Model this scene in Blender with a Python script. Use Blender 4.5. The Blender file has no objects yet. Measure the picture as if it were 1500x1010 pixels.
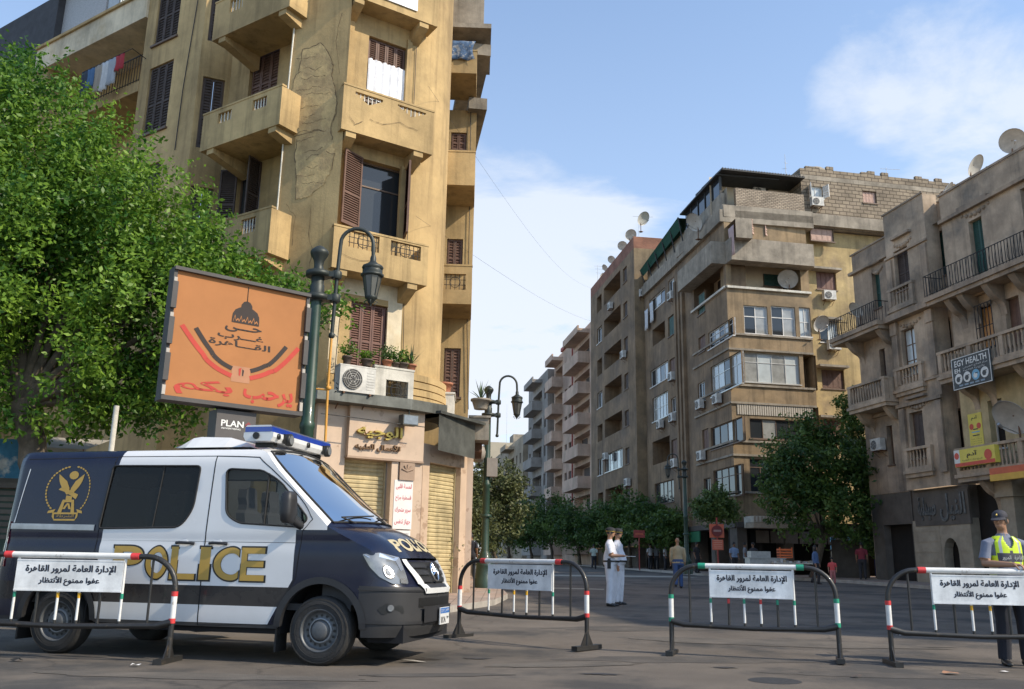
import bpy, bmesh, math, random
from mathutils import Vector, Matrix, noise
from mathutils.geometry import delaunay_2d_cdt
from mathutils.kdtree import KDTree
R_ = math.radians
SC = bpy.context.scene
COL = SC.collection
rnd = random.Random(7)

# ------------------------------------------------------------------ camera
CAM_H, FPX, CX, CY = 1.09, 1300.0, 750.0, 505.0
pitch, roll = math.atan(320 / 1300.0), R_(1.0)
FW = Vector((0, math.cos(pitch), math.sin(pitch)))
RT0 = Vector((1, 0, 0)); UP0 = RT0.cross(FW)
RT = RT0 * math.cos(roll) + UP0 * math.sin(roll)
UP = UP0 * math.cos(roll) - RT0 * math.sin(roll)
EYE = Vector((0, 0, CAM_H))
cd = bpy.data.cameras.new('camera'); cam = bpy.data.objects.new('camera', cd); COL.objects.link(cam)
cd.sensor_fit = 'HORIZONTAL'; cd.sensor_width = 36; cd.lens = 36 * FPX / 1500
cd.clip_start = 0.05; cd.clip_end = 3000
cam.matrix_world = Matrix.Translation(EYE) @ Matrix((RT, UP, -FW)).transposed().to_4x4()
SC.camera = cam

# ------------------------------------------------------------------ light
SUN_AZ = Vector((0.925, -0.38)).normalized(); SUN_EL = R_(39)
SUN_DIR = Vector((SUN_AZ.x * math.cos(SUN_EL), SUN_AZ.y * math.cos(SUN_EL), math.sin(SUN_EL)))
sl = bpy.data.lights.new('sun', 'SUN'); sl.energy = 3.5; sl.angle = R_(0.5); sl.color = (1.0, 0.88, 0.70)
so = bpy.data.objects.new('sun', sl); COL.objects.link(so)
so.rotation_euler = SUN_DIR.to_track_quat('Z', 'Y').to_euler(); so.location = SUN_DIR * 200

W = bpy.data.worlds.new('World'); SC.world = W; W.use_nodes = True
def build_world():
    nt = W.node_tree; N = nt.nodes; L = nt.links; N.clear()
    out = N.new('ShaderNodeOutputWorld'); bg = N.new('ShaderNodeBackground'); bg.inputs[1].default_value = SKY_STRENGTH
    sky = N.new('ShaderNodeTexSky'); sky.sky_type = 'NISHITA'; sky.sun_disc = False
    sky.sun_elevation = SUN_EL; sky.sun_rotation = math.atan2(SUN_AZ.x, SUN_AZ.y)
    sky.air_density = 1.0; sky.dust_density = 0.7; sky.ozone_density = 2.6
    tc = N.new('ShaderNodeTexCoord'); sep = N.new('ShaderNodeSeparateXYZ'); L.new(tc.outputs['Generated'], sep.inputs[0])
    def math_(op, a, b=None, clamp=False):
        n = N.new('ShaderNodeMath'); n.operation = op; n.use_clamp = clamp
        for i, v in enumerate((a, b)):
            if v is None: continue
            if isinstance(v, (int, float)): n.inputs[i].default_value = v
            else: L.new(v, n.inputs[i])
        return n.outputs[0]
    zz = math_('ADD', math_('MAXIMUM', sep.outputs[2], 0.0), 0.28)
    cx_ = math_('DIVIDE', sep.outputs[0], zz); cy_ = math_('DIVIDE', sep.outputs[1], zz)
    cb = N.new('ShaderNodeCombineXYZ'); L.new(cx_, cb.inputs[0]); L.new(cy_, cb.inputs[1])
    mp = N.new('ShaderNodeMapping'); L.new(cb.outputs[0], mp.inputs[0]); mp.inputs['Location'].default_value = CLOUD_OFF
    mp.inputs['Rotation'].default_value = (0, 0, R_(35)); mp.inputs['Scale'].default_value = (1.0, 1.6, 1)
    n1 = N.new('ShaderNodeTexNoise'); n1.inputs['Scale'].default_value = 2.1; n1.inputs['Detail'].default_value = 9; n1.inputs['Roughness'].default_value = 0.6
    n1.inputs['Distortion'].default_value = 0.4
    L.new(mp.outputs[0], n1.inputs['Vector'])
    mr = N.new('ShaderNodeMapRange'); mr.interpolation_type = 'SMOOTHSTEP'
    mr.inputs['From Min'].default_value = 0.56; mr.inputs['From Max'].default_value = 0.86
    # general veil that thickens towards the horizon
    veil = N.new('ShaderNodeMapRange'); veil.inputs['From Min'].default_value = 0.02; veil.inputs['From Max'].default_value = 0.75
    veil.inputs['To Min'].default_value = 0.5; veil.inputs['To Max'].default_value = 0.04
    L.new(sep.outputs[2], veil.inputs[0])
    low = N.new('ShaderNodeMapRange'); low.inputs['From Min'].default_value = 0.2; low.inputs['From Max'].default_value = 0.75
    low.inputs['To Min'].default_value = 1.0; low.inputs['To Max'].default_value = 0.6; L.new(sep.outputs[2], low.inputs[0])
    blob = None
    for bx_, by_, rad, amp in CLOUD_SPOTS:
        r_ = ray(bx_, by_).normalized(); vm = N.new('ShaderNodeVectorMath'); vm.operation = 'DOT_PRODUCT'; L.new(tc.outputs['Generated'], vm.inputs[0]); vm.inputs[1].default_value = r_
        q = N.new('ShaderNodeMapRange'); q.interpolation_type = 'SMOOTHSTEP'; L.new(vm.outputs['Value'], q.inputs[0]); q.inputs['From Min'].default_value = math.cos(R_(rad)); q.inputs['From Max'].default_value = 1.0; q.inputs['To Max'].default_value = amp
        blob = q.outputs[0] if blob is None else math_('ADD', blob, q.outputs[0])
    L.new(math_('ADD', n1.outputs['Fac'], blob), mr.inputs[0])
    fac = math_('MAXIMUM', veil.outputs[0], math_('MULTIPLY', math_('ADD', math_('MULTIPLY', mr.outputs[0], 0.9), veil.outputs[0], True), low.outputs[0]))
    mix = N.new('ShaderNodeMix'); mix.data_type = 'RGBA'
    tint = N.new('ShaderNodeMix'); tint.data_type = 'RGBA'; tint.blend_type = 'MULTIPLY'; tint.inputs[0].default_value = 1; L.new(sky.outputs[0], tint.inputs[6]); tint.inputs[7].default_value = (1.10, 1.22, 1.25, 1)
    L.new(fac, mix.inputs[0]); L.new(tint.outputs[2], mix.inputs[6]); mix.inputs[7].default_value = CLOUD_COL
    L.new(mix.outputs[2], bg.inputs[0]); L.new(bg.outputs[0], out.inputs[0])
SKY_STRENGTH = 0.15
CLOUD_SPOTS = ((745,480,17,.22),(720,600,12,.12),(1400,240,7,.12),(1530,225,8,.13),(1285,105,5,.14),(1245,150,4,.12),(850,380,7,.08))
def ray(x, y): return FW + RT * ((x - CX) / FPX) - UP * ((y - CY) / FPX)
CLOUD_OFF = (3.1, 1.7, 0); CLOUD_COL = (4.1, 4.4, 4.9, 1)
build_world()
SC.view_settings.view_transform = 'Standard'; SC.view_settings.look = 'None'
SC.view_settings.exposure = 0.52; SC.view_settings.gamma = 1
SC.cycles.max_bounces = 6; SC.cycles.diffuse_bounces = 3; SC.cycles.transparent_max_bounces = 6

# ------------------------------------------------------------------ helpers
def ray(x, y): return FW + RT * ((x - CX) / FPX) - UP * ((y - CY) / FPX)
def gz(Y): return 0.0 if Y < 11 else (min(Y, 88) - 11) * 0.0138
def at_depth(x, y, Y):
    r = ray(x, y); return EYE + r * (Y / r.y)
def on_ground(x, Y):
    """world point on the ground at distance Y whose picture column is x"""
    z = gz(Y)
    X = (x - CX) / FPX * Y
    for _ in range(12):
        d = Vector((X, Y, z)) - EYE; k = d.dot(FW); u = CX + FPX * d.dot(RT) / k; X += (x - u) / FPX * k
    return Vector((X, Y, z))
def vdir(vpx):
    r = ray(vpx, 824.95 + (vpx - 744) * 0.01745); return Vector((r.x, r.y, 0)).normalized()

class Face:
    """vertical plane: s along it, o outwards towards the street, z up"""
    def __init__(s, o, d, flip=None):
        s.o = Vector((o[0], o[1], 0)); s.d = Vector((d[0], d[1], 0)).normalized(); s.n = Vector((s.d.y, -s.d.x, 0))
        if (s.n.dot(EYE - s.o) < 0) if flip is None else flip: s.n = -s.n
    def p(s, a, z, out=0.0): return s.o + s.d * a + s.n * out + Vector((0, 0, z))
    def px(s, x, y, out=0.0):
        r = ray(x, y); o = s.o + s.n * out; t = (o - EYE).dot(s.n) / r.dot(s.n); q = EYE + r * t
        return (q - s.o).dot(s.d), q.z
    def rect(s, x0, y0, x1, y1, out=0.0):
        a, z1 = s.px(x0, y0, out); b, z0 = s.px(x1, y1, out)
        return min(a, b), max(a, b), min(z0, z1), max(z0, z1)
    def shift(s, a=0.0, out=0.0):
        q = s.p(a, 0, out); return Face((q.x, q.y), (s.d.x, s.d.y), s.n.dot(Vector((s.d.y, -s.d.x, 0))) < 0)

LOCAL = Face((0, 0), (1, 0), False)        # s = x, o = -y, z = z

class MB:
    """collects geometry, builds ONE mesh object"""
    def __init__(s): s.v = []; s.f = []; s.m = []; s.uv = []; s.smooth = []
    def quad(s, pts, m=0, uv=None, sm=False):
        b = len(s.v); s.v += [tuple(p) for p in pts]; s.f.append(tuple(range(b, b + len(pts)))); s.m.append(m)
        s.uv.append(uv or [(0, 0)] * len(pts)); s.smooth.append(sm)
    def mesh(s, vs, fs, m=0, sm=False, uvs=None):
        b = len(s.v); s.v += [tuple(p) for p in vs]
        for i, f in enumerate(fs):
            s.f.append(tuple(b + k for k in f)); s.m.append(m if isinstance(m, int) else m[i])
            s.uv.append([uvs[k] for k in f] if uvs else [(0, 0)] * len(f)); s.smooth.append(sm)
    def box(s, fr, s0, s1, o0, o1, z0, z1, m=0):
        if s0 > s1: s0, s1 = s1, s0
        if o0 > o1: o0, o1 = o1, o0
        if z0 > z1: z0, z1 = z1, z0
        P = lambda a, o, z: fr.p(a, z, o)
        Q = s.quad
        Q([P(s0,o1,z0),P(s1,o1,z0),P(s1,o1,z1),P(s0,o1,z1)], m, [(s0,z0),(s1,z0),(s1,z1),(s0,z1)])
        Q([P(s1,o0,z0),P(s0,o0,z0),P(s0,o0,z1),P(s1,o0,z1)], m, [(s1,z0),(s0,z0),(s0,z1),(s1,z1)])
        Q([P(s0,o0,z0),P(s0,o1,z0),P(s0,o1,z1),P(s0,o0,z1)], m, [(o0,z0),(o1,z0),(o1,z1),(o0,z1)])
        Q([P(s1,o1,z0),P(s1,o0,z0),P(s1,o0,z1),P(s1,o1,z1)], m, [(o1,z0),(o0,z0),(o0,z1),(o1,z1)])
        Q([P(s0,o1,z1),P(s1,o1,z1),P(s1,o0,z1),P(s0,o0,z1)], m, [(s0,o1),(s1,o1),(s1,o0),(s0,o0)])
        Q([P(s0,o0,z0),P(s1,o0,z0),P(s1,o1,z0),P(s0,o1,z0)], m, [(s0,o0),(s1,o0),(s1,o1),(s0,o1)])
    def tube(s, pts, r, n=8, m=0, cap=True, sm=True):
        pts = [Vector(p) for p in pts]; rs = r if isinstance(r, (list, tuple)) else [r] * len(pts)
        vs = []; fs = []; prev = None
        for i, p in enumerate(pts):
            t = (pts[min(i + 1, len(pts) - 1)] - pts[max(i - 1, 0)]).normalized()
            if prev is None:
                a = t.orthogonal().normalized()
            else:
                a = (prev - t * prev.dot(t)).normalized()
            prev = a; b = t.cross(a)
            for k in range(n):
                w = 2 * math.pi * k / n; vs.append(p + (a * math.cos(w) + b * math.sin(w)) * rs[i])
        for i in range(len(pts) - 1):
            for k in range(n):
                fs.append((i*n+k, i*n+(k+1) % n, (i+1)*n+(k+1) % n, (i+1)*n+k))
        s.mesh(vs, fs, m, sm)
        if cap:
            s.mesh(vs[:n], [tuple(reversed(range(n)))], m); s.mesh(vs[-n:], [tuple(range(n))], m)
    def lathe(s, prof, c=(0, 0, 0), n=16, m=0, axis='z', sm=True, cap=True):
        """prof: list of (r, h)"""
        c = Vector(c); vs = []; fs = []
        for r, h in prof:
            for k in range(n):
                w = 2 * math.pi * k / n; x, y = r * math.cos(w), r * math.sin(w)
                q = {'z': (x, y, h), 'y': (x, h, y), 'x': (h, x, y)}[axis]
                vs.append(c + Vector(q))
        for i in range(len(prof) - 1):
            for k in range(n): fs.append((i*n+k, i*n+(k+1) % n, (i+1)*n+(k+1) % n, (i+1)*n+k))
        s.mesh(vs, fs, m, sm)
        if cap: s.mesh(vs[:n], [tuple(range(n))], m); s.mesh(vs[-n:], [tuple(range(n))], m)
    def wall(s, fr, s0, s1, z0, z1, holes=(), depth=0.2, m=0, out=0.0, mrev=None):
        """flat wall with rectangular openings and their reveals; holes: (s0,s1,z0,z1)"""
        mrev = m if mrev is None else mrev
        hs = [(max(a, s0), min(b, s1), max(c, z0), min(d, z1)) for a, b, c, d in holes]
        hs = [h for h in hs if h[1] - h[0] > .01 and h[3] - h[2] > .01]
        S = sorted({s0, s1, *[h[0] for h in hs], *[h[1] for h in hs]}); Z = sorted({z0, z1, *[h[2] for h in hs], *[h[3] for h in hs]})
        for i in range(len(S) - 1):
            zs = None
            for j in range(len(Z) - 1):
                a, b, c, d = S[i], S[i+1], Z[j], Z[j+1]; ma, mz = (a+b)/2, (c+d)/2
                solid = not any(h[0] < ma < h[1] and h[2] < mz < h[3] for h in hs)
                if solid and zs is None: zs = c
                if zs is not None and (not solid or j == len(Z) - 2):
                    e = d if solid else c
                    s.quad([fr.p(a,zs,out),fr.p(b,zs,out),fr.p(b,e,out),fr.p(a,e,out)], m, [(a,zs),(b,zs),(b,e),(a,e)]); zs = None
        for a, b, c, d in hs:
            for (p, q, r_, t) in (((a,c),(a,d),0,0),((b,d),(b,c),0,0),((a,d),(b,d),0,0),((b,c),(a,c),0,0)):
                s.quad([fr.p(p[0],p[1],out),fr.p(q[0],q[1],out),fr.p(q[0],q[1],out-depth),fr.p(p[0],p[1],out-depth)], mrev,
                       [(p[0],p[1]),(q[0],q[1]),(q[0]+depth,q[1]+depth),(p[0]+depth,p[1]+depth)])
    def panel(s, fr, outline, holes=(), out=0.0, th=0.05, m=0):
        """extruded polygon with holes in a Face (s,z)"""
        pts, tris, loops = cdt(outline, holes)
        s.mesh([fr.p(x, z, out) for x, z in pts], tris, m, uvs=pts)
        if th:
            s.mesh([fr.p(x, z, out - th) for x, z in pts], [t[::-1] for t in tris], m, uvs=pts)
            for lp in loops:
                for i in range(len(lp)):
                    a, b = lp[i], lp[(i+1) % len(lp)]
                    s.quad([fr.p(*a,out),fr.p(*b,out),fr.p(*b,out-th),fr.p(*a,out-th)], m)
    def build(s, name, mats, parent=None, base=None, smooth_angle=None):
        me = bpy.data.meshes.new(name)
        base = Vector(base) if base is not None else (Vector(parent.location) if parent is not None and parent.parent is None and parent.type == 'EMPTY' and not parent.get('_local') else Vector((0, 0, 0)))
        if parent is not None and parent.type == 'MESH': base = Vector(parent.get('_base', (0, 0, 0)))
        me.from_pydata([(x - base.x, y - base.y, z - base.z) for x, y, z in s.v], [], s.f)
        mats = mats if isinstance(mats, (list, tuple)) else [mats]
        for m in mats: me.materials.append(m)
        me.polygons.foreach_set('material_index', s.m)
        me.polygons.foreach_set('use_smooth', s.smooth)
        ul = me.uv_layers.new(name='UVMap')
        flat = [c for f in s.uv for u in f for c in u]
        ul.data.foreach_set('uv', flat)
        me.update()
        o = bpy.data.objects.new(name, me); COL.objects.link(o)
        if parent is not None: o.parent = parent
        if base.length > 0 and parent is None: o.location = base
        o['_base'] = tuple(base)
        return o

def inside(pt, poly):
    x, y = pt; c = False; j = len(poly) - 1
    for i in range(len(poly)):
        xi, yi = poly[i]; xj, yj = poly[j]
        if (yi > y) != (yj > y) and x < (xj - xi) * (y - yi) / (yj - yi) + xi: c = not c
        j = i
    return c
def cdt(outline, holes=(), grid=None):
    vs = []; es = []; loops = [list(outline)] + [list(h) for h in holes]
    for lp in loops:
        b = len(vs); n = len(lp); vs += [Vector(p) for p in lp]; es += [(b + i, b + (i + 1) % n) for i in range(n)]
    if grid:
        for g in grid:
            if inside(g, outline) and not any(inside(g, h) for h in holes): vs.append(Vector(g))
    ov, oe, of, *_ = delaunay_2d_cdt(vs, es, [], 0, 1e-5)
    tris = []
    for f in of:
        c = (sum(ov[i].x for i in f) / len(f), sum(ov[i].y for i in f) / len(f))
        if inside(c, outline) and not any(inside(c, h) for h in holes):
            a = sum(ov[f[i]].x * ov[f[(i+1) % len(f)]].y - ov[f[(i+1) % len(f)]].x * ov[f[i]].y for i in range(len(f)))
            tris.append(tuple(f) if a > 0 else tuple(reversed(f)))
    return [(v.x, v.y) for v in ov], tris, loops

def tag(o, label=None, cat=None, group=None, kind=None):
    if label: o['label'] = label
    if cat: o['category'] = cat
    if group: o['group'] = group
    if kind: o['kind'] = kind
    return o
def thing(name, label, cat, loc=(0, 0, 0), rz=0.0, group=None, local=False):
    o = bpy.data.objects.new(name, None); COL.objects.link(o); o.location = loc; o.rotation_euler = (0, 0, rz)
    o.empty_display_size = 0.2
    if local: o['_local'] = 1
    return tag(o, label, cat, group)
def copy_tree(o, parent=None):
    c = o.copy(); COL.objects.link(c)
    if parent is not None: c.parent = parent
    for ch in o.children: copy_tree(ch, c)
    return c

# ------------------------------------------------------------------ materials
MATS = {}
def mat(name, col, rough=0.8, metal=0.0, var=0.12, scale=3.0, bump=0.0, bscale=60.0, coat=0.0, spec=0.5, streak=0.0, col2=None, c2=0.55, c2w=0.1, c2scale=0.6, uv=False, sub=0.0):
    """procedural principled material: base colour mottled by noise, optional vertical streaks and a second colour in patches"""
    if name in MATS: return MATS[name]
    m = bpy.data.materials.new(name); MATS[name] = m; m.use_nodes = True
    nt = m.node_tree; N = nt.nodes; L = nt.links; b = N['Principled BSDF']
    b.inputs['Roughness'].default_value = rough; b.inputs['Metallic'].default_value = metal
    b.inputs['Coat Weight'].default_value = coat; b.inputs['Coat Roughness'].default_value = 0.06
    b.inputs['Specular IOR Level'].default_value = spec
    tc = N.new('ShaderNodeTexCoord'); src = tc.outputs['UV' if uv else 'Object']
    last = None
    def rgb(c): return (c[0], c[1], c[2], 1)
    def noise_(sc, det=5, rough_=0.6, stretch=None):
        v = src
        if stretch:
            mp = N.new('ShaderNodeMapping'); mp.inputs['Scale'].default_value = stretch; L.new(src, mp.inputs[0]); v = mp.outputs[0]
        n = N.new('ShaderNodeTexNoise'); n.inputs['Scale'].default_value = sc; n.inputs['Detail'].default_value = det; n.inputs['Roughness'].default_value = rough_
        L.new(v, n.inputs['Vector']); return n.outputs['Fac']
    def ramp(f, lo, hi, a, bb):
        r = N.new('ShaderNodeMapRange'); L.new(f, r.inputs[0]); r.inputs['From Min'].default_value = lo; r.inputs['From Max'].default_value = hi
        r.inputs['To Min'].default_value = a; r.inputs['To Max'].default_value = bb; return r.outputs[0]
    def mixc(f, a, bb, mode='MIX'):
        x = N.new('ShaderNodeMix'); x.data_type = 'RGBA'; x.blend_type = mode
        if isinstance(f, float): x.inputs[0].default_value = f
        else: L.new(f, x.inputs[0])
        for i, c in ((6, a), (7, bb)):
            if isinstance(c, tuple): x.inputs[i].default_value = c
            else: L.new(c, x.inputs[i])
        return x.outputs[2]
    cur = rgb(col)
    if col2: cur = mixc(ramp(noise_(c2scale, 8, 0.65), c2 - c2w, c2 + c2w, 0, 1), cur, rgb(col2))
    if var:
        f = ramp(noise_(scale, 6, 0.65), 0.3, 0.7, 1 - var, 1 + var)
        g = N.new('ShaderNodeCombineColor')
        for i in range(3): L.new(f, g.inputs[i])
        cur = mixc(1.0, cur, g.outputs[0], 'MULTIPLY')
    if streak:
        f = ramp(noise_(scale*.4, 9, 0.72), 0.36, 0.62, .66, 1.12)
        g = N.new('ShaderNodeCombineColor')
        for i in range(3): L.new(f, g.inputs[i])
        cur = mixc(1.0, cur, g.outputs[0], 'MULTIPLY')
        st = (1.1, 0.05, 1) if uv else (1.1, 1.1, 0.05)
        f = ramp(noise_(3.0, 5, 0.7, st), 0.5, 0.72, 1.0, 1 - streak)
        g = N.new('ShaderNodeCombineColor')
        for i in range(3): L.new(f, g.inputs[i])
        cur = mixc(1.0, cur, g.outputs[0], 'MULTIPLY')
    if isinstance(cur, tuple): b.inputs['Base Color'].default_value = cur
    else: L.new(cur, b.inputs['Base Color'])
    if bump:
        bp = N.new('ShaderNodeBump'); bp.inputs['Strength'].default_value = bump; bp.inputs['Distance'].default_value = 0.02
        L.new(noise_(bscale, 6, 0.7), bp.inputs['Height']); L.new(bp.outputs[0], b.inputs['Normal'])
    return m
def nodes_of(m): return m.node_tree.nodes, m.node_tree.links, m.node_tree.nodes['Principled BSDF']

# ------------------------------------------------------------------ lettering
AR = {  # isolated, final, initial, medial
 'ا':'\uFE8D\uFE8E','أ':'\uFE83\uFE84','إ':'\uFE87\uFE88','آ':'\uFE81\uFE82','ب':'\uFE8F\uFE90\uFE91\uFE92','ة':'\uFE93\uFE94','ت':'\uFE95\uFE96\uFE97\uFE98',
 'ج':'\uFE9D\uFE9E\uFE9F\uFEA0','ح':'\uFEA1\uFEA2\uFEA3\uFEA4','د':'\uFEA9\uFEAA','ر':'\uFEAD\uFEAE','ز':'\uFEAF\uFEB0','س':'\uFEB1\uFEB2\uFEB3\uFEB4','ش':'\uFEB5\uFEB6\uFEB7\uFEB8',
 'ص':'\uFEB9\uFEBA\uFEBB\uFEBC','ط':'\uFEC1\uFEC2\uFEC3\uFEC4','ظ':'\uFEC5\uFEC6\uFEC7\uFEC8','ع':'\uFEC9\uFECA\uFECB\uFECC','غ':'\uFECD\uFECE\uFECF\uFED0','ف':'\uFED1\uFED2\uFED3\uFED4',
 'ق':'\uFED5\uFED6\uFED7\uFED8','ك':'\uFED9\uFEDA\uFEDB\uFEDC','ل':'\uFEDD\uFEDE\uFEDF\uFEE0','م':'\uFEE1\uFEE2\uFEE3\uFEE4','ن':'\uFEE5\uFEE6\uFEE7\uFEE8','ه':'\uFEE9\uFEEA\uFEEB\uFEEC',
 'و':'\uFEED\uFEEE','ى':'\uFEEF\uFEF0','ي':'\uFEF1\uFEF2\uFEF3\uFEF4'}
LAM = {'ا':'\uFEFB\uFEFC','أ':'\uFEF7\uFEF8','إ':'\uFEF9\uFEFA'}
def shape_ar(t):
    t = t.replace('ً', ''); out = []; i = 0
    prev_join = False
    while i < len(t):
        c = t[i]
        if c == 'ـ': out.append('\u0640'); prev_join = True; i += 1; continue
        if c not in AR: out.append(c); prev_join = False; i += 1; continue
        if c == 'ل' and i + 1 < len(t) and t[i+1] in LAM:
            out.append(LAM[t[i+1]][1 if prev_join else 0]); prev_join = False; i += 2; continue
        nxt = i + 1 < len(t) and (t[i+1] in AR or t[i+1] == 'ـ'); dual = len(AR[c]) == 4
        k = (3 if prev_join else 2) if (dual and nxt) else (1 if prev_join else 0)
        out.append(AR[c][k]); prev_join = dual and nxt; i += 1
    return ''.join(reversed(out))
def text_mesh(s, bold=0.0, ext=0.0, res=3):
    cu = bpy.data.curves.new('lettering', 'FONT'); cu.body = s; cu.size = 1; cu.offset = bold; cu.extrude = ext; cu.resolution_u = res
    o = bpy.data.objects.new('lettering', cu); COL.objects.link(o); bpy.context.view_layer.update()
    me = bpy.data.meshes.new_from_object(o.evaluated_get(bpy.context.evaluated_depsgraph_get()))
    vs = [v.co.copy() for v in me.vertices]; fs = [tuple(p.vertices) for p in me.polygons]
    bpy.data.objects.remove(o); bpy.data.curves.remove(cu); bpy.data.meshes.remove(me)
    return vs, fs
def text_into(mb, fr, s, s0, s1, z0, z1, out, m=0, bold=0.0, ext=0.0, arabic=False, mirror=False, warp=None):
    """fit text into the rectangle of a Face (fr.d must run left to right as seen)"""
    vs, fs = text_mesh(shape_ar(s) if arabic else s, bold, ext)
    if not vs: return
    xs = [v.x for v in vs]; ys = [v.y for v in vs]; a, b, c, d = min(xs), max(xs), min(ys), max(ys)
    def P(v):
        x = s0 + (v.x - a) / (b - a) * (s1 - s0); z = z0 + (v.y - c) / (d - c) * (z1 - z0); o = out + v.z
        return warp(x, z, o) if warp else fr.p(x, z, o)
    mb.mesh([P(v) for v in vs], fs, m)
# ------------------------------------------------------------------ ground
def asphalt():
    m = mat('asphalt', (0.135, 0.112, 0.089), 0.86, var=0.28, scale=0.5, bump=0.7, bscale=85, col2=(0.062, 0.056, 0.050), c2=0.54, c2w=0.05, c2scale=0.33)
    N, L, b = nodes_of(m)
    tc = N.new('ShaderNodeTexCoord')
    base = b.inputs['Base Color'].links[0].from_socket
    # fine aggregate and cracks
    n = N.new('ShaderNodeTexNoise'); n.inputs['Scale'].default_value = 140; n.inputs['Detail'].default_value = 3; L.new(tc.outputs['Object'], n.inputs['Vector'])
    r = N.new('ShaderNodeMapRange'); r.inputs['From Min'].default_value = .3; r.inputs['From Max'].default_value = .7; r.inputs['To Min'].default_value = .6; r.inputs['To Max'].default_value = 1.45
    L.new(n.outputs['Fac'], r.inputs[0])
    v = N.new('ShaderNodeTexVoronoi'); v.feature = 'DISTANCE_TO_EDGE'; v.inputs['Scale'].default_value = 0.33
    nw = N.new('ShaderNodeTexNoise'); nw.inputs['Scale'].default_value = 1.2; nw.inputs['Detail'].default_value = 6; L.new(tc.outputs['Object'], nw.inputs['Vector'])
    vm = N.new('ShaderNodeMix'); vm.data_type = 'RGBA'; vm.inputs[0].default_value = 0.55; L.new(tc.outputs['Object'], vm.inputs[6]); L.new(nw.outputs['Color'], vm.inputs[7]); L.new(vm.outputs[2], v.inputs['Vector'])
    cr = N.new('ShaderNodeMapRange'); cr.inputs['From Min'].default_value = 0.0; cr.inputs['From Max'].default_value = 0.006; cr.inputs['To Min'].default_value = 0.62; cr.inputs['To Max'].default_value = 1.0
    L.new(v.outputs['Distance'], cr.inputs[0])
    mu = N.new('ShaderNodeMath'); mu.operation = 'MULTIPLY'; L.new(r.outputs[0], mu.inputs[0]); L.new(cr.outputs[0], mu.inputs[1])
    g = N.new('ShaderNodeCombineColor'); [L.new(mu.outputs[0], g.inputs[i]) for i in range(3)]
    x = N.new('ShaderNodeMix'); x.data_type = 'RGBA'; x.blend_type = 'MULTIPLY'; x.inputs[0].default_value = 1
    L.new(base, x.inputs[6]); L.new(g.outputs[0], x.inputs[7])
    # pale sunlit strips are separate painted sheets, not part of this
    L.new(x.outputs[2], b.inputs['Base Color'])
    return m
mb = MB()
ys = [-40, 0, 6, 9, 10.9, 11.1, 14, 20, 30, 45, 60, 87.9, 88.1, 200, 900]; xs = [-400, -60, -20, 0, 20, 60, 400]
vv = [(x, y, gz(y)) for y in ys for x in xs]; nx = len(xs)
mb.mesh(vv, [(j*nx+i, j*nx+i+1, (j+1)*nx+i+1, (j+1)*nx+i) for j in range(len(ys)-1) for i in range(nx-1)])
tag(mb.build('road', asphalt()), kind='structure')

def slab(name, poly, h, mats, kind='structure', tops=0.004):
    """raised pavement following the ground slope, outline counter-clockwise"""
    mb = MB(); pts, tris, loops = cdt(poly)
    mb.mesh([(x, y, gz(y) + h) for x, y in pts], tris, 0, uvs=pts)
    lp = loops[0]
    for i in range(len(lp)):
        a, b = lp[i], lp[(i+1) % len(lp)]
        mb.quad([(a[0],a[1],gz(a[1])-.05),(b[0],b[1],gz(b[1])-.05),(b[0],b[1],gz(b[1])+h),(a[0],a[1],gz(a[1])+h)], 1)
    return tag(mb.build(name, mats), kind=kind)
def tiles_mat():
    m = mat('paving_tiles', (0.40, 0.27, 0.20), 0.9, var=0.2, scale=1.4, bump=0.3, bscale=50, uv=True, col2=(0.33, 0.28, 0.235), c2=.5, c2w=.15, c2scale=.5)
    N, L, b = nodes_of(m); base = b.inputs['Base Color'].links[0].from_socket
    tc = N.new('ShaderNodeTexCoord'); br = N.new('ShaderNodeTexBrick'); br.inputs['Scale'].default_value = 1.0
    br.inputs['Brick Width'].default_value = 0.3; br.inputs['Row Height'].default_value = 0.3; br.inputs['Mortar Size'].default_value = 0.012; br.offset = 0
    br.inputs['Color1'].default_value = (1, 1, 1, 1); br.inputs['Color2'].default_value = (.85, .85, .85, 1); br.inputs['Mortar'].default_value = (.55, .55, .55, 1)
    L.new(tc.outputs['UV'], br.inputs['Vector'])
    x = N.new('ShaderNodeMix'); x.data_type = 'RGBA'; x.blend_type = 'MULTIPLY'; x.inputs[0].default_value = 1
    L.new(base, x.inputs[6]); L.new(br.outputs['Color'], x.inputs[7]); L.new(x.outputs[2], b.inputs['Base Color'])
    return m
M_TILE = tiles_mat(); M_KERB = mat('kerb_stone', (0.36, 0.33, 0.29), 0.9, var=.25, scale=2.5, bump=.4, bscale=25)
# pavement round the corner building (left) and along the street beyond it
slab('pavement', [(-30, 33), (-16, 24), (-7.5, 18.2), (-4.2, 15.2), (-2.6, 15.6), (-1.2, 18.4), (-0.3, 21.2), (0.0, 24.0), (-0.3, 29.5), (-2.5, 48), (-9.5, 95), (-40, 95)], 0.13, [M_TILE, M_KERB])
# pavement on the right hand side of the square
slab('pavement', [(17.6, 32), (15.9, 43), (13.2, 49), (10.9, 52.5), (10.0, 58), (3.2, 100), (0.5, 120), (60, 120), (60, 20), (22, 14), (19.4, 22)], 0.14, [M_TILE, M_KERB])
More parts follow.
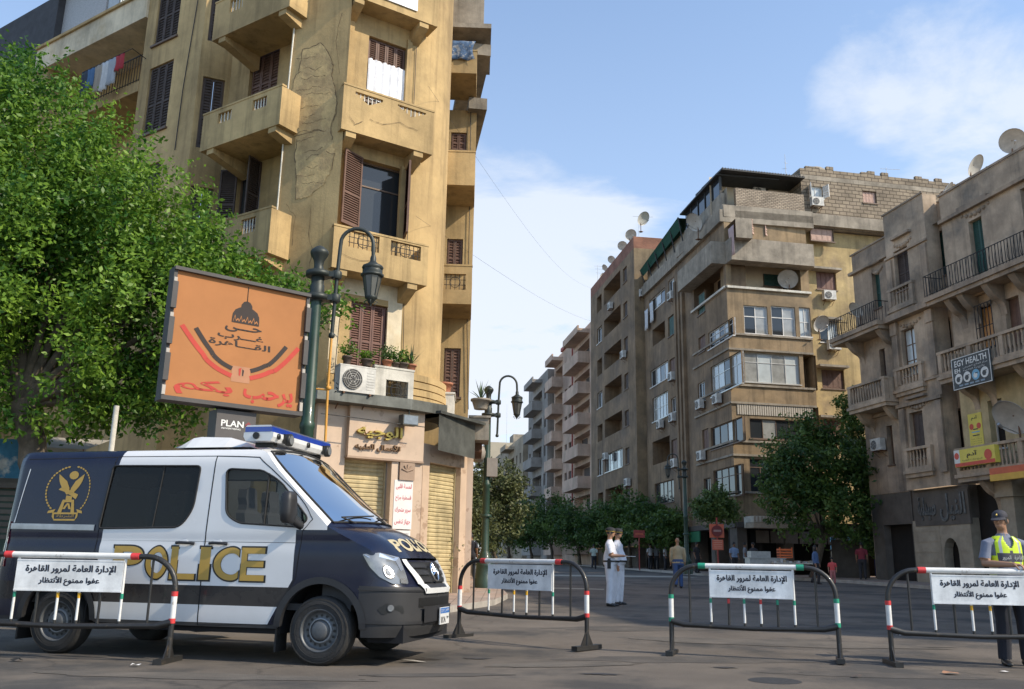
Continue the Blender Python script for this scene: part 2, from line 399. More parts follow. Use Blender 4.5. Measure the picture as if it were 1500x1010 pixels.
# ------------------------------------------------------------------ building kit
M_OCHRE = mat('ochre_plaster', (0.55, 0.385, 0.18), 0.92, var=0.2, scale=0.9, bump=0.35, bscale=14, streak=0.4, col2=(0.37, 0.255, 0.12), c2=0.55, c2w=0.10, c2scale=0.45)
M_OCHRE_PALE = mat('pale_ochre_plaster', (0.66, 0.56, 0.40), 0.92, var=0.12, scale=1.3, bump=0.3, bscale=16, streak=0.25, col2=(0.55, 0.43, 0.26), c2=0.58, c2w=.08, c2scale=.7)
M_OLDPL = mat('peeled_render', (0.55, 0.39, 0.185), 0.97, var=0.2, scale=4, bump=.8, bscale=7, col2=(.43,.30,.15), c2=.5, c2w=.06, c2scale=2.2)
M_CRACK = mat('crack_dark', (0.14, 0.10, 0.06), 1.0)
M_WHITEPL = mat('white_plaster', (0.70, 0.66, 0.57), 0.9, var=0.12, scale=2, streak=0.35, bump=.2, bscale=25)
M_SHUT = mat('brown_shutter_paint', (0.135, 0.072, 0.05), 0.65, var=0.25, scale=5)
M_SHUT_RED = mat('red_brown_shutter_paint', (0.145, 0.066, 0.048), 0.6, var=0.2, scale=5)
M_SHUT_DARK = mat('weathered_dark_shutter', (0.07, 0.05, 0.042), 0.75, var=0.3, scale=5)
M_SHUT_GREEN = mat('green_shutter_paint', (0.03, 0.085, 0.07), 0.65, var=0.2, scale=4)
M_DARK = mat('dark_interior', (0.016, 0.014, 0.013), 0.95, var=.3, scale=2)
M_GLASS = mat('window_glass', (0.028, 0.032, 0.036), 0.06, var=0.0, spec=0.6)
M_GLASS_CURT = mat('curtained_glass', (0.30, 0.30, 0.28), 0.12, var=.25, scale=2.5, spec=0.6, coat=.6)
M_GLASS_FROST = mat('frosted_glass', (0.48, 0.52, 0.52), 0.25, var=.12, scale=1.5, coat=.5)
M_ALU = mat('aluminium_frame', (0.55, 0.55, 0.53), 0.4, metal=0.6, var=.1)
M_WOODW = mat('white_frame_paint', (0.66, 0.64, 0.60), 0.6, var=.12)
M_WOODB = mat('brown_frame_paint', (0.14, 0.09, 0.06), 0.6, var=.2)
M_IRON = mat('black_iron', (0.03, 0.03, 0.03), 0.55, metal=.4)
M_CONC = mat('weathered_concrete', (0.33, 0.285, 0.225), 0.95, var=.25, scale=1.4, bump=.4, bscale=18, streak=.35)
M_ACW = mat('ac_casing_paint', (0.63, 0.61, 0.56), 0.5, var=.12, scale=4, streak=.2)
M_ACD = mat('ac_grille_black', (0.025, 0.025, 0.025), 0.6)
M_RUST = mat('rusty_steel', (0.16, 0.085, 0.05), 0.85, var=.35, scale=6, bump=.3)
M_STEEL = mat('galvanised_steel', (0.42, 0.42, 0.41), 0.45, metal=.7, var=.2, scale=5)

def slats(mb, fr, s0, s1, z0, z1, o, step, th=0.012, dep=0.035, m=0):
    n = max(2, int((z1 - z0) / step)); h = (z1 - z0) / n
    for i in range(n):
        z = z0 + i * h
        P = fr.p
        mb.quad([P(s0,z,o),P(s1,z,o),P(s1,z+h*.85,o-dep),P(s0,z+h*.85,o-dep)], m)
        mb.quad([P(s0,z+h*.85,o-dep),P(s1,z+h*.85,o-dep),P(s1,z+h*.85+th,o-dep+.004),P(s0,z+h*.85+th,o-dep+.004)], m)
def leaf(mb, fr, s0, s1, z0, z1, o, step=0.065, fw=0.06, m=0, th=0.045):
    mb.box(fr, s0, s0+fw, o-th, o, z0, z1, m); mb.box(fr, s1-fw, s1, o-th, o, z0, z1, m)
    zm = z0 + (z1-z0) * .42
    for a, b in ((z0, z0+fw*1.4), (zm-fw/2, zm+fw/2), (z1-fw, z1)): mb.box(fr, s0+fw, s1-fw, o-th, o, a, b, m)
    for a, b in ((z0+fw*1.4, zm-fw/2), (zm+fw/2, z1-fw)): slats(mb, fr, s0+fw, s1-fw, a, b, o-.004, step, m=m)
    mb.box(fr, s0+.01, s1-.01, o-th-.008, o-th-.002, z0+.01, z1-.01, m)
def hinge(fr, s, out, ang, side):
    """Face hinged at s: side +1 extends to larger s when closed"""
    q = fr.p(s, 0, out); a = ang
    d = fr.d * side * math.cos(a) + fr.n * math.sin(a)
    return Face((q.x, q.y), (d.x, d.y))
def win(root, fr, h, kind='glass', out=0.0, depth=0.16, n=2, frame=None, shut=None, pane=None, step=0.09, fw=0.05, rows=1, openang=(1.9, 1.9), sill=True, split=None, label=None):
    s0, s1, z0, z1 = h; o = out - depth; w = s1 - s0
    frame = frame or M_WOODB; shut = shut or M_SHUT; pane = pane or M_GLASS
    mb = MB()
    mb.box(fr, s0, s0+fw, o-.05, o+.02, z0, z1); mb.box(fr, s1-fw, s1, o-.05, o+.02, z0, z1)
    mb.box(fr, s0+fw, s1-fw, o-.05, o+.02, z1-fw, z1); mb.box(fr, s0+fw, s1-fw, o-.05, o+.02, z0, z0+fw)
    if kind in ('glass', 'open', 'half'):
        for i in range(1, n): c = s0 + w*i/n; mb.box(fr, c-fw*.4, c+fw*.4, o-.045, o+.015, z0+fw, z1-fw)
        for i in range(1, rows+1):
            if rows == 1: break
            c = z0 + (z1-z0)*(split if split else i/rows)
            if i < rows: mb.box(fr, s0+fw, s1-fw, o-.04, o+.01, c-fw*.4, c+fw*.4)
    if sill: mb.box(fr, s0-.06, s1+.06, o+.021, out+.07, z0-.07, z0-.003)
    f = mb.build('window', frame, root)
    if label: f['label'] = label
    if kind in ('glass', 'open', 'half'):
        ps = pane if isinstance(pane, (list, tuple)) else [pane]
        for i in range(n):
            q = MB(); q.box(fr, s0+fw*.5+ (w-fw)*i/n, s0+fw*.5+(w-fw)*(i+1)/n, o-.03, o-.018, z0+fw*.5, z1-fw*.5); q.build('pane', ps[i % len(ps)], f)
    if kind == 'dark':
        q = MB(); q.box(fr, s0+fw*.6, s1-fw*.6, o-.06, o-.052, z0+fw*.6, z1-fw*.6); q.build('pane', M_DARK, f)
    if kind == 'louver':
        for i in range(n):
            q = MB(); a = s0+fw*.6+(w-fw*1.2)*i/n; b = s0+fw*.6+(w-fw*1.2)*(i+1)/n; leaf(q, fr, a+.006, b-.006, z0+fw*.5, z1-fw*.5, o+.05, step, fw*.9); q.build('shutter', shut, f)
    if kind == 'panel':
        for i in range(n):
            q = MB(); a = s0+fw*.6+(w-fw*1.2)*i/n; b = s0+fw*.6+(w-fw*1.2)*(i+1)/n
            q.box(fr, a+.008, b-.008, o-.02, o+.018, z0+fw*.5, z1-fw*.5)
            for k in range(2):
                za = z0+fw+ (z1-z0-2*fw)*(k/2)+.06; zb = z0+fw+(z1-z0-2*fw)*((k+1)/2)-.06
                q.box(fr, a+.07, b-.07, o+.0185, o+.028, za, zb)
            q.build('shutter', shut, f)
    if kind in ('open', 'half'):
        for side, s, ang in ((1, s0, openang[0]), (-1, s1, openang[1])):
            if ang is None: continue
            hf = hinge(fr, s, out+.03, ang, side); q = MB(); leaf(q, hf, 0, w/2, z0, z1, .02, step, fw); q.build('shutter', shut, f)
    return f

class Facade:
    def __init__(s, root, fr, s0, s1, z0, z1, out=0.0, m=0, depth=0.16): s.root = root; s.fr = fr; s.b = (s0, s1, z0, z1); s.out = out; s.h = []; s.m = m; s.depth = depth
    def px(s, x0, y0, x1, y1, kind='glass', **k):
        s.add(s.fr.rect(x0, y0, x1, y1, s.out), kind, **k)
    def add(s, h, kind='glass', **k):
        d = k.pop('depth', s.depth); s.h.append((h, d))
        if kind == 'loggia':
            k.setdefault('parapet', 0.0); loggia(s.root, s.fr, h, s.out, d, **k); return
        if kind: win(s.root, s.fr, h, kind, s.out, d, **k)
    def wall(s, mb):
        ds = sorted({d for _, d in s.h} or {0.16})
        hs = [h for h, _ in s.h]
        mb.wall(s.fr, *s.b, hs, 0.0, s.m, s.out)
        for h, d in s.h:
            t = MB(); fr = s.fr
            a, b, c, e = h
            for (p, q) in (((a,c),(a,e)),((b,e),(b,c)),((a,e),(b,e)),((b,c),(a,c))):
                mb.quad([fr.p(p[0],p[1],s.out),fr.p(q[0],q[1],s.out),fr.p(q[0],q[1],s.out-d-.06),fr.p(p[0],p[1],s.out-d-.06)], s.m, [p, q, (q[0]+d,q[1]+d), (p[0]+d,p[1]+d)])
def loggia(root, fr, h, out, d, parapet=0.0, wallm=None, door=None, rail=None, dz=2.1):
    """recessed balcony: back wall with a dark door, optional railing"""
    s0, s1, z0, z1 = h; mb = MB()
    o = out - d - .06
    mb.quad([fr.p(s0,z0,o),fr.p(s1,z0,o),fr.p(s1,z1,o),fr.p(s0,z1,o)], 0, [(s0,z0),(s1,z0),(s1,z1),(s0,z1)])
    f = mb.build('loggia', wallm or M_CONC, root)
    w = s1 - s0; q = MB(); a = s0 + w*(.15 if door is None else door); b = min(a + max(.9, w*.35), s1-.1)
    q.box(fr, a, b, o+.005, o+.05, z0+.02, min(z0+dz, z1-.15)); q.build('door', M_SHUT_DARK, f)
    if parapet:
        q = MB(); q.box(fr, s0+.005, s1-.005, out-.12, out-.012, z0, z0+parapet); q.build('parapet', wallm or M_CONC, f)
    if rail:
        q = MB(); rail_geo(q, fr, s0, s1, out-.08, z0, z0+rail); q.build('railing', M_IRON, f)
def rail_geo(q, fr, s0, s1, o, z0, z1, step=.13, r=.011, m=0):
    q.tube([fr.p(s0,z1,o), fr.p(s1,z1,o)], .02, 6, m); q.tube([fr.p(s0,z0+.08,o), fr.p(s1,z0+.08,o)], .014, 6, m)
    n = max(2, int(abs(s1-s0)/step))
    for i in range(n+1):
        a = s0+(s1-s0)*i/n; q.tube([fr.p(a,z0,o), fr.p(a,z1,o)], r, 4, m, cap=False)
def rz_of(n): return math.atan2(n.x, -n.y)

# --- things copied many times: air conditioners and dishes (built once at the origin, front = -y)
def make_ac():
    t = thing('air_conditioner', 'x', 'air conditioner', local=True)
    mb = MB(); w, h, d = .82, .56, .30
    mb.box(LOCAL, -w/2, w/2, -d, 0, 0, h); mb.box(LOCAL, -w/2-.012, w/2+.012, -d-.004, .006, h, h+.025)
    for k in range(7): mb.box(LOCAL, w/2-.2, w/2-.03, .001, .006, .08+k*.06, .105+k*.06)
    mb.build('casing', M_ACW, t)
    g = MB(); c = (-.12, -.004, h/2); r = .225
    g.lathe([(0.001, 0), (r, 0), (r, -.012), (r-.012, -.02)], c, 24, 0, 'y')
    g.build('fan_grille', M_ACD, t)
    q = MB()
    for rr in (.07, .12, .17, .215):
        q.tube([(c[0]+rr*math.cos(a*math.pi/12), -.026, c[2]+rr*math.sin(a*math.pi/12)) for a in range(25)], .005, 4, cap=False)
    for a in range(6): q.tube([(c[0]+.03*math.cos(a*1.047), -.026, c[2]+.03*math.sin(a*1.047)), (c[0]+.22*math.cos(a*1.047), -.026, c[2]+.22*math.sin(a*1.047))], .005, 4)
    q.build('guard', M_ACW, t)
    b = MB()
    for x in (-.3, .3):
        b.box(LOCAL, x-.02, x+.02, -d-.14, .02, -.045, -.004); b.tube([(x, d+.12, -.32), (x, .05, -.03)], .014, 5)
    b.build('bracket', M_RUST, t)
    return t
AC0 = make_ac(); AC_USED = [0]
def ac(fr, s, z, out, label, rz=0.0, sc=1.0):
    t = AC0 if not AC_USED[0] else copy_tree(AC0); AC_USED[0] += 1
    t.location = fr.p(s, z, out + .42 * sc); t.rotation_euler = (0, 0, rz_of(fr.n) + rz); t.scale = (sc,) * 3
    tag(t, label, 'air conditioner', 'air conditioners on the facades'); return t
def ac_px(fr, x, y, out, label, rz=0.0, sc=1.0):
    s, z = fr.px(x, y, out + .3); return ac(fr, s, z - .28*sc, out, label, rz, sc)
M_DISH = mat('dish_paint', (0.46, 0.44, 0.40), 0.6, var=.2, scale=3)
def make_dish():
    t = thing('satellite_dish', 'x', 'satellite dish', local=True)
    mb = MB(); R = .5
    tilt = Matrix.Rotation(R_(35), 3, 'X'); c = Vector((0, -.1, .95))
    def P(r, a, off): q = Vector((r*math.cos(a), off + .45*r*r*-1 + .0, r*math.sin(a))); return tilt @ Vector((q.x, q.y*-1*-1, q.z)) + c
    n = 24; rings = [0.001, .15, .3, .42, .5]; vs = []; fs = []
    for side in (0, .012):
        for r in rings:
            for k in range(n): vs.append(P(r, 2*math.pi*k/n, side))
    m_ = len(rings)*n
    for s in (0, 1):
        for i in range(len(rings)-1):
            for k in range(n):
                f = (s*m_+i*n+k, s*m_+i*n+(k+1) % n, s*m_+(i+1)*n+(k+1) % n, s*m_+(i+1)*n+k); fs.append(f if s else f[::-1])
    i = len(rings)-1
    for k in range(n): fs.append((i*n+k, i*n+(k+1) % n, m_+i*n+(k+1) % n, m_+i*n+k))
    mb.mesh(vs, fs, 0, True); mb.build('reflector', M_DISH, t)
    a = MB(); f = tilt @ Vector((0, -.55, 0)) + c
    a.tube([tilt @ Vector((0, -.12, -.5)) + c, f], .012, 5); a.tube([f + Vector((0, .02, -.03)), f + Vector((0, -.1, .05))], .04, 8); a.build('feed_arm', M_STEEL, t)
    p = MB(); p.tube([(0, .06, 0), (0, .06, .95)], .025, 7); p.tube([(0, .06, .93), tuple(c)], .03, 6); p.box(LOCAL, -.12, .12, -.18, .06, 0, .02); p.build('mast', M_RUST, t)
    return t
DISH0 = make_dish(); DISH_USED = [0]
def dish(loc, rz, sc, label):
    t = DISH0 if not DISH_USED[0] else copy_tree(DISH0); DISH_USED[0] += 1
    t.location = loc; t.rotation_euler = (0, 0, rz); t.scale = (sc,) * 3
    tag(t, label, 'satellite dish', 'satellite dishes on roofs and balconies'); return t
def baluster_row(mb, fr, s0, s1, z0, z1, o, step=.2, m=0, n=8):
    h = z1 - z0; k = max(1, int((s1-s0)/step))
    for i in range(k):
        a = s0 + (s1-s0)*(i+.5)/k; c = fr.p(a, z0, o)
        mb.lathe([(.05,0),(.05,h*.1),(.03,h*.15),(.062,h*.38),(.05,h*.55),(.028,h*.8),(.05,h*.9),(.05,h)], c, n, m)
# ------------------------------------------------------------------ ochre corner building (left)
P0 = Vector((-4.295, 21.0)); CH = Face(P0, vdir(2800))
CB = thing('corner_building', 'ochre plaster corner building with peeling wall, rounded bay and marble shop at its foot', 'building', (P0.x, P0.y, gz(21)))
g0 = gz(21) + .13
ZT = 20.5; ZS = 4.75
WO = -0.62                                        # bay wall lies behind the balcony fronts
mats_cb = [M_OCHRE, M_OCHRE_PALE, M_OLDPL, M_CRACK]
wall = MB()
fb = Facade(CB, CH, -.12, 2.05, ZS, ZT, WO, 0, .14)
# storey 1 window: four red-brown shutter leaves
fb.add(CH.rect(515, 440, 577, 548, WO), 'louver', n=4, shut=M_SHUT_RED, step=.06, frame=M_SHUT_RED)
# storey 2: open shutters round a dark room
fb.px(531, 232, 590, 352, 'open', n=1, rows=2, split=.66, shut=M_SHUT, step=.06, openang=(2.75, 1.25), depth=.2)
# storey 3: louvred top, pale cloth below
h3 = CH.rect(541, 52, 592, 165, WO); fb.add(h3, 'louver', n=4, shut=M_SHUT, step=.06)
q = MB(); s0, s1, z0, z1 = h3; nn = 24
zt = z0 + (z1-z0)*.66
for i in range(nn):
    a = s0+.03+(s1-s0-.06)*i/nn; b = s0+.03+(s1-s0-.06)*(i+1)/nn
    oa = WO-.02+.025*math.sin(i*1.3); ob = WO-.02+.025*math.sin((i+1)*1.3)
    q.quad([CH.p(a,z0+.1,oa),CH.p(b,z0+.1,ob),CH.p(b,zt+.02*math.sin(i*2.1),ob),CH.p(a,zt+.02*math.sin(i*2.1-2.1),oa)], 0, sm=True)
M_CLOTH = mat('white_awning_cloth', (0.82, 0.82, 0.84), 0.9, var=.15, scale=7, col2=(0.45,0.42,0.40), c2=.68, c2w=.02, c2scale=14)
q.build('window_cloth', M_CLOTH, CB)
fb.add((.45, 1.7, 16.6, 18.8), 'louver', n=4, shut=M_SHUT)
fb.wall(wall)
# pale painted patches beside the storey 1 window (white band round it)
for a, b, z0, z1 in ((-.1, .30, 5.6, 8.2), (1.62, 2.03, 5.6, 8.2), (.30, 1.62, 7.72, 8.2)):
    wall.box(CH, a, b, WO-.05, WO+.018, z0, z1, 1)
# raised surround of the bay windows
for z0, z1 in ((8.9, 11.6), (12.6, 15.5)):
    wall.box(CH, .02, .17, WO-.05, WO+.07, z0, z1, 0); wall.box(CH, 1.78, 1.93, WO-.05, WO+.07, z0, z1, 0)
# rounded corner
S = CH.p(2.05, 0, WO); th0 = math.atan2(CH.d.y, CH.d.x); RAD = 2.0
arc = [Vector((S.x, S.y)) + Vector((RAD*(math.sin(th0+t)-math.sin(th0)), -RAD*(math.cos(th0+t)-math.cos(th0)))) for t in [R_(100)*i/16 for i in range(17)]]
def ribbon(mb, pts, z0, z1, m=0, sm=True):
    u = 0
    for i in range(len(pts)-1):
        a, b = pts[i], pts[i+1]; l = (b-a).length
        mb.quad([(a.x,a.y,z0),(b.x,b.y,z0),(b.x,b.y,z1),(a.x,a.y,z1)], m, [(u,z0),(u+l,z0),(u+l,z1),(u,z1)], sm); u += l
ribbon(wall, arc, ZS, ZT)
# peeling pier between the bay and the left facade
PA = at_depth(417, 182, 21.55); p2 = CH.p(-.13, 0, -.12)
PR = Face((PA.x, PA.y), (p2.x-PA.x, p2.y-PA.y)); PW = (Vector((p2.x, p2.y)) - Vector((PA.x, PA.y))).length
wall.wall(PR, 0, PW, 1.0, ZT, [], m=0)
e = CH.p(-.12, 0, WO); ret = Face((p2.x, p2.y), (e.x-p2.x, e.y-p2.y), True)
wall.wall(ret, 0, (Vector((e.x,e.y))-Vector((p2.x,p2.y))).length, ZS, ZT, [])
peel = [(470,62),(478,72),(484,84),(488,96),(486,112),(490,128),(494,148),(492,166),(484,188),(487,205),(490,224),(484,252),(474,270),(452,290),(433,293),(434,262),(432,232),(434,205),(424,180),(423,150),(428,132),(432,112),(440,105),(438,88),(444,72),(456,70)]
rj = random.Random(12); pj = []
for i in range(len(peel)):
    (a, b), (c, d) = PR.px(*peel[i]), PR.px(*peel[(i+1) % len(peel)])
    for k in range(5): t = k/5; pj.append((a+(c-a)*t+rj.uniform(-.03, .03), b+(d-b)*t+rj.uniform(-.03, .03)))
peel_s = pj
wall.panel(PR, peel_s, (), .012, 0.0, 2)
rr = random.Random(3)
def crack(fr, pts, o, w=.02):
    pts = list(pts)
    ps = [fr.px(x, y, o) for x, y in pts]; fine = []
    for i in range(len(ps)-1):
        for k in range(4):
            t = k/4; fine.append((ps[i][0]+(ps[i+1][0]-ps[i][0])*t+rr.uniform(-.02,.02), ps[i][1]+(ps[i+1][1]-ps[i][1])*t+rr.uniform(-.02,.02)))
    fine.append(ps[-1])
    for i in range(len(fine)-1):
        (a, b), (c, d) = fine[i], fine[i+1]; l = math.hypot(c-a, d-b) or 1; ww = w*rr.uniform(.4, 1.2); nx, ny = -(d-b)/l*ww, (c-a)/l*ww
        wall.quad([fr.p(a-nx,b-ny,o+.004),fr.p(c-nx,d-ny,o+.004),fr.p(c+nx,d+ny,o+.004),fr.p(a+nx,b+ny,o+.004)], 3)
for c in ([(438,104),(444,72),(456,70),(470,62),(484,84),(488,96),(486,112)], [(486,112),(490,128),(494,148),(492,166),(484,188),(487,205)], [(440,105),(432,112),(428,132),(423,150)], [(432,200),(446,196),(460,193),(478,192)], [(434,205),(432,232),(434,262),(433,293)], [(478,222),(490,226),(486,250)]):
    crack(PR, c, .012, .010)
for k in range(15):
    y = 90+13*k+rr.uniform(-4, 4); x = 432+rr.uniform(0, 18); n = rr.randint(2, 4)
    crack(PR, [(x+9*i, y+rr.uniform(-3, 3)-1.2*i) for i in range(n+1)], .013, .006)
crack(LF0 := PR, [(455, 300), (452, 340), (458, 372), (450, 400)], .003, .006); crack(PR, [(500, 20), (492, 60), (498, 110)], .003, .005); crack(PR, [(420, 300), (432, 318), (428, 360)], .003, .005)
for pts_ in ([(541, 175), (560, 182), (585, 180), (612, 192)], [(512, 170), (520, 183), (531, 178)], [(500, 372), (520, 380), (548, 384)]): crack(CH, pts_, .016, .006)
# left facade
LF = Face((PA.x, PA.y), vdir(-1300))
sA = LF.px(334, 150, -.75)[0]; sB = LF.px(286, 150, 0)[0]; sC = LF.px(207, 100, 0)[0]; sD = LF.px(112, 150, 0)[0]
fa = Facade(CB, LF, 0, sA, 1.0, ZT, -.75, 0, .14)
fa.px(369, 76, 403, 152, 'louver', n=3, shut=M_SHUT)
fa.px(350, 250, 376, 330, 'open', n=2, shut=M_SHUT_DARK, openang=(1.7, 2.6), step=.06)
fa.add((sA*.35, sA*.35+1.0, 8.0-2.6, 8.0-.3), 'louver', n=3, shut=M_SHUT)
fa.wall(wall)
a_, b_ = LF.p(sA, 0, -.75), LF.p(sB, 0, 0)
RF_ = Face((a_.x, a_.y), (b_.x-a_.x, b_.y-a_.y)); rl = (b_-a_).length
fr_ = Facade(CB, RF_, 0, rl, 1.0, ZT, 0, 0, .1)
for z in (9.0, 12.5, 16.0): fr_.add((rl*.16, rl*.84, z+.2, z+2.5), 'louver', n=2, shut=M_SHUT_DARK, sill=False)
fr_.wall(wall)
fl = Facade(CB, LF, sB, sC, 1.0, ZT, 0, 0, .1)
wl = LF.rect(219, 108, 243, 186); fl.add((wl[0], wl[1], wl[2]-.0, wl[3]+.15), 'louver', n=3, shut=M_SHUT_DARK)
w2 = LF.rect(232, -2, 256, 34); fl.add((wl[0], wl[1], wl[3]+.95, wl[3]+3.2), 'louver', n=3, shut=M_SHUT_DARK)
fl.add((wl[0], wl[1], wl[2]-3.5, wl[2]-1.1), 'louver', n=3, shut=M_SHUT_DARK)
fl.wall(wall)
# laundry loggia bay
zf = LF.px(185, 128, 0)[1]; zr = LF.px(205, 12, 0)[1]
for z in (zf-3.5, zf):
    zt_ = z + 3.1
    wall.box(LF, sC, sD+2.2, -1.6, .02, z-.35, z, 0)
    for a, b in ((sC, sC+.01),):
        wall.quad([LF.p(a,z,0),LF.p(a,z,-1.6),LF.p(a,z+3.2,-1.6),LF.p(a,z+3.2,0)], 0)
wall.wall(LF, sC, sD+8, 1.0, zr, [], 0, 0, -1.6)
wall.box(LF, sC, sD+3.0, -1.6, .08, zr-.55, zr+.35, 1)
wall.box(LF, sC, sD+3.0, -1.62, .16, zr+.35, zr+.45, 0)
wall.box(LF, sD+2.2, sD+8, -3.0, .0, 1.0, zr-.55, 0)
wall.wall(LF, sC-.01, sC+14, zr+.4, ZT, [], 0, 0, -4.0)
wall.box(LF, sC-.2, sC-.005, -4.0, -.01, zr, ZT, 0)
# back faces, roof
R1 = arc[-1]
# recessed street face with its small balconies
FC = Face((-3.4, 26.6), (1, .04)); xr = FC.px(694, 320)[0]
fc = Facade(CB, FC, -.5, xr, .5, 15.6, 0, 0, .1)
fc.px(661, 194, 683, 221, 'louver', n=2, shut=M_SHUT); fc.px(655, 350, 677, 400, 'louver', n=2, shut=M_SHUT); fc.px(651, 510, 673, 582, 'louver', n=2, shut=M_SHUT)
fc.px(664, 50, 684, 84, 'dark'); fc.wall(wall)
fe = FC.p(xr, 0, 0); ST = Face((fe.x, fe.y), (-.15, .989), True)
wall.wall(ST, 0, 16, .5, 15.6, []); wall.quad([FC.p(-.5,15.6,0),FC.p(xr,15.6,0),ST.p(16,15.6),FC.p(-.5,15.6,-14)], 0)
W_OBJ = wall.build('wall', mats_cb, CB)
# grime blocks behind: floor slab roof so no sky shows through
rf = MB(); rf.quad([CH.p(-.12,ZT,WO),CH.p(2.05,ZT,WO),(arc[-1].x,arc[-1].y,ZT),(arc[-1].x-3,arc[-1].y+9,ZT),LF.p(12,ZT,-9),LF.p(12,ZT,-4),LF.p(0,ZT,-.75),PR.p(0,ZT)], 0)
rf.quad([LF.p(sC,zr+.3,-.1),LF.p(sC+12,zr+.3,-.1),LF.p(sC+12,zr+.3,-4.2),LF.p(sC,zr+.3,-4.2)], 0)
rf.build('roof', M_CONC, CB)
# roof slab above the recessed face, street eaves
ev = MB(); z = FC.px(690, 34, 1.6)[1]
a0 = FC.px(658, 34, 1.6)[0]; a1 = FC.px(720, 34, 1.6)[0]
ev.box(FC, -.4, a1, -1.2, 1.6, z-.16, z, 0); ev.box(FC, -.4, a1-.25, -1.2, 1.4, z, z+1.25, 0)
ev.box(ST, -1.0, 9, -.3, .55, z-.75, z-.35, 0); ev.box(ST, -.3, 7, -.3, .3, z-2.3, z-1.9, 0)
ev.build('cornice', [M_CONC], CB)

def bracket(mb, fr, s, w, z, o0, o1, h, m=0):
    """concrete corbel under a slab, tapering inwards"""
    P = fr.p
    for a, b in ((s, s+w),):
        f = [(o0, z), (o1, z), (o1, z-h*.35), (o0, z-h)]
        mb.quad([P(a,f[k][1],f[k][0]) for k in range(4)], m); mb.quad([P(b,f[k][1],f[k][0]) for k in (3,2,1,0)], m)
        for k in range(4):
            c, d = f[k], f[(k+1) % 4]; mb.quad([P(a,c[1],c[0]),P(b,c[1],c[0]),P(b,d[1],d[0]),P(a,d[1],d[0])], m)
def bay_balcony(z0, z1, holes, grille, name='balcony', s0=-.24, s1=2.42, m=M_OCHRE, fr=CH, o=0.0, back=WO, side=True, brk=True):
    mb = MB(); mb.panel(fr, [(s0,z0-.12),(s1,z0-.12),(s1,z1),(s0,z1)], holes, o, .12)
    mb.box(fr, s0+.002, s1-.002, back, o-.121, z0-.12, z0+.04)
    if side:
        mb.box(fr, s0, s0+.11, back, o-.121, z0+.041, z1); mb.box(fr, s1-.11, s1, back, o-.121, z0+.041, z1)
    mb.box(fr, s0-.015, s1+.015, o-.14, o+.015, z1, z1+.05)
    if brk:
        bracket(mb, fr, s0+.15, .28, z0-.122, back, o-.03, .42); bracket(mb, fr, s1-.55, .28, z0-.122, back, o-.03, .42)
    b = mb.build(name, m, CB)
    if grille:
        for h in holes:
            q = MB(); ss = [p[0] for p in h]; zz = [p[1] for p in h]; a, c, d, e = min(ss), max(ss), min(zz), max(zz)
            n = max(3, int((c-a)/.11))
            for i in range(n):
                x = a+(c-a)*(i+.5)/n
                zlo = d
                if len(h) == 5: zlo = d + abs(x-(a+c)/2)/((c-a)/2)*(h[0][1]-d)*.96
                q.tube([fr.p(x,zlo,o-.06),fr.p(x,e,o-.06)], .012 if grille == 1 else .02, 4)
            if grille == 1:
                for k in (.33, .66): q.tube([fr.p(a,d+(e-d)*k,o-.06),fr.p(c,d+(e-d)*k,o-.06)], .01, 4)
                q.tube([fr.p((a+c)/2+.16*math.cos(t*.42),(d+e)/2+.16*math.sin(t*.42),o-.05) for t in range(16)], .01, 4)
            q.build('grille', M_WHITEPL if grille == 2 else M_IRON, b)
    return b
def pent(x0, y0, x1, y1, v=.3):
    s0, s1, z0, z1 = CH.rect(x0, y0, x1, y1)
    return [(s0, z0), ((s0+s1)/2, z0-v), (s1, z0), (s1, z1), (s0, z1)]
def rct(x0, y0, x1, y1, fr=CH, o=0.0):
    s0, s1, z0, z1 = fr.rect(x0, y0, x1, y1, o); return [(s0,z0),(s1,z0),(s1,z1),(s0,z1)]
bay_balcony(12.0, 13.15, [pent(521, 134, 561, 150, .22), pent(583, 153, 624, 168, .22)], 2)
bay_balcony(8.25, 9.22, [rct(511, 337, 555, 371), rct(573, 352, 616, 383)], 1)
bay_balcony(15.95, 17.0, [], 0)
sg = MB(); s0, s1, z0, z1 = CH.rect(545, -30, 613, 10, .1); sg.box(CH, .3, 1.75, .02, .04, 16.05, 17.3); sg.build('banner', M_CLOTH, CB)
# balcony of the recess on the left facade
zb0 = LF.px(340, 205, .55)[1]; zb1 = LF.px(350, 150, .55)[1]
sb0, sb1 = LF.px(409, 180, .55)[0], LF.px(296, 190, .55)[0]
def left_balcony(zb0, zb1, name='balcony'):
    hs = []
    for k in (.18, .62):
        a = sb0+(sb1-sb0)*k; hs.append([(a,zb0+.55),(a+.55,zb0+.55),(a+.55,zb1-.12),(a,zb1-.12)])
    b = bay_balcony(zb0, zb1, hs, 2, s0=sb0, s1=sb1, fr=LF, o=.55, back=-.75)
    return b
left_balcony(zb0+.1, zb1); left_balcony(zb0+3.55, zb1+3.55); left_balcony(zb0-3.4, zb1-3.4)
# small balconies of the recessed face
def small_balcony(x0, y0, x1, y1, dep=1.7, hole=None):
    s0, s1, z0, z1 = FC.rect(x0, y0, x1, y1, dep)
    hs = [rct(*hole, fr=FC, o=dep)] if hole else []
    bay_balcony(z0+.12, z1, hs, 1 if hole else 0, s0=s0, s1=s1, fr=FC, o=dep, back=0, brk=False)
small_balcony(654, 74, 698, 108); small_balcony(649, 222, 695, 272); small_balcony(640, 389, 690, 446, 1.7, (651, 401, 682, 425))
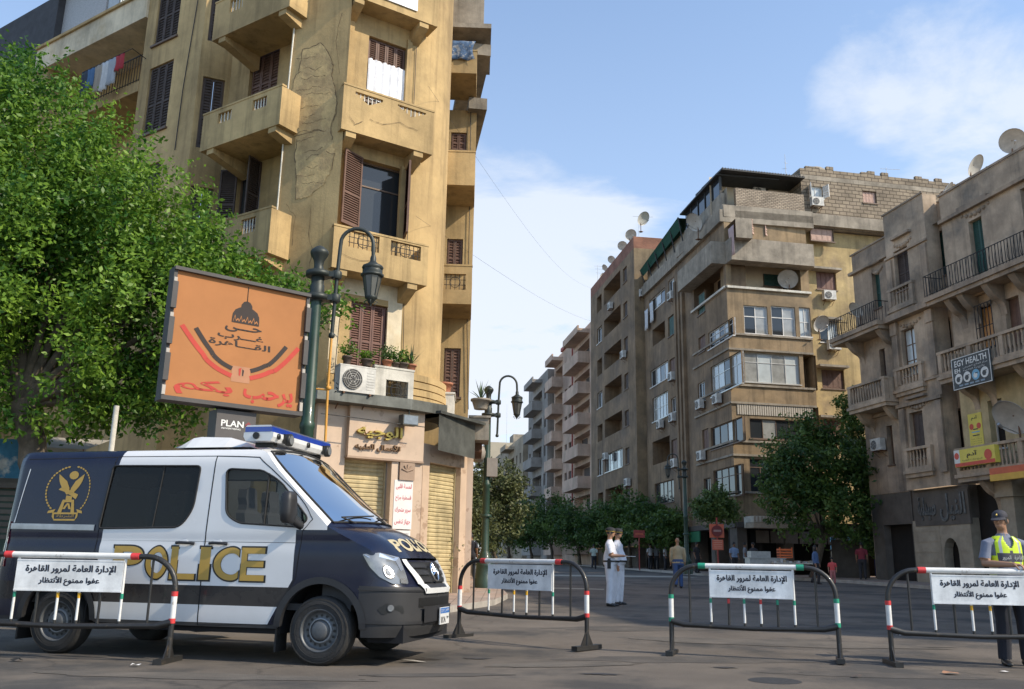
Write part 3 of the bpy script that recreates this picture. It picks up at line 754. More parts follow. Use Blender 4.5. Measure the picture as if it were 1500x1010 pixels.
# grooved round base of the corner and the parapet box with the flowerpot
gb = MB()
for k in range(5):
    z = ZS + .12 + k*.2; rad = [Vector((S.x, S.y)) + Vector(((RAD)*(math.sin(th0+t)-math.sin(th0)), -(RAD)*(math.cos(th0+t)-math.cos(th0)))) + Vector((math.sin(th0+t), -math.cos(th0+t)))*(.28-.02*k) for t in [R_(95)*i/12 for i in range(13)]]
    inn = [p - (p-q)*.0 for p, q in zip(rad, rad)]
    ribbon(gb, rad, z, z+.165)
    rin = [Vector((S.x, S.y)) + Vector((RAD*(math.sin(th0+t)-math.sin(th0)), -RAD*(math.cos(th0+t)-math.cos(th0)))) for t in [R_(95)*i/12 for i in range(13)]]
    for i in range(12):
        a, b, c, d = rad[i], rad[i+1], rin[i+1], rin[i]
        gb.quad([(a.x,a.y,z+.165),(b.x,b.y,z+.165),(c.x,c.y,z+.165),(d.x,d.y,z+.165)], 0); gb.quad([(d.x,d.y,z),(c.x,c.y,z),(b.x,b.y,z),(a.x,a.y,z)], 0)
gb.build('grooved_corner', M_OCHRE, CB)
# first floor terrace box with square grille, above the shop cornice
zt0, zt1 = ZS+.18, CH.px(575, 541, .1)[1]
x0 = CH.px(548, 560, .1)[0]; x1 = CH.px(606, 560, .1)[0]
gh = rct(566, 556, 597, 589, CH, .1)
bay_balcony(zt0+.1, zt1, [gh], 1, 'terrace_parapet', s0=x0, s1=x1, m=M_WHITEPL, o=.1, brk=False)
bx = MB(); s0, s1, z0, z1 = FC.rect(640, 577, 664, 612, 2.6); bx.box(FC, s0, s1, 1.4, 2.6, z0-.1, z1); bx.box(FC, s0-.03, s1+.03, 1.4, 2.63, z1+.001, z1+.05); bx.build('parapet_box', M_WHITEPL, CB)

# ---- shop at the foot
M_MARBLE = mat('pink_marble', (0.58, 0.43, 0.31), 0.4, var=.14, scale=1.2, col2=(0.42, 0.29, 0.20), c2=.60, c2w=.015, c2scale=1.6, coat=.2)
M_MARBLE2 = mat('brown_marble', (0.36, 0.25, 0.175), 0.4, var=.2, scale=2, col2=(0.5,0.38,0.28), c2=.62, c2w=.02, c2scale=2.2)
M_ZINC = mat('zinc_sheet', (0.15, 0.155, 0.14), 0.5, metal=.5, var=.25, scale=2.5, streak=.4)
M_ROLL = mat('roller_shutter_paint', (0.50, 0.40, 0.215), 0.6, var=.14, scale=2.5, streak=.35)
M_GOLD = mat('brass_letters', (0.50, 0.36, 0.10), 0.35, metal=.75, var=.2, scale=8)
M_BROWNLET = mat('dark_brass_letters', (0.19, 0.11, 0.055), 0.5, metal=.3)
sh = MB(); zsb = CH.px(560, 668, 0)[1]
zsp = CH.px(560, 655, .0)[1]
E0, E1 = CH.px(466, 640, 0)[0], CH.px(622, 650, 0)[0]
e1 = CH.px(511, 640, .05)[0]
A = lambda x, y=700: CH.px(x, y, 0)[0]
sh.box(CH, E0, e1, -.4, -.12, g0, ZS, 1)                                   # left pier
sh.box(CH, e1, A(620, 640), -.55, .05, zsp-.28, ZS, 0)                     # fascia
sh.box(CH, e1-.01, A(620, 640)+.01, -.55, .062, zsp-.33, zsp-.281, 2)       # brown lip
sh.box(CH, A(573), A(583), -.4, .0, g0, zsp-.331, 0); sh.box(CH, A(583.2), A(619), -.4, -.03, g0, zsp-.331, 0)
sh.box(CH, A(584), A(606), -.03, .05, CH.px(595, 704, 0)[1], zsp-.34, 2)  # carved block
c = CH.p((A(584)+A(606))/2, (CH.px(595,704,0)[1]+zsp-.34)/2, .05)
for k in range(5):
    a = R_(20+35*k); sh.tube([c - CH.n*.01, c + (CH.d*math.cos(a)+Vector((0,0,1))*math.sin(a))*.17 + CH.n*.02], [.03, .012], 6, 2)
shop = sh.build('shop_front', [M_MARBLE, M_MARBLE, M_MARBLE2], CB)
# right hand return of the shop, seen beyond the corner pier
cr = CH.p(A(619), 0, -.03); SR = Face((cr.x, cr.y), vdir(1500))
sr = MB(); rlen = 2.1
sr.box(SR, .02, .32, -.3, -.0, g0, 4.0, 0); sr.box(SR, rlen-.3, rlen, -.3, 0, g0, 4.0, 0); sr.box(SR, .32, rlen-.3, -.3, -.02, 3.55, 4.0, 0)
bk = SR.p(rlen, 0, -.15); BK = Face((bk.x, bk.y), (-.15, .989), True); sr.box(BK, 0, 9, -.3, 0, g0, ZS, 0)
sr.build('shop_return', M_MARBLE, CB)
rs = MB()
def roller(fr, s0, s1, z0, z1, o):
    n = int((z1-z0)/.1)
    for i in range(n):
        a, b = z0+(z1-z0)*i/n, z0+(z1-z0)*(i+1)/n; P = fr.p; pr = [(a, o), (a+.02, o+.022), (a+.07, o+.022), (b, o)]
        for k in range(3): rs.quad([P(s0,pr[k][0],pr[k][1]),P(s1,pr[k][0],pr[k][1]),P(s1,pr[k+1][0],pr[k+1][1]),P(s0,pr[k+1][0],pr[k+1][1])], 0)
    rs.box(fr, s0-.04, s0-.001, o-.05, o+.06, z0, z1); rs.box(fr, s1+.001, s1+.04, o-.05, o+.06, z0, z1)
roller(CH, A(512)-.1, A(572)-.05, g0, zsp-.3, -.32); roller(SR, .36, rlen-.34, g0, 3.56, -.22)
rs.build('roller_shutter', M_ROLL, CB)
zc = MB()
ol = [(E0-.2, .3), (A(560, 610), .42), (E1+.05, .30)]
zc.box(CH, E0-.25, E1-.6, -.6, .42, ZS-.02, ZS+.24); 
q1 = CH.p(E1-.6, 0, .42); q2 = SR.p(.35, 0, .45); ZF = Face((q1.x, q1.y), (q2.x-q1.x, q2.y-q1.y)); zl = (q2-q1).length
zc.box(ZF, .002, zl, -.9, 0, ZS-.02, ZS+.24)
arc2 = [Vector((SR.p(t*2.0, 0, .45*(1-.35*t)).x, SR.p(t*2.0, 0, .45*(1-.35*t)).y)) for t in [i/8 for i in range(9)]]
ribbon(zc, arc2, ZS-.95, ZS-.03); zc.box(SR, .0, 2.2, -.6, .5, ZS-.02, ZS+.05)
zc.build('shop_cornice', M_ZINC, CB)
lt = MB()
t0, t1 = CH.rect(522, 620, 586, 655, .08)[:2]; zz = CH.rect(522, 622, 588, 648, .08)
text_into(lt, CH, 'الوجيه', t0+.02, t1+.02, zz[2]+.0, zz[3]+.02, .115, 0, .02, .05, True)
zz = CH.rect(521, 650, 586, 660, .08); text_into(lt, CH, 'للأعمال الطبيه', t0, t1, zsp-.13, zsp+.06, .085, 1, .015, .03, True)
lt.build('lettering', [M_GOLD, M_BROWNLET], shop)
M_PAPER = mat('white_paper', (0.74, 0.71, 0.68), 0.8, var=.06); M_REDINK = mat('red_ink', (0.55, 0.05, 0.08), 0.8); M_BLACKINK = mat('black_ink', (0.03, 0.03, 0.035), 0.7)
po = MB(); s0, s1, z0, z1 = CH.rect(578, 703, 602, 776, 0)
po.box(CH, s0, s1, .0, .012, z0, z1)
hgt = (z1-z0)
for k, w in enumerate(('لمسة قلبى', 'قسطرة جراح', 'سرير متحرك', 'جهاز تنفس')): text_into(po, CH, w, s0+.04, s1-.04, z1-hgt*(.07+.24*k)-.15, z1-hgt*(.07+.24*k), .016, 1, .01, 0, True)
po.box(CH, s0+.02, s1-.02, .0, .014, z0-.28, z0-.03, 0); po.box(CH, s0+.02, s1-.02, .0145, .016, z0-.27, z0-.23, 2)
for k in range(2): text_into(po, CH, 'للاتصال', s0+.08, s1-.08, z0-.14-.08*k, z0-.09-.08*k, .017, 2, 0, 0, True)
tag(po.build('poster', [M_PAPER, M_REDINK, M_BLACKINK], None), 'white paper poster with four red Arabic lines on the marble shop pier', 'poster')
# ------------------------------------------------------------------ ornate stone house (right edge)
M_STONE = mat('grey_beige_stucco', (0.41, 0.31, 0.22), 0.93, var=.18, scale=1.1, bump=.35, bscale=14, streak=.35, col2=(0.22, 0.185, 0.15), c2=.55, c2w=.12, c2scale=.5)
M_STONE2 = mat('pale_stucco', (0.48, 0.37, 0.265), 0.93, var=.16, scale=1.1, bump=.3, bscale=14, streak=.3, col2=(0.26, 0.22, 0.175), c2=.58, c2w=.1, c2scale=.5)
M_YELLOWST = mat('yellow_stucco', (0.53, 0.43, 0.25), 0.93, var=.14, scale=1.1, bump=.3, bscale=14, streak=.2)
M_SOOT = mat('sooty_stone', (0.115, 0.10, 0.085), 0.95, var=.3, scale=1.2, bump=.4, bscale=12)
RF = Face((20.2, 36), vdir(460))            # s grows away from the camera
RB = thing('ornate_house', 'old grey stucco house with balustrades, corbelled balconies and a dark ground floor', 'building', (20.2, 36, gz(36)))
MB_O = .38                                   # middle bay stands proud
sm0, sm1 = RF.px(1372, 500, MB_O)[0], RF.px(1309, 500, MB_O)[0]
sEnd = RF.px(1249, 400, 0)[0]; sNear = -9.0; sR = RF.px(1397, 500, 0)[0]
zTop = 17.9; zg = .3
rw = MB()
f1 = Facade(RB, RF, sm1, sEnd, 4.7, 17.45, 0, 0, .25)
f1.px(1276.5, 401, 1292, 449, 'louver', n=2, shut=M_SHUT_GREEN, step=.1); f1.px(1287.5, 513, 1300, 563, 'louver', n=2, shut=M_SHUT_DARK, step=.1)
f1.px(1298, 625, 1311, 680, 'dark'); f1.wall(rw)
f2 = Facade(RB, RF, sm0, sm1, 4.7, 18.35, MB_O, 1, .22)
f2.px(1308.5, 370, 1334, 420, 'louver', n=2, shut=M_SHUT_DARK, step=.1); f2.px(1319, 485, 1345, 547, 'glass', n=2, rows=3, pane=[M_GLASS_FROST], frame=M_WOODB)
f2.px(1331, 606, 1357, 670, 'panel', n=2, shut=M_SHUT_DARK); f2.wall(rw)
f3 = Facade(RB, RF, sR, sm0, 4.7, 17.9, -.35, 0, .25)
f3.px(1370, 342, 1387, 402, 'louver', n=2, shut=M_SHUT_GREEN, step=.1); f3.px(1377, 470, 1398, 534, 'dark'); f3.px(1393, 601, 1413, 660, 'dark'); f3.wall(rw)
f4 = Facade(RB, RF, sNear, sR, 9.0, 17.9, 0, 1, .25)
hg = RF.rect(1418, 326, 1447, 402)
f4.add(hg, 'louver', n=2, shut=M_SHUT_GREEN, step=.1); f4.px(1494, 278, 1520, 330, 'dark'); 
ho = RF.rect(1430, 452, 1458, 506); f4.add(ho, 'panel', n=2, shut=mat('lit_window_orange', (0.55, 0.27, 0.09), .6, var=.2), frame=M_IRON)  # orange glow of a lit window painted as the shutter colour
f4.px(1470, 440, 1500, 500, 'panel', n=2, shut=M_SHUT); f4.px(1519, 430, 1550, 500, 'dark'); f4.wall(rw)
f5 = Facade(RB, RF, sNear, sR, 4.7, 9.0, 0, 2, .3)
f5.px(1446, 588, 1475, 655, 'dark', frame=M_WOODW); f5.px(1512, 560, 1550, 640, 'dark'); f5.wall(rw)
# returns of the bay, end wall, roof
for a, o0, o1, z1 in ((sm0, -.35, MB_O, 18.35), (sm1, 0, MB_O, 18.35), (sR, -.35, 0, 17.9)):
    rw.quad([RF.p(a,4.7,o0),RF.p(a,4.7,o1),RF.p(a,z1,o1),RF.p(a,z1,o0)], 1, [(o0,4.7),(o1,4.7),(o1,z1),(o0,z1)])
rw.quad([RF.p(sEnd,zg,0),RF.p(sEnd,zg,-14),RF.p(sEnd,17.45,-14),RF.p(sEnd,17.45,0)], 0, [(0,zg),(14,zg),(14,17.4),(0,17.4)])
rw.quad([RF.p(sNear,zg,0),RF.p(sNear,zg,-14),RF.p(sNear,17.9,-14),RF.p(sNear,17.9,0)], 0)
rw.build('wall', [M_STONE, M_STONE2, M_YELLOWST], RB)
nb = MB(); nb.wall(RF, -30.5, sNear, -.3, 21.3, [], 0, 0, -.05); nb.quad([RF.p(-30.5,-.3,-.05),RF.p(-30.5,-.3,-12),RF.p(-30.5,21.3,-12),RF.p(-30.5,21.3,-.05)], 0); nb.quad([RF.p(-30.5,21,-.05),RF.p(sNear,21,-.05),RF.p(sNear,21,-12),RF.p(-30.5,21,-12)], 0); nb.build('neighbour_wing', M_STONE, RB)
rr_ = MB(); rr_.quad([RF.p(sNear,16.8,.0),RF.p(sEnd,16.8,0),RF.p(sEnd,16.8,-14),RF.p(sNear,16.8,-14)], 0); rr_.build('roof', M_CONC, RB)
# cornices, string courses, pilaster, parapet caps
co = MB()
for s0, s1, o, z, h, d in ((sm1-.01, sEnd+.15, 0, 16.35, .14, .22), (sm1+.02, sEnd+.1, 0, 17.45, .08, .06), (sm0-.05, sm1+.05, MB_O, 18.35, .08, .06), (sNear, sR, 0, 17.9, .1, .08), (sNear, sR, 0, 16.55, .16, .2), (sR, sm0-.06, -.35, 17.9, .08, .06),
                           (sm0-.08, sm1+.08, MB_O, 12.75, .3, .42), (sm0-.08, sm1+.08, MB_O, 8.55, .16, .16), (sm0-.08, sm1+.08, MB_O, 9.5, .12, .1), (sm0-.06, sm1+.06, MB_O, 16.0, .1, .1), (sm1, sEnd, 0, 8.5, .14, .12), (sNear, sR, 0, 4.72, .3, .5)):
    co.box(RF, s0, s1, o+.003, o+d, z, z+h)
# pilaster at the near edge of the bay
for a in (sm0+.02, sm1-.42):
    co.box(RF, a, a+.4, MB_O+.003, MB_O+.12, 9.63, 12.1); co.box(RF, a-.04, a+.44, MB_O+.003, MB_O+.17, 12.1, 12.7); co.box(RF, a, a+.4, MB_O+.003, MB_O+.12, 5.3, 8.5)
    co.box(RF, a, a+.4, MB_O+.003, MB_O+.10, 13.1, 15.9)
# festoons over the windows
def festoon(fr, s, z, o, w):
    for k in range(7):
        a = -1+2*k/6; r = .13-.05*abs(a); p = fr.p(s+a*w, z-.16*(1-a*a), o)
        co.lathe([(.01,-r),(r*.8,-r*.6),(r,0),(r*.8,r*.6),(.01,r)], p, 7)
for (x, y, o, w) in ((1322, 355, MB_O, .6), (1333, 472, MB_O, .7), (1345, 592, MB_O, .6), (1428, 308, 0, .8), (1285, 395, 0, .4), (1445, 440, 0, .7)):
    s, z = RF.px(x, y, o); festoon(RF, s, z, o, w)
    co.box(RF, s-w*1.15, s+w*1.15, o+.003, o+.2, z+.28, z+.4)
co.build('cornice', M_STONE, RB)
def corbel(mb, fr, s, w, z, o0, dep, h, m=0):
    """scrolled console under a balcony"""
    pr = []
    for k in range(11):
        t = k/10; pr.append((o0 + dep*(1-t)**1.6, z - h*t - .1*h*math.sin(t*6.28)))
    for i in range(10):
        (a, b), (c, d) = pr[i], pr[i+1]
        mb.quad([fr.p(s,b,a),fr.p(s+w,b,a),fr.p(s+w,d,c),fr.p(s,d,c)], m)
        for q in (s, s+w): mb.quad([fr.p(q,b,o0),fr.p(q,b,a),fr.p(q,d,c),fr.p(q,d,o0)], m)
def stone_balcony(s0, s1, z, o, dep, h=.95, rail=True, name='balcony', step=.22, corb=None):
    mb = MB(); mb.box(RF, s0-.08, s1+.08, o, o+dep+.08, z-.24, z-.1); mb.box(RF, s0, s1, o, o+dep, z-.42, z-.241)
    for a in (corb if corb is not None else [s0+.25, s1-.6]): corbel(mb, RF, a, .32, z-.421, o, dep*.85, 1.15)
    if rail:
        mb.box(RF, s0, s1, o+dep-.2, o+dep, z-.099, z+.06); mb.box(RF, s0-.03, s1+.03, o+dep-.23, o+dep+.03, z+h-.12, z+h)
        n = max(1, int((s1-s0)/1.6))
        for i in range(n+1): a = s0+(s1-s0-.22)*i/n; mb.box(RF, a, a+.22, o+dep-.215, o+dep+.012, z+.061, z+h-.121)
        baluster_row(mb, RF, s0+.22, s1-.22, z+.06, z+h-.12, o+dep-.1, step)
        for a in (s0, s1-.18):
            if dep > .5: mb.box(RF, a, a+.18, o, o+dep-.231, z-.099, z+h-.02)
    return mb.build(name, M_STONE2, RB)
for (x0, y0, x1, y1, o) in ((1304, 440, 1339, 455, MB_O), (1313, 557, 1353, 572, MB_O), (1328, 680, 1366, 690, MB_O)):
    s0, z = RF.px(x0, y1+6, o+.1); s1, _ = RF.px(x1, y0, o+.1); stone_balcony(min(s0,s1), max(s0,s1), z+.25, o, .14, .95, corb=[])
bl0, bl1 = RF.px(1312, 590, 1.1)[0], RF.px(1255, 600, 1.1)[0]
stone_balcony(sm1+.12, sEnd-.25, 9.15, 0, 1.0, 1.0)
stone_balcony(sNear, sR-.3, 9.35, 0, 1.15, 1.0, corb=[-7, -4.6, -2.2, .2, 1.2])
stone_balcony(sNear, sR-.6, 5.1, 0, 1.0, 1.0, corb=[-7, -4.5, -2, .5])
# iron balconies of the upper floor
def iron_balcony(s0, s1, z, o, dep, name='balcony', h=1.0, corb=()):
    mb = MB(); mb.box(RF, s0, s1, o, o+dep, z-.22, z); mb.box(RF, s0+.05, s1-.05, o, o+dep-.1, z-.4, z-.221)
    for a in corb: corbel(mb, RF, a, .35, z-.401, o, dep*.8, 1.25)
    b = mb.build(name, M_STONE, RB); q = MB()
    rail_geo(q, RF, s0+.04, s1-.04, o+dep-.06, z, z+h, .17, .016)
    for a in (s0+.04, s1-.04): q.tube([RF.p(a,z+h,o), RF.p(a,z+h,o+dep-.06)], .02, 6); [q.tube([RF.p(a,z,o+dep*k/6), RF.p(a,z+h,o+dep*k/6)], .013, 4) for k in range(1, 6)]
    n = int((s1-s0)/.34)
    for i in range(n):     # bellied bars
        a = s0+.2+(s1-s0-.4)*i/n
        q.tube([RF.p(a, z+h*t, o+dep-.06+.16*math.sin(t*3.0)*(1-t)) for t in (0,.15,.3,.5,.7,1)], .012, 4)
    q.build('railing', M_IRON, b); return b
iron_balcony(sNear, sm0-.25, 13.05, 0, 1.05, corb=[-7, -4.8, -2.4, -.9, .6, 1.4])
iron_balcony(sm1+.1, sEnd+.85, 12.95, 0, 1.15, corb=[sm1+.3, sEnd-.5])
# ground floor: sooty base, arch, shop sign
gf = MB()
sa0, sa1 = RF.px(1404, 800, .1)[0], RF.px(1382, 800, .1)[0]; za = RF.px(1392, 788, .1)[1]
arch = [(sa0, zg-.2), (sa1, zg-.2), (sa1, za-.7)] + [((sa0+sa1)/2+(sa1-sa0)/2*math.cos(t*math.pi/8), za-.7+.7*math.sin(t*math.pi/8)) for t in range(1, 8)] + [(sa0, za-.7)]
sp0, sp1 = RF.px(1425, 800, .1)[0], RF.px(1340, 800, .1)[0]
gf.panel(RF, [(sp0,zg-.3),(sp1,zg-.3),(sp1,3.3),(sp0,3.3)], [arch], .1, .45, 1)
gf.box(RF, sNear, sEnd, -.5, -.4, zg-.3, 4.7, 2)
gf.box(RF, sp1, sp1+.1, -.4, .08, zg-.3, 4.7, 0); gf.box(RF, sp1+2.4, sEnd-.02, -.4, -.02, zg-.3, 4.7, 0); gf.box(RF, sp1+.1, sp1+2.4, -.4, -.03, 3.2, 4.7, 0)
gf.box(RF, sp0, sp1, -.4, .02, 3.3, 4.7, 0)
for a in (sp0-2.2, sp0-4.9, sp0-7.6): gf.box(RF, a-.55, a+.15, -.4, .25, zg-.3, 4.0, 1); gf.box(RF, a-.7, a+.3, -.4, .38, 4.0, 4.7, 1)
for k in range(6): gf.box(RF, sp0+.01, sa0-.15, .101, .115, .5+k*.46, .5+k*.46+.42, 1); gf.box(RF, sa1+.15, sp1-.01, .101, .115, .5+k*.46, .5+k*.46+.42, 1)
M_BASE = mat('dirty_limestone', (0.34, 0.29, 0.22), .93, var=.25, scale=1.5, bump=.4, bscale=12)
gf.build('ground_floor', [M_SOOT, M_BASE, M_DARK], RB)
s0, z0 = RF.px(1422, 762, .12); s1, z1 = RF.px(1338, 728, .12)
sgn = MB(); sgn.box(RF, s0, s1, .025, .14, z0-.15, z1+.15)
SGF = Face(tuple(RF.p(s1,0,.14).xy), tuple(-RF.d.xy))
text_into(sgn, SGF, 'صيدلية', .3, (s1-s0)*.42, z0+.1, z1-.05, .005, 1, .03, .04, True); text_into(sgn, SGF, 'النيل', (s1-s0)*.5, (s1-s0)*.95, z0, z1, .005, 1, .02, .04, True)
tag(sgn.build('shop_sign', [M_SOOT, mat('tarnished_letters', (0.13, 0.13, 0.125), .6, metal=.3, var=.6, scale=5)]), 'sooty shop sign with tarnished silver Arabic letters above the stone arch', 'sign')
# advertising boards
M_SIGNK = mat('sign_charcoal', (0.055, 0.06, 0.06), .6, var=.15); M_SIGNW = mat('sign_white', (0.72, 0.72, 0.68), .6); M_SIGNB = mat('sign_blue', (0.18, 0.42, 0.60), .6)
M_SIGNY = mat('sign_yellow', (0.72, 0.60, 0.10), .6, var=.1); M_SIGNR = mat('sign_red', (0.62, 0.09, 0.05), .6)
def board(name, label, x0, y0, x1, y1, o, fn, cat='sign', mats=None, bm=0, th=.08):
    s1, zt = RF.px(x0, y0, o); s0, zb = RF.px(x1, y1, o); w = s1-s0
    F = Face(tuple(RF.p(s1,0,o).xy), tuple(-RF.d.xy)); mb = MB(); mb.box(F, 0, w, -th, 0, zb, zt, bm); fn(mb, F, w, zb, zt-zb)
    return tag(mb.build(name, mats), label, cat)
def disc(mb, F, s, z, r, o, m, n=20): mb.panel(F, [(s+r*math.cos(6.2832*k/n), z+r*math.sin(6.2832*k/n)) for k in range(n)], (), o, 0, m)
def egy(mb, F, w, z, h):
    for a, b, c, d in ((0,w,0,.03),(0,w,h-.03,h),(0,.03,.03,h-.03),(w-.03,w,.03,h-.03)): mb.box(F, a, b, .001, .012, z+c, z+d, 1)
    text_into(mb, F, 'EGY HEALTH', w*.08, w*.92, z+h*.72, z+h*.92, .008, 1, .02)
    text_into(mb, F, 'EH', w*.07, w*.22, z+h*.52, z+h*.66, .008, 1, .03)
    text_into(mb, F, 'مركز العلاج الطبيعى', w*.3, w*.93, z+h*.60, z+h*.68, .008, 1, 0, 0, True); text_into(mb, F, 'والتغذية العلاجية', w*.3, w*.85, z+h*.50, z+h*.58, .008, 1, 0, 0, True)
    for k in range(4): disc(mb, F, w*(.16+.225*k), z+h*.33, w*.1, .008, 2 if k == 2 else 1); disc(mb, F, w*(.16+.225*k)-.02, z+h*.31, w*.055, .011, 1 if k == 2 else 0, 6); mb.box(F, w*(.16+.225*k)-.02, w*(.16+.225*k)+.14, .0115, .0125, z+h*.36, z+h*.39, 0)
    for k in range(5): mb.box(F, w*(.16+.14*k), w*(.16+.14*k+.1), .001, .009, z+h*.08, z+h*.13, 3)
board('clinic_sign', 'charcoal EGY HEALTH sign with four round pictures on the balcony', 1393, 528, 1454, 575-17, 1.3, egy, mats=[M_SIGNK, M_SIGNW, M_SIGNB, mat('sign_greyblue', (.25,.33,.4), .6)])
def adam(mb, F, w, z, h):
    text_into(mb, F, 'آدم', w*.25, w*.7, z+h*.80, z+h*.93, .006, 1, .02, 0, True)
    disc(mb, F, w*.22, z+h*.62, w*.16, .006, 2); disc(mb, F, w*.76, z+h*.62, w*.16, .006, 2)
    for k, (a, b) in enumerate(((.52, .35), (.44, .6), (.34, .5))): mb.box(F, w*(.5-b/2), w*(.5+b/2), .004, .006, z+h*a, z+h*(a+.03), 3 if k == 1 else 1)
    for k in range(4): text_into(mb, F, 'خدمات طبية'[::1], w*.1, w*.9, z+h*(.04+.065*k), z+h*(.07+.065*k), .006, 1, 0, 0, True)
board('poster', 'tall yellow poster with black Arabic name and two red discs beside a doorway', 1417, 608, 1442, 654, .02, adam, 'poster', [M_SIGNY, M_BLACKINK, M_SIGNR, M_SIGNB], th=.018)
def adam2(mb, F, w, z, h):
    mb.box(F, .03, w-.03, .001, .012, z+.01, z+h*.22, 2); text_into(mb, F, 'آدم', w*.32, w*.58, z+h*.45, z+h*.85, .014, 1, .02, 0, True)
    disc(mb, F, w*.84, z+h*.5, h*.3, .014, 2); text_into(mb, F, 'للخدمات الطبية', w*.2, w*.7, z+h*.27, z+h*.4, .014, 1, 0, 0, True)
    mb.box(F, 0, w*.14, .001, .013, z+h*.22+.001, z+h, 3); disc(mb, F, w*.07, z+h*.65, w*.06, .016, 2)
board('lightbox_sign', 'long yellow lightbox sign with red base on the lower balustrade', 1397, 661, 1459, 677, 1.18, adam2, mats=[M_SIGNY, M_BLACKINK, M_SIGNR, M_SIGNW], th=.22)
# awning with warm stripe at the right edge
aw = MB(); s0, z0 = RF.px(1530, 690, 1.3); s1, z1 = RF.px(1450, 700, 1.3); aw.box(RF, s0, s1, 1.06, 1.3, z1-.15, z1+.1, 0); aw.box(RF, s0, s1, 1.06, 1.29, z1+.101, z1+.35, 1)
tag(aw.build('shop_fascia', [mat('fascia_yellow', (.7,.42,.06), .6), mat('fascia_red', (.6,.13,.05), .6)]), 'red and yellow shop fascia strip over the right hand shops', 'sign')
cg = MB(); s0, s1, z0, z1 = RF.rect(1428, 450, 1460, 508, .25)
for k in range(6): a = s0+(s1-s0)*k/5; cg.tube([RF.p(a,z0,.3),RF.p(a,z1,.3)], .02, 5)
for k in range(3): z = z0+(z1-z0)*k/2; cg.tube([RF.p(s0,z,.3),RF.p(s1,z,.3)], .02, 5)
cg.build('window_cage', M_IRON, RB)
dish(at_depth(1425, 262, 37.6)+Vector((0,0,-.35)), R_(40), 1.05, 'pale satellite dish on the parapet of the ornate house, lower of the two')
dish(at_depth(1484, 226, 35.6)+Vector((0,0,-.45)), R_(-20), 1.1, 'grey satellite dish standing highest at the right edge of the photo')
dish(at_depth(1382, 296, 44)+Vector((0,0,-.5)), R_(60), 1.15, 'grey satellite dish seen edge on in the gap between the parapets')
dish(RF.p(*RF.px(1258, 452, .6), .6)+Vector((0,0,-.9)), R_(-80), .9, 'grey satellite dish on the far iron balcony of the ornate house')
dish(RF.p(*RF.px(1492, 640, .8), .8)+Vector((0,0,-.6)), R_(-70), 1.5, 'large white dish seen from the back on the lower balcony at the right edge')
ac_px(RF, 1285, 652, 0, 'dark old air conditioner low on the far end of the ornate house')
# ------------------------------------------------------------------ tall brown block at the corner of the side street
M_BROWN = mat('brown_render', (0.28, 0.195, 0.118), 0.94, var=.16, scale=.8, bump=.3, bscale=12, streak=.4, col2=(0.16, 0.12, 0.085), c2=.55, c2w=.12, c2scale=.3)
M_BROWNF = mat('ochre_brown_render', (0.33, 0.235, 0.135), 0.94, var=.16, scale=.8, bump=.3, bscale=12, streak=.4, col2=(0.19, 0.145, 0.095), c2=.53, c2w=.12, c2scale=.35)
M_YELLOWW = mat('yellow_side_render', (0.50, 0.375, 0.185), 0.94, var=.15, scale=.9, bump=.3, bscale=12, streak=.3, col2=(0.34, 0.255, 0.15), c2=.57, c2w=.08, c2scale=.5)
M_CREAM = mat('cream_paint', (0.66, 0.55, 0.40), .9, var=.08)
M_PINKSH = mat('pinkish_shutter', (0.44, 0.29, 0.23), .7, var=.15)
def brick_mat(name, c1, c2, mortar, bw, bh, ms=.02, rough=.95):
    m = mat(name, c1, rough, var=0, uv=True); N, L, b = nodes_of(m); tc = N.new('ShaderNodeTexCoord')
    br = N.new('ShaderNodeTexBrick'); br.inputs['Scale'].default_value = 1; br.inputs['Brick Width'].default_value = bw; br.inputs['Row Height'].default_value = bh
    br.inputs['Mortar Size'].default_value = ms; br.inputs['Color1'].default_value = (*c1, 1); br.inputs['Color2'].default_value = (*c2, 1); br.inputs['Mortar'].default_value = (*mortar, 1); br.inputs['Bias'].default_value = -.1
    nz = N.new('ShaderNodeTexNoise'); nz.inputs['Scale'].default_value = .9; nz.inputs['Detail'].default_value = 6; L.new(tc.outputs['UV'], nz.inputs['Vector'])
    mr = N.new('ShaderNodeMapRange'); mr.inputs['From Min'].default_value = .3; mr.inputs['From Max'].default_value = .7; mr.inputs['To Min'].default_value = .7; mr.inputs['To Max'].default_value = 1.2; L.new(nz.outputs['Fac'], mr.inputs[0])
    n2 = N.new('ShaderNodeTexNoise'); n2.inputs['Scale'].default_value = 2.5; L.new(tc.outputs['UV'], n2.inputs['Vector'])
    vm = N.new('ShaderNodeVectorMath'); vm.operation = 'MULTIPLY_ADD'; L.new(n2.outputs['Color'], vm.inputs[0]); vm.inputs[1].default_value = (.08, .08, 0); L.new(tc.outputs['UV'], vm.inputs[2]); L.new(vm.outputs[0], br.inputs['Vector'])
    x = N.new('ShaderNodeMix'); x.data_type = 'RGBA'; x.blend_type = 'MULTIPLY'; x.inputs[0].default_value = 1; L.new(br.outputs['Color'], x.inputs[6])
    g = N.new('ShaderNodeCombineColor'); [L.new(mr.outputs[0], g.inputs[i]) for i in range(3)]; L.new(g.outputs[0], x.inputs[7]); L.new(x.outputs[2], b.inputs['Base Color'])
    bp = N.new('ShaderNodeBump'); bp.inputs['Strength'].default_value = .8; bp.inputs['Distance'].default_value = .03; L.new(br.outputs['Fac'], bp.inputs['Height']); bp.invert = True; L.new(bp.outputs[0], b.inputs['Normal'])
    return m
M_BLOCK = brick_mat('concrete_blockwork', (0.31, 0.25, 0.18), (0.25, 0.20, 0.145), (0.12, 0.095, 0.07), .5, .26, .028)
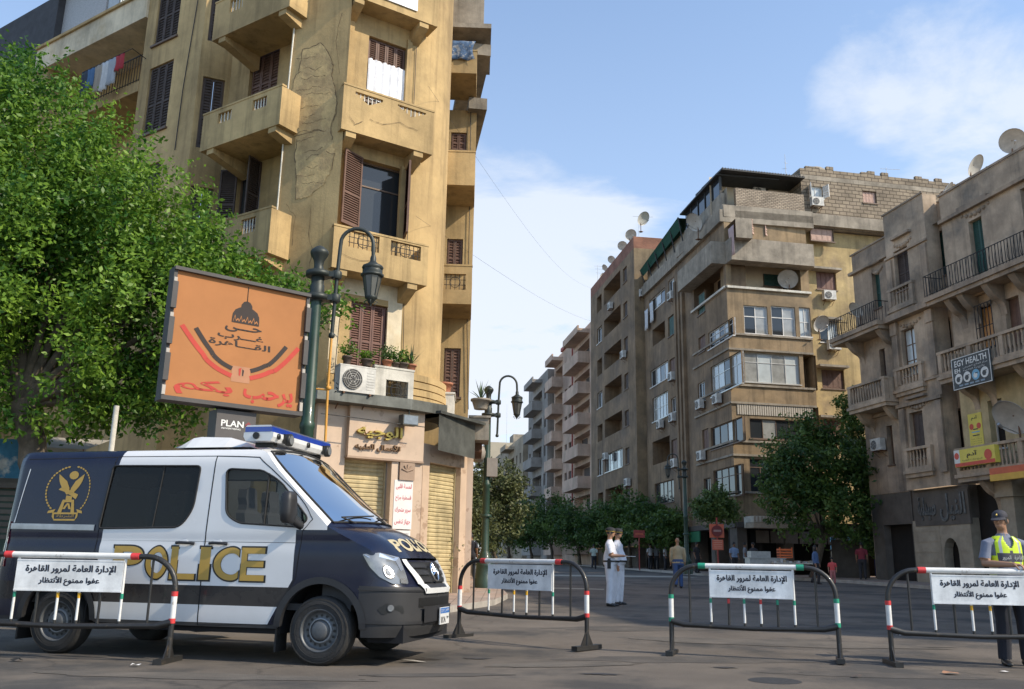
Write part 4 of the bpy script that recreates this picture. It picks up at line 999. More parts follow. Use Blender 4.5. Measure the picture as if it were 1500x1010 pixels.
M_BRICK = brick_mat('rough_brickwork', (0.45, 0.37, 0.28), (0.35, 0.28, 0.21), (0.15, 0.12, 0.09), .27, .11, .02)
M_REDBR = brick_mat('red_brick_parapet', (0.36, 0.16, 0.10), (0.30, 0.13, 0.085), (0.2, 0.13, .1), .25, .09, .012)
M_NET = mat('green_shade_net', (0.01, 0.07, 0.045), .9, var=.2, scale=6)
M_TIN = mat('corrugated_tin', (0.05, 0.05, 0.05), .6, metal=.3, var=.2); M_CORR = mat('pale_corrugated_sheet', (0.42, 0.38, 0.32), .7, var=.12, scale=2)
BB = thing('apartment_block', 'tall brown apartment block with glazed balconies and blockwork top floors at the corner', 'building', (13.1, 52, gz(52)))
BS = Face((13.1, 52), vdir(541)); BF = Face((13.1, 52), vdir(7700))
z0g = gz(52)
mats_b = [M_BROWN, M_BROWNF, M_YELLOWW, M_BLOCK, M_CREAM, M_CONC, M_BRICK]
bw = MB()
T1 = 22.3
# front, left part: bays with bands of windows (s 0 .. 5.4), then set back yellow side (5.4 .. 17)
ff = Facade(BB, BF, 0.0, 5.55, 3.6, T1, 0, 1, .12)
ff.px(1089, 447, 1126, 491, 'glass', n=2, rows=2, split=.62, pane=[M_GLASS, M_GLASS_CURT], frame=M_WOODW, fw=.07); ff.px(1129, 448, 1167, 494, 'glass', n=2, rows=2, split=.62, pane=[M_GLASS, M_GLASS_CURT], frame=M_WOODW, fw=.07)
ff.px(1170, 450, 1189, 494, 'glass', n=2, rows=2, pane=[M_GLASS_FROST, M_GLASS_CURT], frame=M_WOODW)
ff.px(1090, 516, 1173, 564, 'glass', n=4, rows=2, split=.68, pane=[M_GLASS_CURT, M_GLASS_FROST, M_GLASS_CURT, M_GLASS_FROST], frame=M_ALU); ff.px(1176, 520, 1198, 572, 'loggia', depth=1.2, wallm=M_BROWN)
ff.px(1098, 613, 1178, 646, 'glass', n=4, pane=[M_GLASS, M_GLASS_CURT, M_GLASS], frame=M_WOODB); ff.px(1179, 596, 1202, 648, 'loggia', depth=1.2, wallm=M_BROWN)
ff.px(1098, 672, 1180, 724, 'glass', n=5, rows=2, split=.75, pane=[M_GLASS], frame=M_WOODB)
h = (0.35, 5.0, *sorted((BF.px(1110, 424, 0)[1], BF.px(1110, 378, 0)[1]))); ff.add(h, 'loggia', depth=1.5, wallm=M_CREAM, door=.92)
hx = BF.rect(1118, 401, 1147, 421, -1.5); win(BB, BF, hx, 'louver', -1.5, .03, 2, shut=M_SHUT_GREEN, step=.12)
ff.wall(bw)
fy = Facade(BB, BF, 5.55, 17, 3.6, T1, -.7, 2, .14)
for r in ((1195, 397, 1226, 426), ):
    fy.px(*r, 'panel', n=4, shut=M_SHUT_RED)
fy.px(1200, 470, 1229, 503, 'glass', n=2, pane=[M_GLASS, M_GLASS_FROST], frame=M_WOODW); fy.px(1203, 541, 1238, 571, 'panel', n=4, shut=M_SHUT); fy.px(1206, 615, 1238, 640, 'panel', n=4, shut=M_SHUT)
fy.wall(bw); bw.quad([BF.p(5.55,3.6,0),BF.p(5.55,3.6,-.7),BF.p(5.55,T1,-.7),BF.p(5.55,T1,0)], 1)
# blockwork floor above, then concrete band, then set back top
zA, zB = T1, BF.px(1150, 326, 0)[1]; zC = BF.px(1150, 309, 0)[1]; zD = BF.px(1200, 254, -.7)[1]
fb_ = Facade(BB, BF, 1.6, 17, zA, zB, -.2, 3, .12)
fb_.px(1105, 325, 1128, 348, 'half', n=2, frame=M_WOODW, pane=[M_GLASS_CURT], shut=M_PINKSH, openang=(2.4, .5), step=.12); fb_.px(1187, 333, 1222, 355, 'panel', n=4, shut=M_PINKSH); fb_.wall(bw)
bw.box(BF, 0, 17, -8, .05, zB, zC, 5)
f_t = Facade(BB, BF, 5.6, 17, zC, zD, -.25, 3, .14)
f_t.px(1185, 272, 1206, 292, 'half', n=2, frame=M_WOODW, pane=[M_GLASS_FROST], shut=M_WOODW, openang=(1.9, 1.9), step=.14); f_t.px(1263, 279, 1285, 299, 'panel', n=4, shut=M_PINKSH); f_t.wall(bw)
bw.box(BF, 5.6, 17, -6, -.23, zD-.75, zD-.45, 5)
rr2 = random.Random(5)
for i in range(22): a = 6+i*.5; hh = rr2.choice([0, .0, .14, .26]); bw.box(BF, a, a+.49, -.45, -.25, zD, zD+.05+hh, 3)
bw.quad([BF.p(5.6,zC,-.25),BF.p(5.6,zC,-5),BF.p(5.6,zD,-5),BF.p(5.6,zD,-.25)], 3, [(0,zC),(5,zC),(5,zD),(0,zD)])
# terrace of the top floor: brick parapet, cream back wall, tin roof
bw.box(BF, .9, 5.6, -.3, -.02, zC, zC+1.25, 6)
bw.wall(BF, .0, 5.6, zC, zD-.5, [], 0, 4, -1.9)
bw.quad([BF.p(.0,zA,-.2),BF.p(1.6,zA,-.2),BF.p(1.6,zB,-.2),BF.p(.0,zB,-.2)], 5)
bw.box(BF, 0.1, 1.55, -.19, -.15, zA+.9, zB-.1, 5)
bw.quad([BF.p(17,0,0),BF.p(17,0,-20),BF.p(17,zD,-20),BF.p(17,zD,0)], 2)
# street face
sS = 16.7
fs = Facade(BB, BS, 0, sS, 3.6, T1, 0, 0, .12)
Z1 = lambda x, y: (860+x/3.3675, 220+y/3.3675); Z2 = lambda x, y: (860+x/3.3675, 500+y/3.3675)
def sx(a, b, kind, **k): fs.px(*a, *b, kind, **k)
sx(Z1(597,905), Z1(722,912), 'glass', n=5, rows=2, split=.72, pane=[M_GLASS, M_GLASS_CURT], frame=M_WOODW); sx(Z2(609,130), Z2(765,205), 'glass', n=5, rows=2, split=.66, pane=[M_GLASS_FROST, M_GLASS_CURT, M_GLASS], frame=M_ALU)
sx(Z2(609,430), Z2(770,488), 'glass', n=4, pane=[M_GLASS, M_GLASS_CURT, M_GLASS], frame=M_WOODB); sx(Z2(622,640), Z2(765,755), 'glass', n=4, rows=2, split=.7, pane=[M_GLASS], frame=M_WOODB)
hL = (0.4, 5.6, *h[2:]); fs.add(hL, 'loggia', depth=1.4, wallm=M_CREAM, door=.5, parapet=.0)
sx(Z1(542,718), Z1(582,795), 'panel', n=2, shut=M_SHUT_GREEN); sx(Z1(548,930), Z1(585,985), 'panel', n=2, shut=M_SHUT); sx(Z2(545,212), Z2(583,290), 'glass', n=2, frame=M_WOODW); sx(Z2(567,440), Z2(602,530), 'panel', n=2, shut=M_SHUT); sx(Z2(575,680), Z2(610,745), 'glass', n=2, frame=M_WOODB)
sx(Z1(308,745), Z1(385,745), 'glass', n=3, pane=[M_GLASS, M_GLASS_CURT], frame=M_WOODW); sx(Z1(400,650), Z1(430,700), 'glass', n=2, frame=M_WOODW, pane=[M_GLASS_FROST, M_GLASS]); sx(Z1(398,830), Z1(430,905), 'panel', n=2, shut=M_SHUT_GREEN)
sx(Z1(322,890), Z1(385,925), 'loggia', depth=1.2, wallm=M_BROWN); sx(Z2(312,150), Z2(400,180), 'glass', n=4, pane=[M_GLASS_CURT, M_GLASS], frame=M_WOODW); sx(Z2(405,95), Z2(437,150), 'panel', n=2, shut=M_SHUT)
sx(Z2(322,285), Z2(400,365), 'glass', n=5, rows=2, pane=[M_GLASS_CURT, M_GLASS_FROST], frame=M_ALU); sx(Z2(414,285), Z2(440,345), 'glass', n=2, frame=M_WOODW)
sx(Z2(322,500), Z2(410,585), 'loggia', depth=1.4, wallm=M_BROWN, parapet=.0); sx(Z2(415,490), Z2(450,575), 'panel', n=2, shut=M_SHUT); sx(Z2(333,705), Z2(430,790), 'glass', n=5, pane=[M_GLASS], frame=M_WOODB)
fs.wall(bw)
for s in (7.4, 8.1, 8.8): bw.box(BS, s, s+.35, .003, .22, 3.6, T1-1.4, 0)
# upper street floors: dark band, curtained openings, green net terrace
bw.box(BS, -.02, sS, -6, .25, T1-.25, T1+.55, 5)
fu = Facade(BB, BS, 0, sS, T1+.55, zB, -.15, 5, .12)
fu.px(*Z1(622,440), *Z1(735,430), 'loggia', depth=1.0, wallm=M_BROWN); fu.px(*Z1(528,520), *Z1(572,570), 'panel', n=2, shut=M_PINKSH); fu.wall(bw)
bw.box(BS, -.02, sS, -6, .05, zB, zC, 5)
bw.wall(BS, 0, sS, zC, zC+1.2, [], 0, 5, -.3)
bw.build('wall', mats_b, BB)
cz = MB()
# slabs, sills and parapet bands of the front; overhanging balcony of the top
zb_ = BF.px(1130, 385, .9)[1]; zt_ = BF.px(1130, 353, .9)[1]
cz.box(BF, -.0, 5.5, 0.003, .9, zb_, zt_, 0); cz.box(BS, .0, 6.2, .003, .9, zb_-.0, zt_, 0)
for y in (424, 492, 514, 566, 592, 648, 668, 722):
    z = BF.px(1120, y, .05)[1]; cz.box(BF, -.06, 5.5, .003, .1, z-.07, z+.05, 0); cz.box(BS, 0.002, 6.0, .003, .1, z-.07, z+.05, 0)
cz.box(BF, 0, 5.6, .003, .16, h[2]-.08, h[2]+.06, 1); cz.box(BS, .004, 5.9, .003, .16, h[2]-.08, h[2]+.06, 1)
for (x0, y0, x1, y1) in ((1190, 394, 1231, 397), (1197, 465, 1232, 470), (1199, 535, 1242, 540), (1200, 610, 1242, 614)):
    s0, s1, za_, zb2 = BF.rect(x0, y0, x1, y1, -.3); cz.box(BF, s0, s1, -.698, -.1, za_, za_+.14, 2)
for k in range(34): a = .35+k*.145; cz.box(BF, a, a+.1, .003, .05, BF.px(1120, 609, .05)[1], BF.px(1120, 594, .05)[1], 3)
cz.build('balcony_band', [M_CONC, M_WHITEPL, M_CONC, M_CORR], BB)
tr = MB(); rz = zD - .2
zr0 = BF.px(1178, 262, .2)[1]
tr.box(BF, -.1, 5.6, -4, .3, zr0, zr0+.1, 0); tr.box(BS, .3, 7.2, -4, .25, zr0+.0-.12, zr0-.02, 0)
for k in range(30): a = -.05+k*.19; tr.tube([BF.p(a, zr0+.1, .32), BF.p(a, zr0+.12, -3)], .05, 5, 0)
tr.build('tin_roof', M_TIN, BB)
gp = MB()
for k in range(5): a = .5+k*1.3; gp.box(BS, a, a+1.2, -.1, -.06, zC+.9, zr0-.15, 0); gp.box(BS, a-.06, a, -.15, .0, zC, zr0-.1, 1)
gp.box(BS, .2, 7, -.3, .0, zC, zC+.9, 2); gp.build('glazed_terrace', [M_GLASS, M_TIN, M_CONC], BB)
nt_ = MB(); a0, a1 = 7.3, 16.5
nt_.quad([BS.p(a0,zr0-.3,.4),BS.p(a1,zr0-1.2,.4),BS.p(a1,zC+.6,.1),BS.p(a0,zC+1.2,.1)], 0); nt_.quad([BS.p(a0,zr0-.3,.4),BS.p(a1,zr0-1.2,.4),BS.p(a1,zr0-1.1,-4),BS.p(a0,zr0-.2,-4)], 0)
for k in range(6): a = a0+(a1-a0)*k/5; nt_.tube([BS.p(a,zC,.0), BS.p(a,zr0-.25-.18*k,.35)], .05, 5, 1)
nt_.build('shade_net', [M_NET, M_TIN], BB)
ro = MB(); ro.quad([BF.p(0,zB+.01,0),BF.p(17,zB+.01,-.2),BF.p(17,zB+.01,-20),BS.p(sS,zB+.01,-.15)], 0); ro.quad([BF.p(5.6,zD-.3,-.3),BF.p(17,zD-.3,-.3),BF.p(17,zD-.3,-9),BF.p(5.6,zD-.3,-9)], 0)
ro.box(BF, 8.2, 9.6, -3, -1.5, zD-.3, zD+.6, 0); ro.lathe([(.9,0),(.9,.9),(.6,1.15),(.01,1.2)], BF.p(7.6, zD-.3, -2), 12); ro.build('roof', M_CONC, BB)
# shops under the block
sp = MB(); sp.box(BF, .2, 16, -1.6, -1.4, z0g-.5, 3.7, 0); sp.box(BS, .2, sS, -1.6, -1.4, z0g-.5, 3.7, 0)
for a in (0.02, 2.9, 6.5, 10, 13.5): sp.box(BF, a, a+.6, -1.0, -.02, z0g-.5, 3.6, 1)
for a in (3.5, 7.2, 11, 15): sp.box(BS, a, a+.6, -1.0, -.02, z0g-.5, 3.6, 1)
sp.box(BF, 0, 17, -1.4, .12, 3.3, 3.6, 1); sp.box(BS, .0, sS, -1.4, .12, 3.3, 3.6, 1)
sp.box(BF, .4, 3.0, .12, 1.4, 3.25, 3.55, 2); sp.box(BF, .4, 3.0, .13, 1.41, 3.56, 3.9, 3)
for k in range(12): sp.box(BF, .4+.22*k, .5+.22*k, 1.411, 1.43, 3.58, 3.88, 2)
for k in range(7): sp.box(BF, -1.4+k*.9+2.5, -1.4+k*.9+3.3, .121, .16, 2.45, 3.15, 1); 
sp.box(BS, 5.5, 12.5, .125, .2, 2.6, 3.25, 4)
sp.build('shop_row', [M_DARK, M_SOOT, mat('tan_canopy', (.42,.36,.28), .9, var=.2), M_WHITEPL, mat('green_fascia', (.03,.17,.08), .7)], BB)
# ------------------------------------------------------------------ second brown block further along the street
B2 = thing('apartment_block', 'plain brown block of deep loggias with red brick roof parapet crowded with dishes', 'building', BS.p(sS, gz(68)))
O2 = .75
g2 = MB(); s2a, s2b = 16.9, 31.6
zt2 = 27.3; fl2 = 3.05
f2_ = Facade(B2, BS, s2a, s2b, 2.5, zt2-1.0, O2, 0, .15)
r5 = random.Random(9)
for k in range(7):
    z = 4.9 + k*fl2
    kind = 'glass' if k in (1,) else 'loggia'
    if kind == 'loggia': f2_.add((21.0, 26.6, z+.95, z+2.55), 'loggia', depth=1.3, wallm=M_BROWN, door=r5.uniform(.1,.6), dz=1.5)
    else: f2_.add((21, 26.6, z+.95, z+2.5), 'glass', n=5, pane=[M_GLASS, M_GLASS_CURT], frame=M_ALU)
    f2_.add((27.4, 29.2, z+.9, z+2.4), 'glass' if k % 2 else 'loggia', **({'n':2,'frame':M_WOODW} if k % 2 else {'depth':.9,'wallm':M_BROWN}))
    f2_.add((19.0, 20.2, z+1.0, z+2.3), 'panel', n=2, shut=M_SHUT_DARK)
f2_.wall(g2)
EW = BS.p(s2a, 0, O2); EF = Face((EW.x, EW.y), tuple((-BS.n).xy))
g2.wall(EF, 0, 8, 2.5, zt2-1.0, [], 0, 3, 0)
g2.wall(BS, s2a, s2b, zt2-1, zt2, [], 0, 2, O2); g2.wall(EF, 0, 3.2, zt2-1, zt2, [], 0, 2, 0)
g2.wall(BS, s2a, s2b, .3, 2.5, [], 0, 4, O2-.6); g2.wall(EF, 0, 8, .3, 2.5, [], 0, 4, -.2)
g2.quad([BS.p(s2b,.3,O2),BS.p(s2b,.3,-9),BS.p(s2b,zt2,-9),BS.p(s2b,zt2,O2)], 0)
g2.build('wall', [M_BROWN, M_BROWNF, M_REDBR, M_BROWNF, M_SOOT], B2)
q = MB(); q.quad([BS.p(s2a,zt2-.9,O2),BS.p(s2b,zt2-.9,O2),BS.p(s2b,zt2-.9,-9),BS.p(s2a,zt2-.9,-9)], 0); q.build('roof', M_CONC, B2)
for i, (x, y, sc, lab) in enumerate(((888, 408, .7, 'small satellite dish lowest in the row along the red brick parapet'), (897, 396, .75, 'satellite dish second from the left along the red brick parapet'), (912, 372, .85, 'mid sized satellite dish halfway up the red brick parapet'), (923, 360, 1.0, 'satellite dish near the top end of the red brick parapet'), (940, 350, 1.2, 'broad pale satellite dish topmost on the second brown block'), (880, 412, .6, 'tiny satellite dish at the far street end of the red brick parapet'))):
    s, _ = BS.px(x, y, O2-.3); dish(BS.p(s, zt2-.05, O2-.3), R_(-60+25*i), sc, lab)
dish(BS.p(*BS.px(1019, 332, .6), .5)+Vector((0,0,-.9)), R_(-60), 1.3, 'satellite dish beside the green shade net on the tall brown block')
dish(BF.p(*BF.px(1158, 414, .0), -.2)+Vector((0,0,-.9)), R_(-30), 1.25, 'pale dish inside the cream balcony of the tall brown block')
dish(BF.p(*BF.px(1199, 478, .0), .1)+Vector((0,0,-.9)), R_(20), 1.1, 'dish on the yellow side wall next to a pale window')
# air conditioners
for x, y, f, o, lab in ((1197, 296, BF, -.25, 'white air conditioner under the white framed window of the top floor'), (1215, 433, BF, -.7, 'air conditioner under the red shuttered window on the yellow wall'), (1222, 506, BF, -.7, 'white air conditioner low beside the frosted window on the yellow side'),
    (1112, 281, BF, -1.9, 'air conditioner on the roof terrace against the cream wall'), (1024, 593, BS, 0, 'white air conditioner between window columns, left of a pair'), (1049, 585, BS, 0, 'white air conditioner under the long glazed band, right of a pair'), (1026, 668, BS, 0, 'brownish air conditioner under a shuttered window on the shaded street side'),
    (983, 552, BS, 0, 'air conditioner on a shelf beside the five pane window'), (984, 612, BS, 0, 'air conditioner below the small window next to the tall glazing'), (966, 622, BS, 0, 'air conditioner under the tall five pane glazing'), (982, 434, BS, 0, 'air conditioner under the highest small window of the street side'), (987, 679, BS, 0, 'dark air conditioner at the end of a deep loggia'),
    (893, 449, BS, O2, 'air conditioner high on the second brown block'), (912, 520, BS, O2, 'air conditioner in the middle of the second brown block'), (886, 669, BS, O2, 'air conditioner at the far edge of the second brown block'), (918, 707, BS, O2, 'air conditioner lowest on the second brown block'), (944, 430, EF, 0, 'air conditioner on the narrow side return of the second brown block')):
    ac_px(f, x, y, o, lab)
# ------------------------------------------------------------------ pink block, grey block and old house closing the row
M_PINK = mat('salmon_render', (0.60, 0.44, 0.33), .92, var=.1, scale=.6, streak=.25, col2=(.46,.31,.24), c2=.6, c2w=.1, c2scale=.3)
M_REDTRIM = mat('red_trim', (0.36, 0.09, 0.07), .8)
M_GREYR = mat('grey_render', (0.34, 0.31, 0.275), .94, var=.15, scale=.5, streak=.3)
PK = thing('apartment_block', 'salmon pink block with stacked balconies and a red vertical stripe', 'building', BS.p(34, gz(86)))
def block(root, s0, s1, zb, zt, o, m, floors, wins, balc, bm, roofm=M_CONC, end=True, trim=None):
    w = MB(); F = Facade(root, BS, s0, s1, zb, zt, o, 0, .15); fh = (zt-zb-2.0)/floors
    for k in range(floors):
        z = zb+1.2+k*fh
        for a, b in wins: F.add((a, b, z+.9, z+2.3), 'panel' if (k+int(a)) % 3 else 'glass', n=2, shut=M_SHUT_DARK, sill=False)
        for a, b in balc: F.add((a, b, z+.1, z+2.35), 'loggia', depth=.8, wallm=m, door=.2+.15*(k % 4))
    F.wall(w); e = BS.p(s0, 0, o); E = Face((e.x, e.y), tuple((-BS.n).xy)); w.wall(E, 0, 10, zb, zt, [], 0, 0, 0)
    w.quad([BS.p(s1,zb,o),BS.p(s1,zb,-9),BS.p(s1,zt,-9),BS.p(s1,zt,o)], 0); w.build('wall', [m], root)
    q = MB(); q.quad([BS.p(s0,zt-.3,o),BS.p(s1,zt-.3,o),BS.p(s1,zt-.3,-9),BS.p(s0,zt-.3,-9)], 0); q.box(BS, s0+1, s0+5, -5, -2, zt-.3, zt+1.6); q.build('roof', roofm, root)
    for k in range(floors+1):
        z = zb+1.2+k*fh
        for a, b in balc:
            q = MB(); q.box(BS, a-.1, b+.1, o-.02, o+1.25, z-.2, z); q.box(BS, a-.1, b+.1, o+1.1, o+1.25, z, z+.95 if k < floors else z+.5); q.box(BS, a-.1, a+.05, o, o+1.1, z, z+.95 if k < floors else z+.2); q.build('balcony', bm, root)
block(PK, 33.2, 51.5, 1.0, 24.5, .3, M_PINK, 7, [(42.2, 43.6), (44.4, 45.6)], [(34.0, 40.8), (46.8, 50.8)], M_PINK)
q = MB(); q.box(BS, 41.4, 41.7, .3, .4, 3, 24.4, 0); q.box(BS, 41.4, 47.0, .3, .5, 24.5, 24.9, 0); q.build('stripe', M_REDTRIM, PK)
GB = thing('apartment_block', 'narrow grey block with shaded balconies beyond the salmon pink one', 'building', BS.p(52, gz(104)))
block(GB, 51.9, 65, 1.0, 23.6, 1.0, M_GREYR, 6, [(53, 54.2), (63, 64.2)], [(55.5, 61.5)], M_GREYR)
OH = thing('apartment_block', 'faded old stone house with arched corner far down the street', 'building', BS.p(66, gz(118)))
M_OLDST = mat('faded_stone', (0.42, 0.34, 0.24), .94, var=.15, scale=.5, streak=.3)
block(OH, 65.4, 92, 1.0, 17.5, 1.6, M_OLDST, 4, [(67, 68.2), (70, 71.2), (80, 81.5), (84, 85.5)], [(73, 78)], M_OLDST)
FH = thing('apartment_block', 'pale hazy house closing the far end of the street', 'building', BS.p(95, gz(140)))
block(FH, 96, 103, 1.0, 20.5, 2.6, mat('pale_far_stucco', (0.46, 0.40, 0.30), .94, var=.12, scale=.4), 6, [(96.6, 97.8), (101.4, 102.5)], [(98.4, 101)], M_OLDST)
# ------------------------------------------------------------------ trees
import numpy as np
def leaf_mat(name, dark, light, trans=.25):
    m = bpy.data.materials.new(name); m.use_nodes = True; N = m.node_tree.nodes; L = m.node_tree.links; b = N['Principled BSDF']; out = N['Material Output']
    at = N.new('ShaderNodeAttribute'); at.attribute_name = 'tone'
    mx = N.new('ShaderNodeMix'); mx.data_type = 'RGBA'; L.new(at.outputs['Fac'], mx.inputs[0]); mx.inputs[6].default_value = (*dark, 1); mx.inputs[7].default_value = (*light, 1)
    L.new(mx.outputs[2], b.inputs['Base Color']); b.inputs['Roughness'].default_value = .45; b.inputs['Specular IOR Level'].default_value = .35
    t = N.new('ShaderNodeBsdfTranslucent'); L.new(mx.outputs[2], t.inputs[0]); ms = N.new('ShaderNodeMixShader'); ms.inputs[0].default_value = trans
    L.new(b.outputs[0], ms.inputs[1]); L.new(t.outputs[0], ms.inputs[2]); L.new(ms.outputs[0], out.inputs[0]); return m
M_LEAF = leaf_mat('ficus_leaf', (0.035, 0.115, 0.014), (0.25, 0.40, 0.05), .42)
M_LEAF_D = leaf_mat('dusty_dark_leaf', (0.03, 0.078, 0.02), (0.15, 0.23, 0.05), .35)
M_LEAF_O = leaf_mat('olive_leaf', (0.045, 0.065, 0.022), (0.15, 0.16, 0.06), .25)
M_LEAF_Y = leaf_mat('pale_green_leaf', (0.06, 0.11, 0.03), (0.17, 0.24, 0.06), .3)
M_BARK = mat('bark', (0.135, 0.105, 0.075), .95, var=.35, scale=4, bump=1.0, bscale=14, streak=.3)
def crown_mesh(blobs, n, leaf, seed, clump=.28, per=26, shell=.55, base=None, m=None, parent=None, name='crown', up=.35, droop=.0, gap=None, gapf=.8):
    rg = np.random.default_rng(seed); base = np.array(base, float)
    vol = np.array([b[3]**2.3 for b in blobs]); nb = rg.choice(len(blobs), n//per, p=vol/vol.sum())
    C = np.array([b[:3] for b in blobs])[nb]; Rr = np.array([b[3] for b in blobs])[nb]
    d = rg.normal(size=(len(nb), 3)); d /= np.linalg.norm(d, axis=1)[:, None]; d[:, 2] *= .9
    r = Rr * (shell + (1-shell)*rg.random(len(nb))**.6) * (1+.16*rg.normal(size=len(nb)))
    cc = C + d*r[:, None]
    if gap is not None:
        keep = np.array([noise.noise(Vector(p)*gapf) > gap for p in cc]); cc, d, nb = cc[keep], d[keep], nb[keep]
    # twigs: leaves strung along a short outward spray
    tw = d + rg.normal(size=d.shape)*.55 + np.array([0, 0, up-droop]); tw /= np.linalg.norm(tw, axis=1)[:, None]
    k = len(nb); t = rg.random((k, per)); P = cc[:, None, :] + tw[:, None, :]*(t[..., None]-.3)*clump*2.2 + rg.normal(size=(k, per, 3))*clump*.36
    P = P.reshape(-1, 3); tone = (np.clip(.40 + .30*rg.normal(size=k), 0, 1)[:, None]*.75 + .25*t + .12*rg.normal(size=(k, per))).reshape(-1)
    tone = tone + np.repeat([.42*noise.noise(Vector(p)*.55+Vector((seed,0,0))) for p in cc], per)
    nn = len(P); nrm = np.repeat(d, per, 0)*.6 + rg.normal(size=(nn, 3))*.75 + np.array([0, 0, .55]); nrm /= np.linalg.norm(nrm, axis=1)[:, None]
    ax = np.repeat(tw, per, 0) + rg.normal(size=(nn, 3))*.8; ax -= nrm*(ax*nrm).sum(1)[:, None]; ax /= np.linalg.norm(ax, axis=1)[:, None]; bx = np.cross(nrm, ax)
    s = leaf*(.65+.7*rg.random(nn))[:, None]
    V = np.stack([P-ax*s*.55, P+bx*s*.27+ax*s*.05, P+ax*s*.55, P-bx*s*.27+ax*s*.05], 1).reshape(-1, 3) - base
    me = bpy.data.meshes.new(name); me.vertices.add(nn*4); me.vertices.foreach_set('co', V.ravel()); me.loops.add(nn*4); me.loops.foreach_set('vertex_index', np.arange(nn*4)); me.polygons.add(nn)
    me.polygons.foreach_set('loop_start', np.arange(0, nn*4, 4)); me.update(calc_edges=True)
    a = me.attributes.new('tone', 'FLOAT', 'FACE'); a.data.foreach_set('value', np.clip(tone, 0, 1).astype(np.float32))
    me.materials.append(m); o = bpy.data.objects.new(name, me); COL.objects.link(o); o.parent = parent; return o
def trunk_mesh(root, paths, base):
    mb = MB()
    for pts, r0, r1 in paths:
        n = len(pts); ps = []; rs = []
        for i in range(n-1):
            a, b = Vector(pts[i]), Vector(pts[i+1])
            for k in range(5):
                t = k/5; ps.append(a.lerp(b, t)+Vector((rnd.uniform(-1, 1), rnd.uniform(-1, 1), 0))*r0*.18*(0 if i+k == 0 else 1)); rs.append(r0+(r1-r0)*((i+t)/(n-1)))
        ps.append(Vector(pts[-1])); rs.append(r1); rs[0] *= 1.25; mb.tube(ps, rs, 9)
    mb.build('trunk', M_BARK, root)
def tree(label, base, blobs, n, leaf, m, seed, limbs=None, r0=.2, group=None, **k):
    base = Vector(base); root = thing('street_tree', label, 'tree', base, group=group)
    top = Vector((sum(b[0] for b in blobs)/len(blobs), sum(b[1] for b in blobs)/len(blobs), min(b[2]-b[3]*.5 for b in blobs)))
    fork = base.lerp(Vector((top.x, top.y, top.z)), .7) if limbs is None else Vector(limbs)
    paths = [([base, base.lerp(fork, .5)+Vector((.06, .03, 0)), fork], r0, r0*.75)]
    for b in blobs:
        c = Vector(b[:3]); paths.append(([fork, fork.lerp(c, .5)+Vector((0, 0, .1)), c], r0*.34, r0*.08))
    trunk_mesh(root, paths, base); crown_mesh(blobs, n, leaf, seed, base=base, m=m, parent=root, **k); return root
def B_(x, y, Y, r): p = at_depth(x, y, Y); return (p.x, p.y, p.z, r)
def BB_(*l): return [B_(*a) for a in l]
tb = on_ground(88, 16.4); tb.z += .13
tree('huge leafy ficus with leaning trunk in front of the ochre building', tb,
     BB_((40,195,17.6,1.55), (-60,250,17.4,2.3), (110,265,17.2,1.5), (-20,350,16.8,2.2), (165,330,16.9,1.55), (90,400,16.6,2.0), (232,345,17.3,1.25), (275,400,17.2,1.2), (330,440,17.3,1.05), (392,455,17.5,.85), (195,470,16.7,1.7), (300,520,17.3,1.2), (90,540,16.6,1.45), (-50,490,16.7,2.0), (430,450,17.8,.6), (190,575,17.2,.9), (290,600,17.9,.65), (15,120,17.8,.75), (486,470,18.0,.42), (492,440,18.1,.3)),
     150000, .105, M_LEAF, 11, limbs=at_depth(32, 590, 16.6), r0=.30, clump=.24, per=24, shell=.62, gap=-.30, gapf=.75)
YT = lambda x, Y, h=0: (on_ground(x, Y) + Vector((0, 0, .14)))
tree('big round dark ficus on the right pavement, in front of the brown block', YT(1192, 46), BB_((1170,680,46,1.7), (1215,675,46.5,1.75), (1245,720,46,1.7), (1165,730,45.5,1.6), (1205,745,45.5,1.7), (1190,640,46.5,1.1), (1260,765,46,1.2), (1150,705,46,1.2), (1275,700,46.5,1.1)), 30000, .21, M_LEAF_D, 21, r0=.2, clump=.34, per=22, shell=.5, limbs=at_depth(1205, 790, 46), gap=-.15, gapf=.7)
tree('dusty tree with pale trunk close to the ornate house', YT(1296, 47.2), BB_((1290,735,47.5,1.0), (1312,775,47.2,.85), (1275,775,47.2,.75), (1262,640,48,1.0), (1248,600,48.4,.75), (1268,680,48,.9), (1290,805,47,.5)), 9000, .2, M_LEAF_D, 22, r0=.27, clump=.32, limbs=at_depth(1290, 780, 47.2))
tree('small bushy bright green tree on the corner of the side street', YT(1050, 50.5), BB_((1048,742,50.5,.85), (1030,748,50.5,.6), (1065,748,50.5,.6), (1047,728,50.6,.55)), 5200, .17, M_LEAF_Y, 23, r0=.09, clump=.26, per=20)
for i, (x, y, Y, r, lab) in enumerate(((776,772,88,2.3,'dark street tree furthest down the right hand row'), (806,762,82,2.3,'dark street tree below the salmon pink block'), (846,775,76,2.0,'low dark street tree right of the pink block corner'), (884,776,72,1.8,'dark street tree below the plain brown block'), (920,758,67,1.9,'taller dark street tree beneath the deep loggias'), (952,770,63,1.6,'dark street tree left of the far lamp post'), (985,778,60,1.3,'smallest dark street tree of the row beside the far lamp post'))):
    s = 1300/Y
    tree(lab, YT(x+3, Y), BB_((x-r*s*.45,y,Y,r*.75), (x+r*s*.45,y+3,Y+.5,r*.75), (x,y-r*s*.4,Y,r*.7), (x,y+r*s*.3,Y-.4,r*.7)), 5200, .24, M_LEAF_D, 30+i, r0=.16, clump=.4, per=20, shell=.5, group='dark trees along the right hand pavement')
